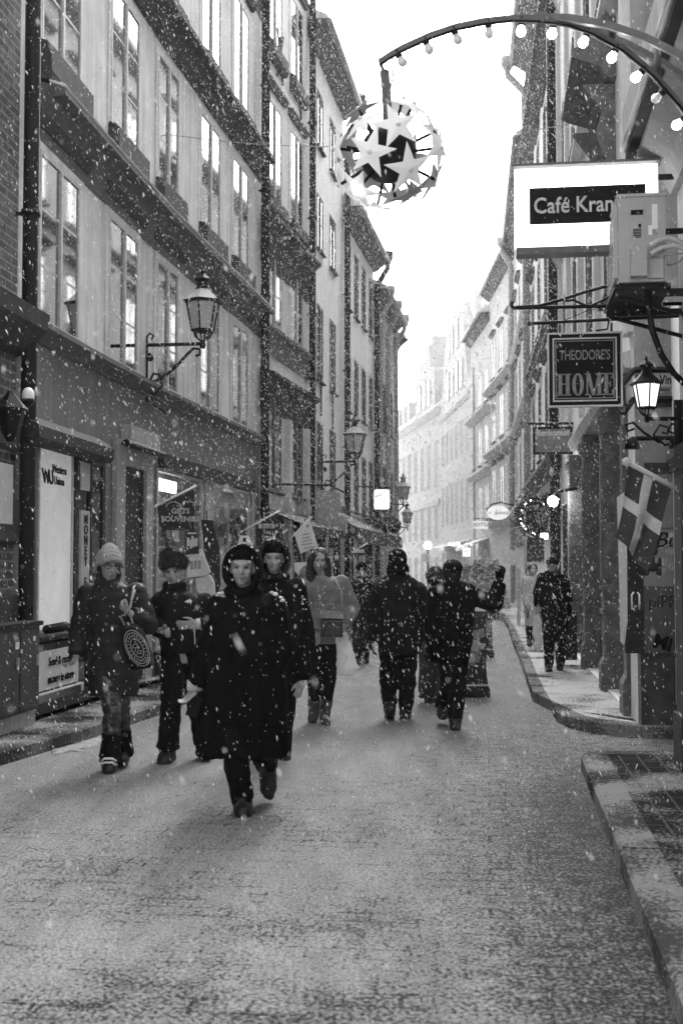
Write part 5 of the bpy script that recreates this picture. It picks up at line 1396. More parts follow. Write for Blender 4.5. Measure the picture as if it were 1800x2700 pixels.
# ---- hanging shop signs on the right
t = thing('hanging_sign', P(1728, 540, 8.5), 'white backlit box sign reading Café Kran behind the air conditioner', 'sign')
O = (P(1358, 553, 8.64) + P(1728, 540, 8.5)) / 2; wd, hh = 1.02, .56
mb = MB(); plate(mb, O, UR, wd, hh, .13); bx = obj('light_box', mb, M_signw, t)
W = UR.cross(ZV)
mb = MB(); plate(mb, O - ZV * (hh / 2 + .045), UR, wd - .02, .05, .14); obj('sign_rail', mb, M_steel, t); mb = MB(); plate(mb, O + ZV * (hh / 2 + .028), UR, wd + .04, .018, .16); obj('sign_frame', mb, M_steel, t)
mb = MB(); plate(mb, O + W * .069 + UR * .01, UR, wd * .81, hh * .48, .006); pn = obj('name_panel', mb, M_black, t)
text('lettering', 'Café Kran', O + W * .075 - UR * .375 + ZV * -.005, UR, ZV, .165, M_cream, pn, .014, 'LEFT', sx=.83, spacing=1.02)
mb = MB(); e = O + UR * (wd / 2); mb.bar(e + ZV * .2, e + ZV * .2 + UR * .25, .035); mb.bar(e - ZV * .2, e - ZV * .2 + UR * .25, .035); obj('bracket', mb, M_iron, t)

t = thing('hanging_sign', P(1635, 975, 8.8), 'square black sign with white double border reading HOME', 'sign')
O = (P(1446, 979, 8.87) + P(1635, 971, 8.8)) / 2; s_ = .545
mb = MB(); plate(mb, O, UR, s_, s_ + .01, .03); bd = obj('board', mb, M_black, t)
mb = MB(); frame(mb, O, UR, s_ + .004, s_ + .016, .013, .044); obj('border', mb, M_cream, t)
mb = MB(); frame(mb, O, UR, s_ * .865, s_ * .88, .011, .04); obj('border', mb, M_cream, t)
mb = MB(); frame(mb, O, UR, s_ * .79, s_ * .8, .006, .037); obj('border', mb, M_grey, t)
W = UR.cross(ZV); M_let = mk('faded sign lettering', .2, .6, .3, 25)
text('lettering', "THEODORE'S", O + W * .019 + ZV * .105, UR, ZV, .105, M_let, bd, .004, sx=.62, spacing=.95)
def serif(mb, ch, x, w, h, O, U, V, W):   # thick and thin strokes with flat serifs
    st, th = .027, .009
    def rc(x0, y0, x1, y1): mb.prism([(x0, y0), (x1, y0), (x1, y1), (x0, y1)], O, U, V, W)
    def stem(cx, s=st): rc(cx - s / 2, 0, cx + s / 2, h); rc(cx - s / 2 - .012, 0, cx + s / 2 + .012, th); rc(cx - s / 2 - .012, h - th, cx + s / 2 + .012, h)
    if ch == 'H': stem(x + st * .7); stem(x + w - st * .7); rc(x + st, h * .5, x + w - st, h * .5 + th)
    if ch == 'E': stem(x + st * .7); rc(x + st, 0, x + w, th); rc(x + st, h - th, x + w, h); rc(x + st, h * .5, x + w * .75, h * .5 + th); rc(x + w - th, 0, x + w, h * .25); rc(x + w - th, h * .76, x + w, h); rc(x + w * .75 - th, h * .38, x + w * .75, h * .63)
    if ch == 'O':
        o, i = [], []
        for k in range(28):
            a = 2 * math.pi * k / 28; o.append((x + w / 2 + w / 2 * math.cos(a), h / 2 + h / 2 * 1.03 * math.sin(a))); i.append((x + w / 2 + (w / 2 - st) * math.cos(a), h / 2 + (h / 2 - th) * math.sin(a)))
        for k in range(28): mb.prism([o[k], o[(k + 1) % 28], i[(k + 1) % 28], i[k]], O, U, V, W)
    if ch == 'M':
        stem(x + .012, th * 1.2); stem(x + w - st * .7); m = x + w * .47
        mb.prism([(x + .005, h), (x + .005 + st, h), (m + .012, 0), (m - .01, 0)], O, U, V, W); mb.prism([(x + w - st, h), (x + w - st + th * .9, h), (m + .01, 0), (m, 0)], O, U, V, W)
mb = MB(); x = -.2
for ch, w_ in (('H', .092), ('O', .085), ('M', .118), ('E', .07)): serif(mb, ch, x, w_, .165, O + W * .016 - ZV * .195, UR, ZV, W * .006); x += w_ + .014
obj('lettering', mb, M_let, bd)
mb = MB(); a, c = P(1396, 853, 8.9), P(1806, 832, 8.75); mb.tube([a, c], .013, 8); mb.ball(a, .02, 8, 6)
for f in (-.18, .2): mb.tube([O + UR * f + ZV * (s_ / 2), O + UR * f + ZV * (s_ / 2 + .075)], .008, 6)
mb.tube([P(1570, 872, 8.84), P(1600, 868, 8.84), P(1604, 842, 8.84), P(1620, 835, 8.84), P(1765, 832, 8.76)], .008, 6)
obj('bracket', mb, M_iron, t, True)

t = thing('hanging_sign', P(1505, 1162, 19.4), 'small grey cash machine sign reading Bankomat on an iron frame', 'sign')
O = P(1456, 1162, 19.45); W = UR.cross(ZV)
mb = MB(); plate(mb, O, UR, .58, .40, .06); bd = obj('panel', mb, M_grey, t)
mb = MB(); frame(mb, O, UR, .64, .45, .035, .07); mb.tube([P(1386, 1117, 19.5), P(1514, 1116, 19.4)], .022, 8); mb.bar(O + UR * .27 + ZV * .22, O + UR * .27 + ZV * .3, .02); mb.bar(O - UR * .27 + ZV * .22, O - UR * .27 + ZV * .3, .02); obj('bracket', mb, M_iron, t)
text('lettering', 'Bankomat', O + W * .034 + ZV * .125, UR, ZV, .14, M_white, bd, .012, sx=.95)
mb = MB(); mb.tube([O + W * .034 + UR * (.268 + .012 * math.cos(a)) + ZV * (.165 + .012 * math.sin(a)) for a in [i * .7 for i in range(10)]], .003, 5); obj('mark', mb, M_white, bd)

t = thing('sign_bracket', P(1800, 806, 9), 'scrolled black iron bracket jutting under the air conditioner', 'bracket')
mb = MB(); YB = 8.62
a = [P(x, y, YB) for x, y in ((1352, 812), (1500, 809), (1620, 806), (1800, 800))]; mb.tube(a, .014, 8)
mb.tube([P(x, y, YB) for x, y in ((1352, 812), (1346, 803), (1348, 796), (1353, 800))], .012, 8)
mb.tube([P(x, y, YB) for x, y in ((1360, 810), (1420, 806), (1480, 790), (1540, 770), (1606, 752), (1700, 730))], .012, 8)
mb.tube([P(x, y, YB) for x, y in ((1490, 794), (1510, 791), (1530, 800), (1552, 808), (1580, 795), (1606, 782))], .009, 8)
mb.tube([P(x, y, YB) for x, y in ((1480, 848), (1540, 822), (1600, 808))], .003, 6)
mb.bar(P(1808, 840, YB - .02), P(1808, 700, YB - .02), .05, .02)
obj('rods', mb, M_iron, t, True)

# ---- air conditioner on its shelf
t = thing('air_conditioner', P(1690, 745, 8.0), 'grey air conditioning unit on a black bracket beside the Café Kran sign', 'air conditioner')
A = P(1630, 745, 8.0); X1 = Vector((1, -.127, 0)).normalized(); Y1 = Vector((.127, 1, 0)).normalized()
wx, hy, dy = .315, .585, .78
B = lambda x, y, z: A + X1 * x + Y1 * y + ZV * z
def lbox(mb, x0, x1, y0, y1, z0, z1): mb.hexa([B(x0, y0, z0), B(x1, y0, z0), B(x1, y1, z0), B(x0, y1, z0), B(x0, y0, z1), B(x1, y0, z1), B(x1, y1, z1), B(x0, y1, z1)])
mb = MB(); lbox(mb, 0, wx, 0, dy, 0, hy); lbox(mb, -.008, wx + .006, -.008, dy + .01, hy + .001, hy + .022); lbox(mb, .07, .075, -.003, .0, 0, hy - .01); lbox(mb, .17, .174, -.003, 0, .2, hy - .03); cs = obj('casing', mb, M_ac, t)
mb = MB(); lbox(mb, .075, .18, -.075, -.001, .025, .225); lbox(mb, .17, wx - .02, -.02, -.001, .02, .18); obj('valve_cover', mb, M_ac, t)
mb = MB(); lbox(mb, .085, .165, -.004, -.001, .462, .492); lbox(mb, .135, .152, -.004, -.001, .375, .398)
for i in range(6): lbox(mb, .098, .152, -.004, -.001, .305 + i * .011, .310 + i * .011)
obj('handle_recess', mb, M_black, t)
mb = MB(); lbox(mb, .082, .168, -.014, -.001, .493, .512); obj('handle', mb, M_ac, t)
mb = MB(); lbox(mb, .225, .262, -.003, -.001, .36, .53); lbox(mb, .2, .226, -.003, -.001, .32, .385); obj('label_sticker', mb, M_white, t)
mb = MB(); lbox(mb, .23, .26, -.003, -.001, .32, .352); mb.prism([(.238, .275), (.264, .275), (.251, .302)], A - Y1 * .001, X1, ZV, -Y1 * .003); obj('label_sticker', mb, M_pipe2, t)
mb = MB()
for i in range(10): lbox(mb, -.012, -.001, .09 + i * .065, .1 + i * .065, .05, .53)
for i in range(12): lbox(mb, -.014, -.004, .06, .72, .05 + i * .043, .055 + i * .043)
lbox(mb, -.03, -.001, .04, .06, .04, .55)
obj('grille', mb, M_ac, t)
mb = MB(); lbox(mb, -.02, wx + .5, .02, .07, -.09, -.045); lbox(mb, -.02, wx + .5, .66, .71, -.09, -.045); lbox(mb, -.03, .02, .0, dy, -.045, -.01); lbox(mb, wx - .02, wx + .03, 0, dy, -.045, -.01); lbox(mb, .02, wx - .02, .03, .7, -.04, -.012)
mb.tube([B(.0, .045, -.09), B(wx + .45, .045, -.32)], .016, 6); mb.tube([B(.0, .685, -.09), B(wx + .45, .685, -.32)], .016, 6)
obj('shelf_bracket', mb, M_iron, t)
mb = MB()
for pth in ([(1712, 648), (1732, 634), (1760, 628), (1785, 634), (1825, 660)], [(1714, 670), (1740, 654), (1775, 648), (1805, 656), (1835, 680)]): mb.tube([P(x, y, 7.92) for x, y in pth], .0165, 10)
obj('insulated_pipe', mb, M_cloth, t, True)
mb = MB(); mb.tube([P(x, y, 7.92) for x, y in ((1712, 674), (1760, 672), (1800, 668), (1830, 672))], .005, 6); mb.tube([P(x, y, 8.0) for x, y in ((1735, 680), (1752, 692), (1760, 700), (1790, 690), (1820, 640))], .008, 6); obj('cable', mb, M_pipe2, t, True)
mb = MB(); mb.tube([P(x, y, 8.0) for x, y in ((1705, 765), (1708, 800), (1718, 870), (1742, 935), (1775, 985), (1812, 1020))], .021, 10); obj('drain_hose', mb, M_black, t, True)

# ---- alley front of the corner house: street sign, lamp bar, door, poster window
YW = 10.99
M_plate = mk('street name plate', .5, .5, .08, 10)
t = thing('street_sign', P(1740, 1002, YW), 'pale street name plate on the alley wall reading Sven Vint', 'sign')
a, c = P(1682, 1020, YW - .0), P(1796, 985, YW); O = (a + c) / 2
mb = MB(); mb.box((O.x, YW - .008, O.z), (c.x - a.x, .012, c.z - a.z)); pl = obj('plate', mb, M_plate, t)
text('lettering', 'Sven Vint', (P(1686, 1002, YW).x, YW - .016, O.z), (1, 0, 0), (0, 0, 1), .115, M_black, pl, .018, 'LEFT', sx=.72)
mb = MB(); mb.box((O.x, YW - .01, a.z - .03), (c.x - a.x, .006, .008)); obj('line', mb, M_black, t)
t = thing('dark_trim', P(1660, 1090, 10.9), 'black moulded band folding round the alley corner above the lit lantern', 'moulding')
mb = MB()
for y0_, y1_ in ((975, 1012), (1052, 1092)):
    mb.tube([P(x, y, 10.93) for x, y in ((1830, y0_), (1672, y0_))] + [P(1668, y0_ + 2, 10.93), P(1640, y1_, 10.9)], .028, 4)
mb.tube([P(1640, 1012, 10.9), P(1641, 1092, 10.9)], .026, 4)
obj('band', mb, M_iron, t)
mb = MB(); mb.hexa([P(x, y, yy) for yy in (10.96, 10.985) for x, y in ((1644, 1070), (1664, 1045), (1664, 995), (1644, 1018))]); obj('panel', mb, M_plate, t)
t = thing('lamp_bar', P(1730, 1180, 10.8), 'black lamp bar with two hooded spotlights over the shop window', 'lamp')
mb = MB(); a, c = P(1675, 1156, 10.78), P(1795, 1154, 10.78); mb.tube([a, c], .022, 10); mb.bar(P(1690, 1156, 10.78), P(1690, 1152, 11.0), .02); obj('bar', mb, M_iron, t, True)
for px in (1664, 1780):
    mb = MB(); q = P(px, 1160, 10.76); mb.loft([(q + Vector((0, -.02, -.085)), .07, .06), (q + Vector((0, 0, .0)), .055, .05), (q + Vector((0, .01, .03)), .03, .03)], 12); obj('spotlight', mb, M_iron, t, True)
t = thing('shop_door', P(1668, 1720, YW), 'narrow black shop door with bright handles beside the teddy bear poster', 'door')
mb = MB(); a, c = P(1648, 1722, YW - .03), P(1690, 1340, YW - .03)
for x0, x1 in ((1648, 1676), (1679, 1691)): q0, q1 = P(x0, 1722, YW - .03), P(x1, 1300, YW - .03); mb.box(((q0.x + q1.x) / 2, YW - .03, (q0.z + q1.z) / 2), (q1.x - q0.x, .05, q1.z - q0.z))
obj('door_leaf', mb, M_dark, t)
mb = MB()
for x, s in ((1664, -1), (1684, 1)): mb.tube([P(x - 5 * s, 1562, YW - .1), P(x, 1568, YW - .12), P(x, 1590, YW - .12), P(x, 1606, YW - .07)], .008, 6)
obj('handle', mb, M_white, t, True)
t = thing('shop_window', P(1735, 1720, YW), 'alley shop window with teddy bear poster and dark toy poster below', 'shop window')
a, c = P(1691, 1720, YW), P(1830, 1300, YW)
M_p1, M_p2 = mk('poster pale paper', .2, .5, .1, 5), mk('poster dark paper', .075, .5, .2, 5)
zm = P(1700, 1545, YW).z
mb = MB(); mb.box(((a.x + c.x) / 2, YW - .02, (c.z + zm) / 2), (c.x - a.x, .03, c.z - zm)); p1 = obj('poster', mb, M_p1, t)
mb = MB(); mb.box(((a.x + c.x) / 2, YW - .02, (a.z + zm) / 2 - .002), (c.x - a.x, .03, zm - a.z - .004)); p2 = obj('poster', mb, M_p2, t)
yq = YW - .038
text('lettering', 'Buk', (P(1723, 1425, yq).x, yq, P(1723, 1425, yq).z), (1, 0, 0), (0, 0, 1), .2, M_black, p1, -.004, 'LEFT', shear=.35)
text('lettering', 'piPP', (P(1708, 1588, yq).x, yq, P(1708, 1588, yq).z), (1, 0, 0), (0, 0, 1), .15, M_dark, p2, .012, 'LEFT')
text('lettering', 'Mi', (P(1722, 1690, yq).x, yq, P(1722, 1690, yq).z), (.95, 0, -.25), (.25, 0, .95), .17, M_black, p2, .045, 'LEFT')
def bear(px, py, s, m):
    c = P(px, py, yq); mb = MB()
    for x, z, rx, rz in ((0, .17, .062, .055), (-.05, .225, .022, .022), (.05, .225, .022, .022), (0, .03, .07, .085), (-.085, .05, .032, .055), (.085, .05, .032, .055), (-.075, -.055, .042, .042), (.075, -.055, .042, .042)): mb.ball(c + Vector((x * s, 0, z * s)), (rx * s, .006, rz * s), 12, 6)
    o = obj('bear_picture', mb, m, p1, True)
    mb = MB()
    for x, z, rx, rz in ((-.03, .07, .02, .035), (.04, .07, .02, .035)): mb.ball(c + Vector((x * s, -.006, z * s)), (rx * s, .004, rz * s), 10, 6)
    obj('bow_picture', mb, M_grey, p1, True)
bear(1719, 1495, .85, M_dark); bear(1766, 1495, .85, M_pipe2)
mb = MB(); mb.box(((a.x + c.x) / 2, YW - .038, P(1700, 1393, YW).z), (c.x - a.x, .008, .006)); mb.box(((a.x + c.x) / 2, YW - .045, a.z - .02), (c.x - a.x, .07, .03)); obj('window_bar', mb, M_dark, t)
mb = MB(); q = P(1785, 1080, 10.9); mb.tube([(q.x, 10.92, .3), (q.x, 10.92, 2), (q.x, 10.92, 4)], .045, 10)
for z in (1.4, 2.6): mb.tube([(q.x, 10.92, z), (q.x, 10.92, z + .05)], .053, 10)
top('drainpipe', mb, M_white, 'white drainpipe in the alley corner behind the lit lantern', 'drainpipe', smooth=True)

# ---- lanterns
def lantern(name, label, loc, rz, s, arm, lit=False, group=None, style=0):
    t = thing(name, loc, label, 'lantern', group, rz)
    L6 = 6
    a = arm / s
    sc = lambda mb: (setattr(mb, 'v', [(v[0] * s, v[1] * s, v[2] * s) for v in mb.v]), mb)[1]
    C = (a, 0, 0)
    mb = MB()
    if style == 0:
        mb.bar((0.0, 0, .12), (0.0, 0, -.75), .05, .03); mb.tube([(0, 0, 0), (a, 0, 0)], .024, 8)
        mb.tube([(.02, 0, -.62), (.08, 0, -.5), (.25, 0, -.42), (.42, 0, -.28), (.55, 0, -.14), (.64, 0, -.06), (.72, 0, -.07), (.73, 0, -.14), (.67, 0, -.16)], .02, 6)
        mb.tube([(.02, 0, -.6), (.12, 0, -.66), (.22, 0, -.55), (.2, 0, -.4), (.1, 0, -.38), (.06, 0, -.46), (.12, 0, -.5)], .018, 6)
        mb.tube([(0, 0, .1), (.05, 0, .16), (.1, 0, .12), (.07, 0, .07)], .015, 6); mb.ball((.05, 0, -.16), .06, 8, 6); mb.tube([(.05, 0, -.6), (.12, 0, -.8), (.3, 0, -.92)], .014, 6)
    else:
        mb.bar((0, 0, .3), (0, 0, -.45), .14, .05); mb.tube([(0, 0, 0), (a, 0, 0)], .035, 8)
        for q in ([(-.0, 0, -.36), (.22, 0, -.42), (.4, 0, -.26), (.3, 0, -.1), (.16, 0, -.14), (.18, 0, -.24), (.26, 0, -.22)], [(.0, 0, -.1), (.12, 0, -.08), (.16, 0, -.2), (.06, 0, -.24), (.04, 0, -.16)], [(.3, 0, -.38), (.55, 0, -.22), (.72, 0, -.06), (.84, 0, -.1), (.8, 0, -.2), (.7, 0, -.16)]): mb.tube(q, .022, 6)
    obj('bracket', sc(mb), M_iron, t, True, local=True)
    mb = MB()
    mb.lathe([(.03, -.06), (.045, 0), (.03, .03), (.03, .05)], C, 8)
    for k in range(6):
        an = 2 * math.pi * (k + .5) / 6; e = Vector((math.cos(an), math.sin(an), 0))
        mb.tube([Vector(C) + e * .03 + Vector((0, 0, .04)), Vector(C) + e * .1 + Vector((0, 0, .09)), Vector(C) + e * .125 + Vector((0, 0, .17))], .012, 5)
        mb.bar(Vector(C) + e * .148 + Vector((0, 0, .17)), Vector(C) + e * .222 + Vector((0, 0, .55)), .02)
    mb.lathe([(.1, .155), (.16, .16), (.16, .185), (.1, .186)], C, 6); mb.lathe([(.2, .535), (.265, .54), (.27, .565), (.2, .57)], C, 6)
    mb.lathe([(.1, .715), (.075, .76), (.075, .82), (.11, .835), (.11, .855), (.06, .9), (.02, .93), (.028, .96), (.005, 1.0)], C, 8)
    f = obj('lantern_frame', sc(mb), M_iron, t, local=True)
    mb = MB(); mb.lathe([(.141, .187), (.213, .534)], C, 6); g = obj('glass', sc(mb), mk('lit lantern glass', .6, .3, 0, emit=.3) if lit else M_lampg, t, local=True)
    mb = MB(); mb.lathe([(.25, .566), (.09, .72)], C, 6); obj('lantern_roof', sc(mb), M_iron if lit else M_snow, t, local=True)
    if not lit:
        mb = MB(); mb.lathe([(.05, .2), (.05, .34), (.03, .36)], C, 8); obj('burner', sc(mb), M_iron, t, local=True)
    return t
def onwall(f, px, py, d=.0):
    u, z = f.hit(px, py, d); tt, n = f.tn(f.seg(u)); return f.at(u, d, z), math.atan2(n.y, n.x)
p, az = onwall(L1, 386, 910)
lantern('wall_lantern', 'large six sided black lantern on a scrolled bracket over the shops', p, az, 1.0, .76, group='old street lanterns on the left houses')
p, az = onwall(L3, 848, 1218)
lantern('wall_lantern', 'black lantern on a bracket against the whitewashed house', p, az, 1.12, .78, group='old street lanterns on the left houses')
p, az = onwall(L5, 1012, 1330)
lantern('wall_lantern', 'small distant lantern above the square white sign', p, az, 1.0, .62, group='old street lanterns on the left houses')
p, az = onwall(L5, 1026, 1390)
lantern('wall_lantern', 'farthest small lantern low on the left houses', p, az, .85, .6, group='old street lanterns on the left houses')
p = P(1787, 1104, 8.62)
lantern('lit_lantern', 'glowing black lantern on a curled bracket at the alley corner', p, math.pi, .46, P(1787, 1104, 8.62).x - P(1704, 1104, 8.62).x, True, style=1)
t = thing('wall_lantern', P(38, 1100, 10.2), 'dark unlit lantern with a pale globe above it at the left edge', 'lantern')
q = P(28, 1150, 10.4)
mb = MB(); mb.lathe([(.03, -.05), (.06, 0), (.075, .02), (.13, .2), (.14, .22)], q, 6); mb.lathe([(.15, .22), (.16, .24), (.05, .36), (.02, .4)], q, 6); obj('lantern_frame', mb, M_iron, t)
mb = MB(); mb.tube([q + Vector((0, 0, .26)), P(40, 1075, 10.5), P(72, 1070, 10.6), P(74, 1062, 10.6)], .03, 8); mb.lathe([(.03, 0), (.055, .03), (.06, .06)], P(75, 1070, 10.6), 10); obj('bracket', mb, M_iron, t, True)
mb = MB(); mb.ball(P(75, 1044, 10.6), (.058, .058, .078), 14, 10); obj('globe', mb, mk('opal globe', .75, .3, .1, 5), t, True)

# ---- Danish flag on its pole
t = thing('flag', P(1800, 1297, 8.7), 'dark flag with a white cross hanging from a pale pole at the alley corner', 'flag')
YF = 8.6; A0, B0 = P(1640, 1212, YF), P(1812, 1304, YF)
mb = MB(); mb.tube([A0 + (B0 - A0) * .05, B0], .019, 10); mb.tube([A0, A0 + (B0 - A0) * .03, A0 + (B0 - A0) * .1, A0 + (B0 - A0) * .115], [.008, .032, .03, .02], 10); obj('pole', mb, M_cream, t, True)
def cloth_patch(u0, u1, v0, v1, m, name, parent):   # u along the pole, v down the hanging cloth
    mb = MB(); nu, nv = 8, 14; g = []
    for i in range(nu + 1):
        for j in range(nv + 1):
            u, v = u0 + (u1 - u0) * i / nu, v0 + (v1 - v0) * j / nv
            top_ = P(1656, 1228, YF).lerp(P(1768, 1290, YF), u)
            q = top_ + Vector((-.16 * v - .03 * v * v, 0, -.60 * v)) * (1 - .12 * (1 - u) * 1.0)
            q.x += .08 * (1 - u) * v
            q.y += .045 * math.sin(u * 9 + v * 2.2) * v + .02 * math.sin(v * 7)
            g.append(q)
    n = len(g); g2 = [q + Vector((0, .006, 0)) for q in g]; f = []
    for i in range(nu):
        for j in range(nv):
            k = i * (nv + 1) + j; qd = (k, k + 1, k + nv + 2, k + nv + 1); f += [qd, tuple(x + n for x in qd[::-1])]
    mb.add(g + g2, f); return obj(name, mb, m, parent, True)
fl = cloth_patch(0, .36, 0, .40, M_red, 'cloth', t); cloth_patch(.57, 1, 0, .40, M_red, 'cloth', t)
cloth_patch(0, .36, .56, .98, M_red, 'cloth', t); cloth_patch(.57, 1, .56, 1, M_red, 'cloth', t)
cloth_patch(.36, .57, 0, .98, M_cream, 'cross_band', t); cloth_patch(0, .36, .40, .56, M_cream, 'cross_band', t); cloth_patch(.57, 1, .40, .56, M_cream, 'cross_band', t)
t = thing('banner', P(1640, 1640, 10.8), 'long folded pale banner hanging at the corner beside the black door', 'banner')
mb = MB(); o = [(1625, 1312), (1645, 1296), (1646, 1420), (1648, 1640), (1640, 1700), (1634, 1690), (1630, 1500)]
q = [P(x, y, 10.72) for x, y in o]; n = len(q); mb.add(q + [p_ + Vector((.03, .05, 0)) for p_ in q], [tuple(range(n)), tuple(range(n, 2 * n))[::-1]] + [(i, (i + 1) % n, n + (i + 1) % n, n + i) for i in range(n)]); obj('cloth', mb, M_cream, t)

# ---- left: flags and wares of the shops
def flagsign(label, base, tip, poly, Y, m, cat='flag', lines=None, lm=None, name='shop_flag'):
    t = thing(name, P(base[0], base[1], Y), label, cat)
    mb = MB(); mb.tube([P(base[0], base[1], Y + .05), P(tip[0], tip[1], Y)], .014, 8); mb.ball(P(tip[0], tip[1], Y), .02, 8, 6); obj('pole', mb, M_white, t, True)
    n = len(poly); q = [P(x, y, Y) for x, y in poly]
    mb = MB(); mb.add(q + [p_ + Vector((0, .012, 0)) for p_ in q], [tuple(range(n)), tuple(range(n, 2 * n))[::-1]] + [(i, (i + 1) % n, n + (i + 1) % n, n + i) for i in range(n)])
    c = obj('cloth', mb, m, t)
    for s, px, py, h, lm, bold in lines or []:
        o_ = P(px, py, Y - .012); text('lettering', s, o_, (1, 0, 0), (0, 0, 1), h, lm, c, bold)
    return t, c
Yf = 13.9
t, c = flagsign('dark heart motif shop flag reading Gifts & Souvenirs', (518, 1281), (411, 1335), [(415, 1336), (512, 1288), (512, 1398), (432, 1398), (420, 1385)], Yf, M_banner,
    lines=[('GIFTS', 476, 1348, .085, M_cream, .02), ('&', 475, 1358, .06, M_cream, .02), ('SOUVENIRS', 476, 1369, .085, M_cream, .02), ('...........', 474, 1392, .05, M_grey, .02)])
mb = MB(); hp = [P(455 + s * (12 + 25 * (1 - math.cos(a)) / 2), 1338 - 16 * math.sin(a) + 0, Yf - .01) for s in (1,) for a in [i * math.pi / 8 for i in range(9)]]
mb.tube([P(438 + 20 * (1 - math.cos(a)), 1338 - 14 * math.sin(a), Yf - .012) for a in [i * math.pi / 8 for i in range(9)]] , .012, 6); mb.tube([P(481 + 17 * (1 - math.cos(a)), 1336 - 14 * math.sin(a), Yf - .012) for a in [i * math.pi / 8 for i in range(9)]], .012, 6); obj('heart_outline', mb, M_grey, c, True)
t, c = flagsign('dark shop flag reading Shop Tax Free', (738, 1346), (636, 1402), [(674, 1384), (735, 1352), (738, 1410), (732, 1440), (676, 1438)], 19.0, M_banner)
mb = MB(); o_ = P(703, 1387, 18.97); mb.box(o_, (.26, .012, .075)); for_ = obj('name_tag', mb, M_cream, c)
text('lettering', 'Shop', o_ + Vector((0, -.01, 0)), (1, 0, 0), (0, 0, 1), .085, M_dark, for_, .01)
text('lettering', 'Tax', P(703, 1403, 18.97), (1, 0, 0), (0, 0, 1), .085, M_cream, c, .015); text('lettering', 'Free', P(703, 1415, 18.97), (1, 0, 0), (0, 0, 1), .085, M_cream, c, .015)
t, c = flagsign('white notice flag with lines of small print hanging from a slanted pole', (762, 1424), (819, 1364), [(776, 1410), (816, 1369), (838, 1440), (792, 1460)], 18.0, M_cloth)
for i, (x0, x1, y) in enumerate(((797, 815, 1411), (795, 819, 1420), (796, 822, 1428), (794, 824, 1437), (801, 832, 1446))):
    a, d = P(x0, y, 17.985), P(x1, y - 5, 17.985); k = 5; mb = MB(); mb.bar(a, d, .004, .005)
    for j in range(k): mb.bar(a.lerp(d, j / k + .02), a.lerp(d, (j + .75) / k), .006, .02)
    obj('print_line', mb, M_pipe2, c)
mb = MB(); mb.ball(P(811, 1387, 17.985), (.022, .006, .03), 10, 6); obj('seal', mb, M_pipe2, c, True)
t, c = flagsign('faint far shop flag with a pale name tag', (968, 1432), (930, 1456), [(934, 1452), (964, 1438), (964, 1462), (934, 1468)], 24.0, M_banner)
mb = MB(); mb.box(P(947, 1453, 23.97), (.2, .012, .07)); obj('name_tag', mb, M_cream, c)

def ware(name, label, cat, poly, Y, m, extra=None, mx=None):
    t = thing(name, P(poly[0][0], max(p_[1] for p_ in poly), Y), label, cat)
    q = [P(x, y, Y) for x, y in poly]; n = len(q)
    mb = MB(); mb.add(q + [p_ + Vector((.01, .05, 0)) for p_ in q], [tuple(range(n)), tuple(range(n, 2 * n))[::-1]] + [(i, (i + 1) % n, n + (i + 1) % n, n + i) for i in range(n)])
    b = obj('cloth', mb, m, t)
    mb = MB(); e = q[0].lerp(q[1], .5); mb.tube([e, e + Vector((0, .02, .1))], .006, 5); obj('hanger', mb, M_iron, t)
    if extra:
        mb = MB()
        for (x0, y0, x1, y1) in extra:
            a, d = P(x0, y1, Y - .006), P(x1, y0, Y - .006); mb.box((a + d) / 2, (d.x - a.x, .006, d.z - a.z))
        obj('print', mb, mx, b)
    return t
Yw = 13.3
ware('souvenir_bag', 'black cloth bag with pale house print hung outside the souvenir shop', 'cloth bag', [(487, 1400), (516, 1398), (525, 1460), (489, 1462)], Yw, M_banner, [(493, 1418, 500, 1440), (501, 1424, 507, 1446), (508, 1420, 514, 1442), (515, 1418, 521, 1440), (494, 1404, 518, 1408)], M_cream)
ware('souvenir_bag', 'white cloth bag with a dark picture hung outside the souvenir shop', 'cloth bag', [(492, 1464), (530, 1447), (553, 1508), (546, 1516), (494, 1524)], Yw + .02, M_cloth, [(502, 1480, 510, 1502), (512, 1478, 520, 1500), (522, 1478, 530, 1500)], M_pipe2)
ware('hanging_shirt', 'pale shirt hung below the white cloth bag', 'shirt', [(515, 1526), (552, 1516), (563, 1535), (566, 1570), (540, 1572), (520, 1560)], Yw + .04, M_cream)
ware('hanging_coat', 'dark coat hung between the two souvenir shop windows', 'coat', [(530, 1370), (560, 1372), (576, 1440), (578, 1545), (566, 1580), (545, 1500)], Yw + .3, M_dark)
ware('hanging_shirt', 'white shirt with a dark emblem hung above the front woman\'s hood', 'shirt', [(632, 1412), (652, 1412), (664, 1440), (660, 1475), (622, 1470), (626, 1438)], 15.5, M_cloth, [(640, 1418, 650, 1428)], M_banner)
ware('souvenir_bag', 'pale bag hung behind the fur hooded woman\'s shoulder', 'cloth bag', [(775, 1483), (812, 1482), (812, 1514), (786, 1516), (776, 1505)], 16.5, M_cloth)
rnd = random.Random(5)
for i in range(7):
    x = rnd.choice([424, 432, 596, 610, 622, 866, 880, 890]) + i * 1.5; y = 1440 + rnd.uniform(-30, 60)
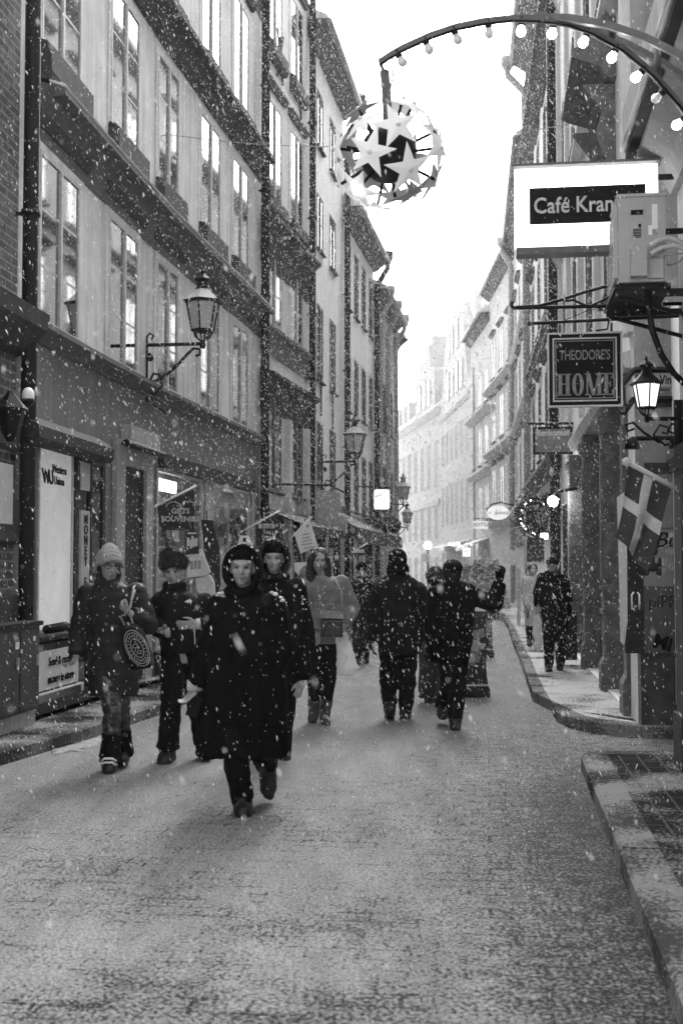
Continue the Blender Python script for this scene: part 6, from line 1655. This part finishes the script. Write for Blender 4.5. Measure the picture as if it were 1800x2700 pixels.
# vertical exchange sign on the dark door
t = thing('vertical_sign', L1.at(U(218), .03, 1.2), 'tall white strip sign with black capitals reading MONEY EX', 'sign')
za, zb2 = L1.hit(215, 1575, .03)[1], L1.hit(215, 1345, .03)[1]
mb = MB(); u0, u1 = U(208), U(230); fbox(mb, L1, u0, u1, .0, .03, za, zb2); pl = obj('panel', mb, M_cloth, t)
ax, nx = L1.axes(u0)
for i, ch in enumerate('MONEY EX'):
    if ch != ' ': text('lettering', ch, L1.at((u0 + u1) / 2, .034, zb2 - .1 - i * (zb2 - za) / 8.2), ax, ZV, .15, M_black, pl, .01)
mb = MB(); fbox(mb, L1, U(209), U(233), .0, .02, L1.hit(215, 1292)[1], L1.hit(215, 1206)[1]); o = top('notice', mb, M_cream, 'small pale notice high on the dark exchange door', 'notice')
t = thing('low_sign', L1.at(U(140), .08, .7), 'low white panel sign reading Send & receive money in-store', 'sign')
u0, u1 = U(60, 1750), U(186, 1750); za, zb2 = L1.hit(150, 1812, .1)[1], L1.hit(150, 1712, .1)[1]
mb = MB(); fbox(mb, L1, u0, u1, .072, .09, za, zb2); pl = obj('panel', mb, M_cream, t)
ax, nx = L1.axes(u0); mid = L1.at(u1 - .16, .096, (za + zb2) / 2)
text('lettering', 'Send & receive', mid + ZV * .075, ax, ZV, .125, M_black, pl, .0, 'RIGHT'); text('lettering', 'money in-store', mid - ZV * .1, ax, ZV, .125, M_black, pl, .008, 'RIGHT')
mb = MB(); fbox(mb, L1, u0, u1 + .1, .072, .12, za - .11, za - .02); obj('ledge', mb, M_plA, t)
t = thing('window_bolster', L1.at(U(125), .12, zb_), 'dark rolled draught bolster on the sill of the money window', 'bolster')
mb = MB(); mb.tube([L1.at(U(100), .1, zb_ + .05), L1.at(U(150), .1, zb_ + .055), L1.at(U(160), .1, zb_ + .05)], [.045, .05, .03], 10); obj('roll', mb, M_fleece, t, True)
# blank pale board, square white sign and dark awnings further on
t = thing('blank_board', P(880, 1400, 24.6), 'large blank pale signboard hanging over the far left shops', 'sign board')
q = [P(x, y, 24.6 + (x - 828) * .012) for x, y in ((829, 1396), (829, 1289), (895, 1300), (895, 1360), (914, 1364), (914, 1408))]; n = len(q)
mb = MB(); mb.add(q + [p_ + Vector((.02, .08, 0)) for p_ in q], [tuple(range(n)), tuple(range(n, 2 * n))[::-1]] + [(i, (i + 1) % n, n + (i + 1) % n, n + i) for i in range(n)]); obj('board', mb, mk('board grey', .3, .7, .1, 4), t)
mb = MB(); mb.tube([P(724, 1277, 23.5), P(832, 1278, 24.4), P(872, 1278, 24.7)], .025, 8); mb.tube([P(868, 1278, 24.7), P(910, 1300, 25.2)], .02, 6); mb.bar(P(826, 1280, 24.5), P(826, 1400, 24.5), .06); obj('bracket', mb, M_iron, t)
t = thing('square_sign', P(1006, 1345, 33), 'small rounded white square sign framed in black on the left', 'sign')
O = P(1006, 1317, 33); mb = MB(); s_ = .2
mb.prism([(x * .215 + math.copysign(.0, x), z * .275) for x, z in ((-.8, -1), (.8, -1), (1, -.85), (1, .85), (.8, 1), (-.8, 1), (-1, .85), (-1, -.85))], O, (1, 0, 0), ZV, (0, -.1, 0)); obj('panel', mb, mk('opal sign', .8, .5, .05, 5, emit=.25), t)
mb = MB(); frame(mb, O, (1, 0, 0), .56, .7, .05, .09); mb.tube([O + ZV * .35 - Vector((.1, 0, 0)), O + ZV * .38 - Vector((1.6, 0, 0))], .025, 6); obj('sign_frame', mb, M_iron, t)
mb = MB(); mb.bar(O + Vector((-.19, -.11, .06)), O + Vector((-.02, -.11, .13)), .03, .02); obj('arrow', mb, M_black, t)
def awn(label, f, u0, u1, z, d, h, m):
    mb = MB(); fprof(mb, f, [(.01, z), (d, z - h * .6), (d + .02, z - h), (d - .02, z - h), (d - .03, z - h * .62), (.01, z - .08)], u0, u1)
    top('awning', mb, m, label, 'awning')
awn('dark slanted awning on the whitewashed house', L3, .4, 4.4, 3.0, 1.0, .9, M_dark)
awn('dark slanted awning on the house with four window rows', L4, .3, 5, 2.95, .9, .8, M_banner)
for i, (px, py, r, Y, lab) in enumerate(((986, 1392, .36, 33, 'larger round dark garland bush over the far left shop door'), (1026, 1386, .3, 36, 'smaller round dark garland bush nearest the far white wall'))):
    t = thing('garland_bush', P(px, py + 25, Y), lab, 'garland', 'round garlands on the far left shops')
    c = P(px, py, Y); pts, nn = fursurf(700, c, (r, r * .8, r * .7)); mb = MB(); mb.spikes(pts, nn, .1, .02); mb.ball(c, (r, r * .8, r * .7), 12, 8); obj('foliage', mb, mk('dark fir green', .02, .8, .4, 20), t)
    mb = MB(); mb.tube([c + Vector((0, 0, r * .6)), c + Vector((-.3, 0, r + .3))], .02, 6); obj('hook', mb, M_iron, t)

# ---- utility cabinet at the left edge
t = thing('utility_cabinet', L1.at(U(60), .3, 0), 'dark grey steel utility cabinet with vertical seams by the left house wall', 'utility cabinet')
uc, zt_ = L1.hit(108, 1640, .34)
mb = MB(); fbox(mb, L1, uc - 2.0, uc, .05, .33, .26, zt_ - .03); cs = obj('casing', mb, mk('cabinet steel', .03, .5, .35, 5, .1, 20, streak=.3), t)
mb = MB(); fbox(mb, L1, uc - 2.02, uc + .02, .03, .36, zt_ - .028, zt_ + .012); obj('lid', mb, M_pipe, t)
mb = MB(); fbox(mb, L1, uc - 1.97, uc - .03, .04, .31, .12, .258); obj('plinth', mb, M_pipe2, t)
for k in range(4):
    mb = MB(); fbox(mb, L1, uc - .02 - .47 * (k + 1), uc - .05 - .47 * k, .331, .345, .29, zt_ - .06); d_ = obj('door', mb, MATS['cabinet steel'], t)
    mb = MB(); fbox(mb, L1, uc - .12 - .47 * k, uc - .09 - .47 * k, .346, .365, .66, .76); obj('lock', mb, M_pipe2, d_)
for k, (du, zz, s_) in enumerate(((.62, zt_ - .15, .09), (.2, zt_ - .12, .06), (.5, zt_ - .22, .05))):
    mb = MB(); fbox(mb, L1, uc - du, uc - du + s_, .346, .348, zz - s_ * .7, zz); obj('sticker', mb, M_cream, t)

# ---- sticker-covered pillars beside the two walking away
def pillar(px0, px1, py0, base, label, seed):
    g = G((px0 + px1) / 2, base); Y = g.y
    a, c = P(px0, py0, Y), P(px1, py0, Y); w_ = c.x - a.x; x = (a.x + c.x) / 2; H = a.z
    t = thing('poster_pillar', (x, Y + w_ / 2, 0), label, 'pillar', 'sticker covered pillars in the street')
    C = Vector((x, Y + w_ / 2, 0)); k = w_ / 2
    mb = MB(); prof = [(k * 1.28, 0), (k * 1.28, .1), (k * 1.15, .14), (k * 1.06, .25), (k, .4), (k, H - .08), (k * 1.12, H - .06), (k * 1.12, H), (k * .7, H + .05), (.02, H + .07)]
    mb.lathe([(r * 1.41, z) for r, z in prof], C, 4); obj('column', mb, M_stone, t)
    mb = MB(); mb.lathe([(k * 1.41 * 1.0, H + .012), (k * 1.41 * .8, H + .075), (.02, H + .09)], C, 4); mb.box((x, Y - k * .34, .145), (w_ * 1.12, .05, .018)); obj('snow_cap', mb, M_snow, t)
    rn = random.Random(seed)
    for i in range(9):
        sx, sz = rn.uniform(.06, .16), rn.uniform(.06, .18); z = rn.uniform(.45, H - .25); xx = x + rn.uniform(-.8, .8) * (k - sx / 2)
        mb = MB(); mb.box((xx, Y - .004 - i * .0007, z), (sx, .006, sz), Matrix.Rotation(rn.uniform(-.3, .3), 3, 'Y')); obj('sticker', mb, rn.choice([M_cream, M_cream, M_grey, M_pipe2, M_cloth]), t)
pillar(1216, 1280, 1615, 1838, 'dark stone pillar plastered with stickers right of the raised arm walker', 2)
pillar(1262, 1296, 1600, 1734, 'further dark sticker pillar glimpsed behind the nearer one', 8)

# ---- far shop signs, lamps and greenery
t = thing('globe_lamp', P(1127, 1500, 60), 'glowing white globe lamp at the far end of the street', 'lamp')
mb = MB(); mb.ball(P(1127, 1438, 60), .2, 16, 12); obj('globe', mb, mk('globe glow', .9, .3, 0, emit=2.5), t, True)
mb = MB(); q = P(1127, 1449, 60); mb.tube([(q.x, q.y, 0), (q.x, q.y, q.z)], .05, 8); mb.lathe([(.06, -.02), (.1, .02), (.08, .05)], q, 10); obj('post', mb, M_iron, t, True)
t = thing('small_sign', P(1140, 1475, 58), 'small white square sign under the globe lamp', 'sign')
mb = MB(); plate(mb, P(1122, 1469, 58), (1, 0, 0), .38, .32, .05); obj('panel', mb, M_cloth, t)
mb = MB(); plate(mb, P(1122, 1469, 57.96), (1, 0, 0), .05, .22, .02); plate(mb, P(1127, 1469, 57.96), (1, 0, 0), .04, .22, .02); obj('lettering', mb, M_pipe2, t)
mb = MB(); mb.tube([P(1105, 1480, 58), P(1165, 1479, 58)], .03, 6); obj('rail', mb, M_white, t)
t = thing('photo_sign', P(1285, 1394, 46), 'white rectangular sign reading FOTO', 'sign')
O = P(1265, 1384, 46); mb = MB(); plate(mb, O, (1, -.1, 0), .6, .3, .08); bd = obj('panel', mb, mk('brightened sign white', .7, .5, .05, 6, emit=.16), t)  # faint glow added to whiten the FOTO and oval panels; no lamp there
text('lettering', 'FOTO', O + Vector((0, -.05, 0)), (1, -.1, 0), ZV, .21, M_black, bd, .03)
mb = MB(); mb.tube([O + Vector((.2, 0, .18)), O + Vector((.9, .1, .2))], .03, 6); mb.tube([O + Vector((-.25, 0, .24)), O + Vector((.9, .1, .25))], .02, 6); obj('bracket', mb, M_iron, t)
t = thing('oval_sign', P(1335, 1370, 41), 'oval white restaurant sign on a bracket above the FOTO sign', 'sign')
O = P(1312, 1352, 41); mb = MB(); mb.prism([(.37 * math.cos(a), .25 * math.sin(a)) for a in [i * math.pi / 16 for i in range(32)]], O, (1, -.05, 0), ZV, (0, -.08, 0)); bd = obj('panel', mb, MATS['brightened sign white'], t)
text('lettering', 'INDHUS', O + Vector((.1, -.1, -.02)), (1, -.05, 0), ZV, .13, M_black, bd, .012, shear=.2)
mb = MB(); mb.bar(O + Vector((-.08, -.09, -.1)), O + Vector((-.07, -.09, .14)), .015); obj('emblem', mb, M_black, bd)
mb = MB(); mb.tube([O + Vector((-.42, .02, .1)), O + Vector((-.2, .02, .3)), O + Vector((.1, .02, .36)), O + Vector((.4, .02, .28)), O + Vector((.9, .1, .2))], .03, 6); obj('bracket', mb, M_iron, t, True)
t = thing('lit_sign', P(1230, 1480, 50), 'small lit sign board standing on two white posts', 'sign')
O = P(1229, 1456, 50); mb = MB(); plate(mb, O, (1, 0, 0), .32, .36, .06); obj('panel', mb, MATS['opal sign'], t)
mb = MB(); mb.bar(O + Vector((-.02, -.05, -.08)), O + Vector((.09, -.05, .12)), .04, .02); mb.bar(O + Vector((-.12, -.05, .02)), O + Vector((.02, -.05, .06)), .03, .02); obj('picture', mb, M_pipe2, t)
mb = MB(); mb.tube([O + Vector((-.15, 0, -.2)), O + Vector((-.15, 0, -1.2)), Vector((O.x - .15, O.y, 0))], .03, 6); mb.tube([O + Vector((.15, 0, -.2)), Vector((O.x + .15, O.y, 0))], .03, 6); obj('posts', mb, M_white, t)
t = thing('string_lights', P(1200, 1440, 56), 'short string of tiny lit bulbs under the far awning', 'string lights')
mb = MB(); q = [P(x, y, 56) for x, y in ((1180, 1433), (1210, 1436), (1240, 1433))]; mb.tube(q, .01, 5); obj('cable', mb, M_iron, t)
for x, y, r in ((1185, 1435, .05), (1190, 1436, .04), (1195, 1436, .05), (1204, 1434, .05), (1209, 1433, .04), (1227, 1438, .07), (1241, 1434, .04)):
    mb = MB(); mb.ball(P(x, y, 55.95), r, 8, 6); obj('bulb', mb, M_led, t, True)
awn('pale grey awning along the far gabled house', R6, 1, 10, 2.95, 1.2, .5, M_grey)
awn('dark awning on the banded house', R5, .5, 5.5, 2.9, .9, .5, M_pipe2)
# the lit sign in a dark garland, with lamp
t = thing('garland_sign', P(1440, 1412, 26), 'dark garland framed sign reading Oh la la with pinprick lights', 'sign')
O = P(1424, 1362, 26); mb = MB(); plate(mb, O, UR, .62, .62, .1); bd = obj('board', mb, M_dark, t)
W = UR.cross(ZV)
text('lettering', 'Oh la la', O + W * .06 + ZV * .18, UR, ZV, .17, M_grey, bd, .008, shear=.2)
mb = MB(); mb.tube([O + W * .06 + UR * (.1 * math.cos(a)) + ZV * (-.04 + .12 * math.sin(a)) for a in [i * .5 for i in range(14)]], .012, 5); mb.bar(O + W * .06 + UR * -.04 + ZV * -.16, O + W * .06 + UR * -.04 + ZV * .08, .02); mb.bar(O + W * .06 + UR * .04 + ZV * -.16, O + W * .06 + UR * .04 + ZV * .08, .02); mb.bar(O + W * .06 + UR * -.04 + ZV * -.04, O + W * .06 + UR * .04 + ZV * -.04, .02); obj('emblem', mb, M_grey, bd)
pts, nn = [], []
rnd = random.Random(3)
for i in range(1500):
    a = rnd.uniform(0, 2 * math.pi); fr_ = rnd.uniform(.45, 1.0) ** .5; e = O + UR * .5 * fr_ * math.cos(a) + ZV * .46 * fr_ * math.sin(a) + W * (.02 if fr_ < .8 else 0) + Vector((rnd.gauss(0, .05), rnd.gauss(0, .06), rnd.gauss(0, .05))); pts.append(e); nn.append(Vector((rnd.gauss(0, 1), rnd.gauss(0, 1), rnd.gauss(0, 1))).normalized())
mb = MB(); mb.spikes(pts, nn, .1, .016); obj('garland', mb, mk('dark fir green', .02, .8, .4, 20), t)
for i in range(24):
    a = rnd.uniform(0, 2 * math.pi); e = O + UR * .44 * math.cos(a) + ZV * .4 * math.sin(a) + W * .1; mb = MB(); mb.ball(e, rnd.uniform(.007, .012), 6, 5); obj('light', mb, M_led, t, True)
mb = MB(); mb.tube([O + ZV * .36, O + ZV * .55 + UR * .3, O + ZV * .6 + UR * 1.0], .03, 6); obj('bracket', mb, M_iron, t)
t = thing('street_spotlight', P(1470, 1322, 20), 'bright white bare lamp glaring over the right pavement', 'lamp')
q = P(1457, 1322, 20); mb = MB(); mb.ball(q, .085, 14, 10); obj('bulb', mb, mk('glaring lamp', .9, .3, 0, emit=40), t, True)
mb = MB(); mb.tube([q + Vector((0, 0, .07)), q + Vector((.02, 0, .16)), q + Vector((.4, 0, .22))], .03, 8); obj('arm', mb, M_iron, t, True)
t = thing('lit_box', P(1435, 1420, 25), 'small glowing white box sign under the garland sign', 'sign')
mb = MB(); plate(mb, P(1434, 1414, 25), UR, .14, .12, .06); obj('panel', mb, mk('box glow', .9, .3, 0, emit=3), t); mb = MB(); mb.tube([P(1440, 1414, 25.1), P(1470, 1410, 25.2)], .02, 6); obj('arm', mb, M_iron, t)
t = thing('framed_sign', P(1410, 1485, 24), 'dark menu board with a white lower edge hung on the right', 'sign')
O = P(1410, 1450, 24); mb = MB(); plate(mb, O, UR, .36, .5, .04); obj('board', mb, M_stone, t)
mb = MB(); plate(mb, O - UR * .185, UR, .03, .56, .05); plate(mb, O - ZV * .265, UR, .38, .05, .05); mb.tube([P(1386, 1408, 24), P(1446, 1438, 24.1)], .018, 6); obj('edge', mb, M_cloth, t)
t, c = flagsign('white scalloped cloth flag on a thin post at the right', (1371, 1500), (1321, 1446), [(1322, 1450), (1335, 1456), (1346, 1449), (1352, 1454), (1366, 1444), (1369, 1492), (1345, 1489), (1322, 1484)], 30, M_cloth)
mb = MB(); q = P(1366, 1500, 30); mb.tube([q, (q.x, q.y, .12)], .05, 6); obj('post', mb, M_cream, t)
rnd = random.Random(9)
for i, (px, py, r, Y, lab) in enumerate(((1262, 1530, .5, 40, 'snow dusted potted fir nearest the FOTO sign'), (1298, 1536, .55, 37, 'bushier snow dusted fir behind the raised hand'), (1232, 1540, .45, 42, 'low snow dusted fir left of the other potted firs'))):
    t = thing('potted_fir', G(px, 1640 - i * 4), lab, 'potted tree', 'snowy potted firs in the street')
    c = P(px, py, Y); t.location = (c.x, c.y, 0); ORG[t.name] = Vector((c.x, c.y, 0)); mb = MB(); pts, nn = [], []
    for k in range(1500):
        h = rnd.random(); a = rnd.uniform(0, 6.283); rr = r * (1 - h * .8) * rnd.uniform(.3, 1); p_ = Vector((c.x + rr * math.cos(a), c.y + rr * math.sin(a), c.z - .8 + h * 1.5)); pts.append(p_); nn.append(Vector((math.cos(a), math.sin(a), -.3)))
    mb.spikes(pts, nn, .14, .025); obj('foliage', mb, mk('frosted fir green', .3, .8, .4, 20), t)
    mb = MB(); mb.tube([(c.x, c.y, .3), (c.x, c.y, c.z + .5)], [.05, .02], 6); obj('trunk', mb, M_dark, t)
    mb = MB(); mb.lathe([(.2, 0), (.26, .5), (.28, .52), (.2, .53)], (c.x, c.y, 0), 12); obj('pot', mb, M_stone, t)
    mb = MB()
    for k in range(120): h = rnd.random(); a = rnd.uniform(0, 6.283); rr = r * (1 - h * .8); mb.ball((c.x + rr * math.cos(a), c.y + rr * math.sin(a), c.z - .76 + h * 1.5), (.06, .06, .025), 6, 4)
    tag(obj('snow_dusting', mb, M_snow, t), kind='stuff')
# bin by the pilasters
t = thing('litter_bin', G(1502, 1742, .13), 'dark bin behind the man on the right pavement', 'bin')
a, c = P(1486, 1740, 17.6), P(1519, 1620, 17.6)
mb = MB(); mb.box(((a.x + c.x) / 2, 17.7, (a.z + c.z) / 2), (c.x - a.x, .25, c.z - a.z)); obj('body', mb, M_dark, t); mb = MB(); mb.box(((a.x + c.x) / 2, 17.7, c.z + .02), (c.x - a.x + .03, .28, .035)); obj('lid', mb, M_stone, t)
# overhead wire
mb = MB(); a, c = P(430, 352, 16.5), P(1526, 322, 15.0); mb.tube([a.lerp(c, i / 16) - Vector((0, 0, .25 * (1 - (2 * i / 16 - 1) ** 2))) for i in range(17)], .006, 5)
top('overhead_wire', mb, M_pipe2, 'thin wire strung across the street behind the star lamp', 'wire')
# slush ridge along the left kerb
rnd = random.Random(21)
def ridge(pts, w_, h, label):
    mb = MB(); o = []
    for i in range(len(pts) - 1):
        for k in range(14):
            o.append(pts[i].lerp(pts[i + 1], k / 14))
    for p_ in o:
        for j in range(3): mb.ball(p_ + Vector((rnd.gauss(0, w_ * .4), rnd.gauss(0, w_ * .4), -.005)), (w_ * rnd.uniform(.4, .9), w_ * rnd.uniform(.4, .9), h * rnd.uniform(.3, 1)), 8, 5)
    t = thing('snow_ridge', pts[0], label, 'snow'); skin('ridge', mb, mk('trodden slush', .3, .9, .3, 25, .5, 60), t, .02, 2, .01, (20, 20, 20))
ridge([G(150, 1985), G(210, 1972), G(262, 1955), G(285, 1948)], .09, .045, 'low ridge of fresh snow along the left kerb')
# ------------------------------------------------------------ falling snow: countless flakes, one object
rng_ = np.random.default_rng(3)
def left_wall(y):
    pts = [(0, -4.6), (11.27, -3.1), (13.02, -2.9), (15.99, -2.52), (22.13, -1.52), (25.86, -.73), (30.67, .05), (35.95, .97), (40.93, 1.8), (57, .6), (90, -4)]
    return np.interp(y, [p[0] for p in pts], [p[1] for p in pts])
def right_wall(y):
    pts = [(0, 1.4), (8.75, 2.5), (11, 2.72), (22.9, 4.24), (32.9, 5.28), (43.9, 6.44), (57.7, 6.3), (69.6, 5.8), (86, 3.6)]
    return np.interp(y, [p[0] for p in pts], [p[1] for p in pts])
def flakes(y0, y1, n, s0, s1, top_):
    y = (rng_.random(n) * (y1 ** 2 - y0 ** 2) + y0 ** 2) ** .5
    a, b = left_wall(y) + .08, right_wall(y) - .08
    a = np.maximum(a, -.31 * y - .2); b = np.minimum(b, .31 * y + .2)
    x = a + (b - a) * rng_.random(n)
    z = .02 + rng_.random(n) * np.minimum(top_, 1.6 + .52 * y)
    s = s0 + (s1 - s0) * rng_.random(n) ** 3.2
    return np.stack([x, y, z], 1), s
sets = [flakes(1.6, 9, 4000, .004, .013, 9), flakes(6, 16, 27000, .006, .021, 13), flakes(13, 30, 56000, .011, .026, 17), flakes(26, 85, 75000, .015, .034, 19)]
ctr = np.concatenate([a for a, b in sets]); sz = np.concatenate([b for a, b in sets]); n = len(sz)
base = np.array([(1, 0, 0), (-.5, .87, 0), (-.5, -.87, 0), (0, 0, 1), (0, 0, -1)], float)
th = rng_.random(n) * 6.283; el = 1.0 + rng_.random(n) ** 1.5 * 1.3
vx = np.einsum('n,k->nk', np.cos(th), base[:, 0]) - np.einsum('n,k->nk', np.sin(th), base[:, 1])
vy = np.einsum('n,k->nk', np.sin(th), base[:, 0]) + np.einsum('n,k->nk', np.cos(th), base[:, 1])
vz = np.einsum('n,k->nk', el, base[:, 2])
tilt = rng_.normal(-.22, .22, n)[:, None]
vx = vx * .62 + vz * tilt
jit = 1 + rng_.normal(0, .18, (n, 5, 1))
V = np.stack([vx, vy * .62, vz], 2) * jit * sz[:, None, None] * .5 + ctr[:, None, :]
tri = np.array([(0, 1, 3), (1, 2, 3), (2, 0, 3), (1, 0, 4), (2, 1, 4), (0, 2, 4)])
Fc = (tri[None] + (np.arange(n) * 5)[:, None, None]).reshape(-1)
me = bpy.data.meshes.new('snowfall'); me.vertices.add(n * 5); me.loops.add(len(Fc)); me.polygons.add(n * 6)
me.vertices.foreach_set('co', V.reshape(-1)); me.loops.foreach_set('vertex_index', Fc.astype(np.int32))
me.polygons.foreach_set('loop_start', (np.arange(n * 6) * 3).astype(np.int32)); me.polygons.foreach_set('loop_total', np.full(n * 6, 3, np.int32))
me.polygons.foreach_set('use_smooth', np.ones(n * 6, bool)); me.update(calc_edges=True); me.validate()
fm = bpy.data.materials.new('snowflake'); fm.use_nodes = True
nt = fm.node_tree; nt.nodes.clear()
o1 = nt.nodes.new('ShaderNodeOutputMaterial'); d1 = nt.nodes.new('ShaderNodeBsdfDiffuse'); t1 = nt.nodes.new('ShaderNodeBsdfTranslucent'); m1 = nt.nodes.new('ShaderNodeMixShader')
for x in (d1, t1): x.inputs['Color'].default_value = (.92, .92, .92, 1)
nt.links.new(d1.outputs[0], m1.inputs[1]); nt.links.new(t1.outputs[0], m1.inputs[2]); nt.links.new(m1.outputs[0], o1.inputs[0])
me.materials.append(fm)
so_ = bpy.data.objects.new('snowfall', me); COL.objects.link(so_); tag(so_, 'white snowflakes falling through the whole street', 'snow', kind='stuff')
# ------------------------------------------------------------ the snowy air
mb = MB(); mb.box((0, 45, 11.4), (60, 116, 25)); 
hz = bpy.data.materials.new('haze'); hz.use_nodes = True
nt = hz.node_tree; nt.nodes.remove(nt.nodes['Principled BSDF'])
pv = nt.nodes.new('ShaderNodeVolumePrincipled'); pv.inputs['Color'].default_value = (.97, .97, .97, 1); pv.inputs['Density'].default_value = .0006; pv.inputs['Anisotropy'].default_value = .5
nt.links.new(pv.outputs[0], nt.nodes['Material Output'].inputs['Volume'])
tag(obj('haze', mb, hz), kind='stuff')
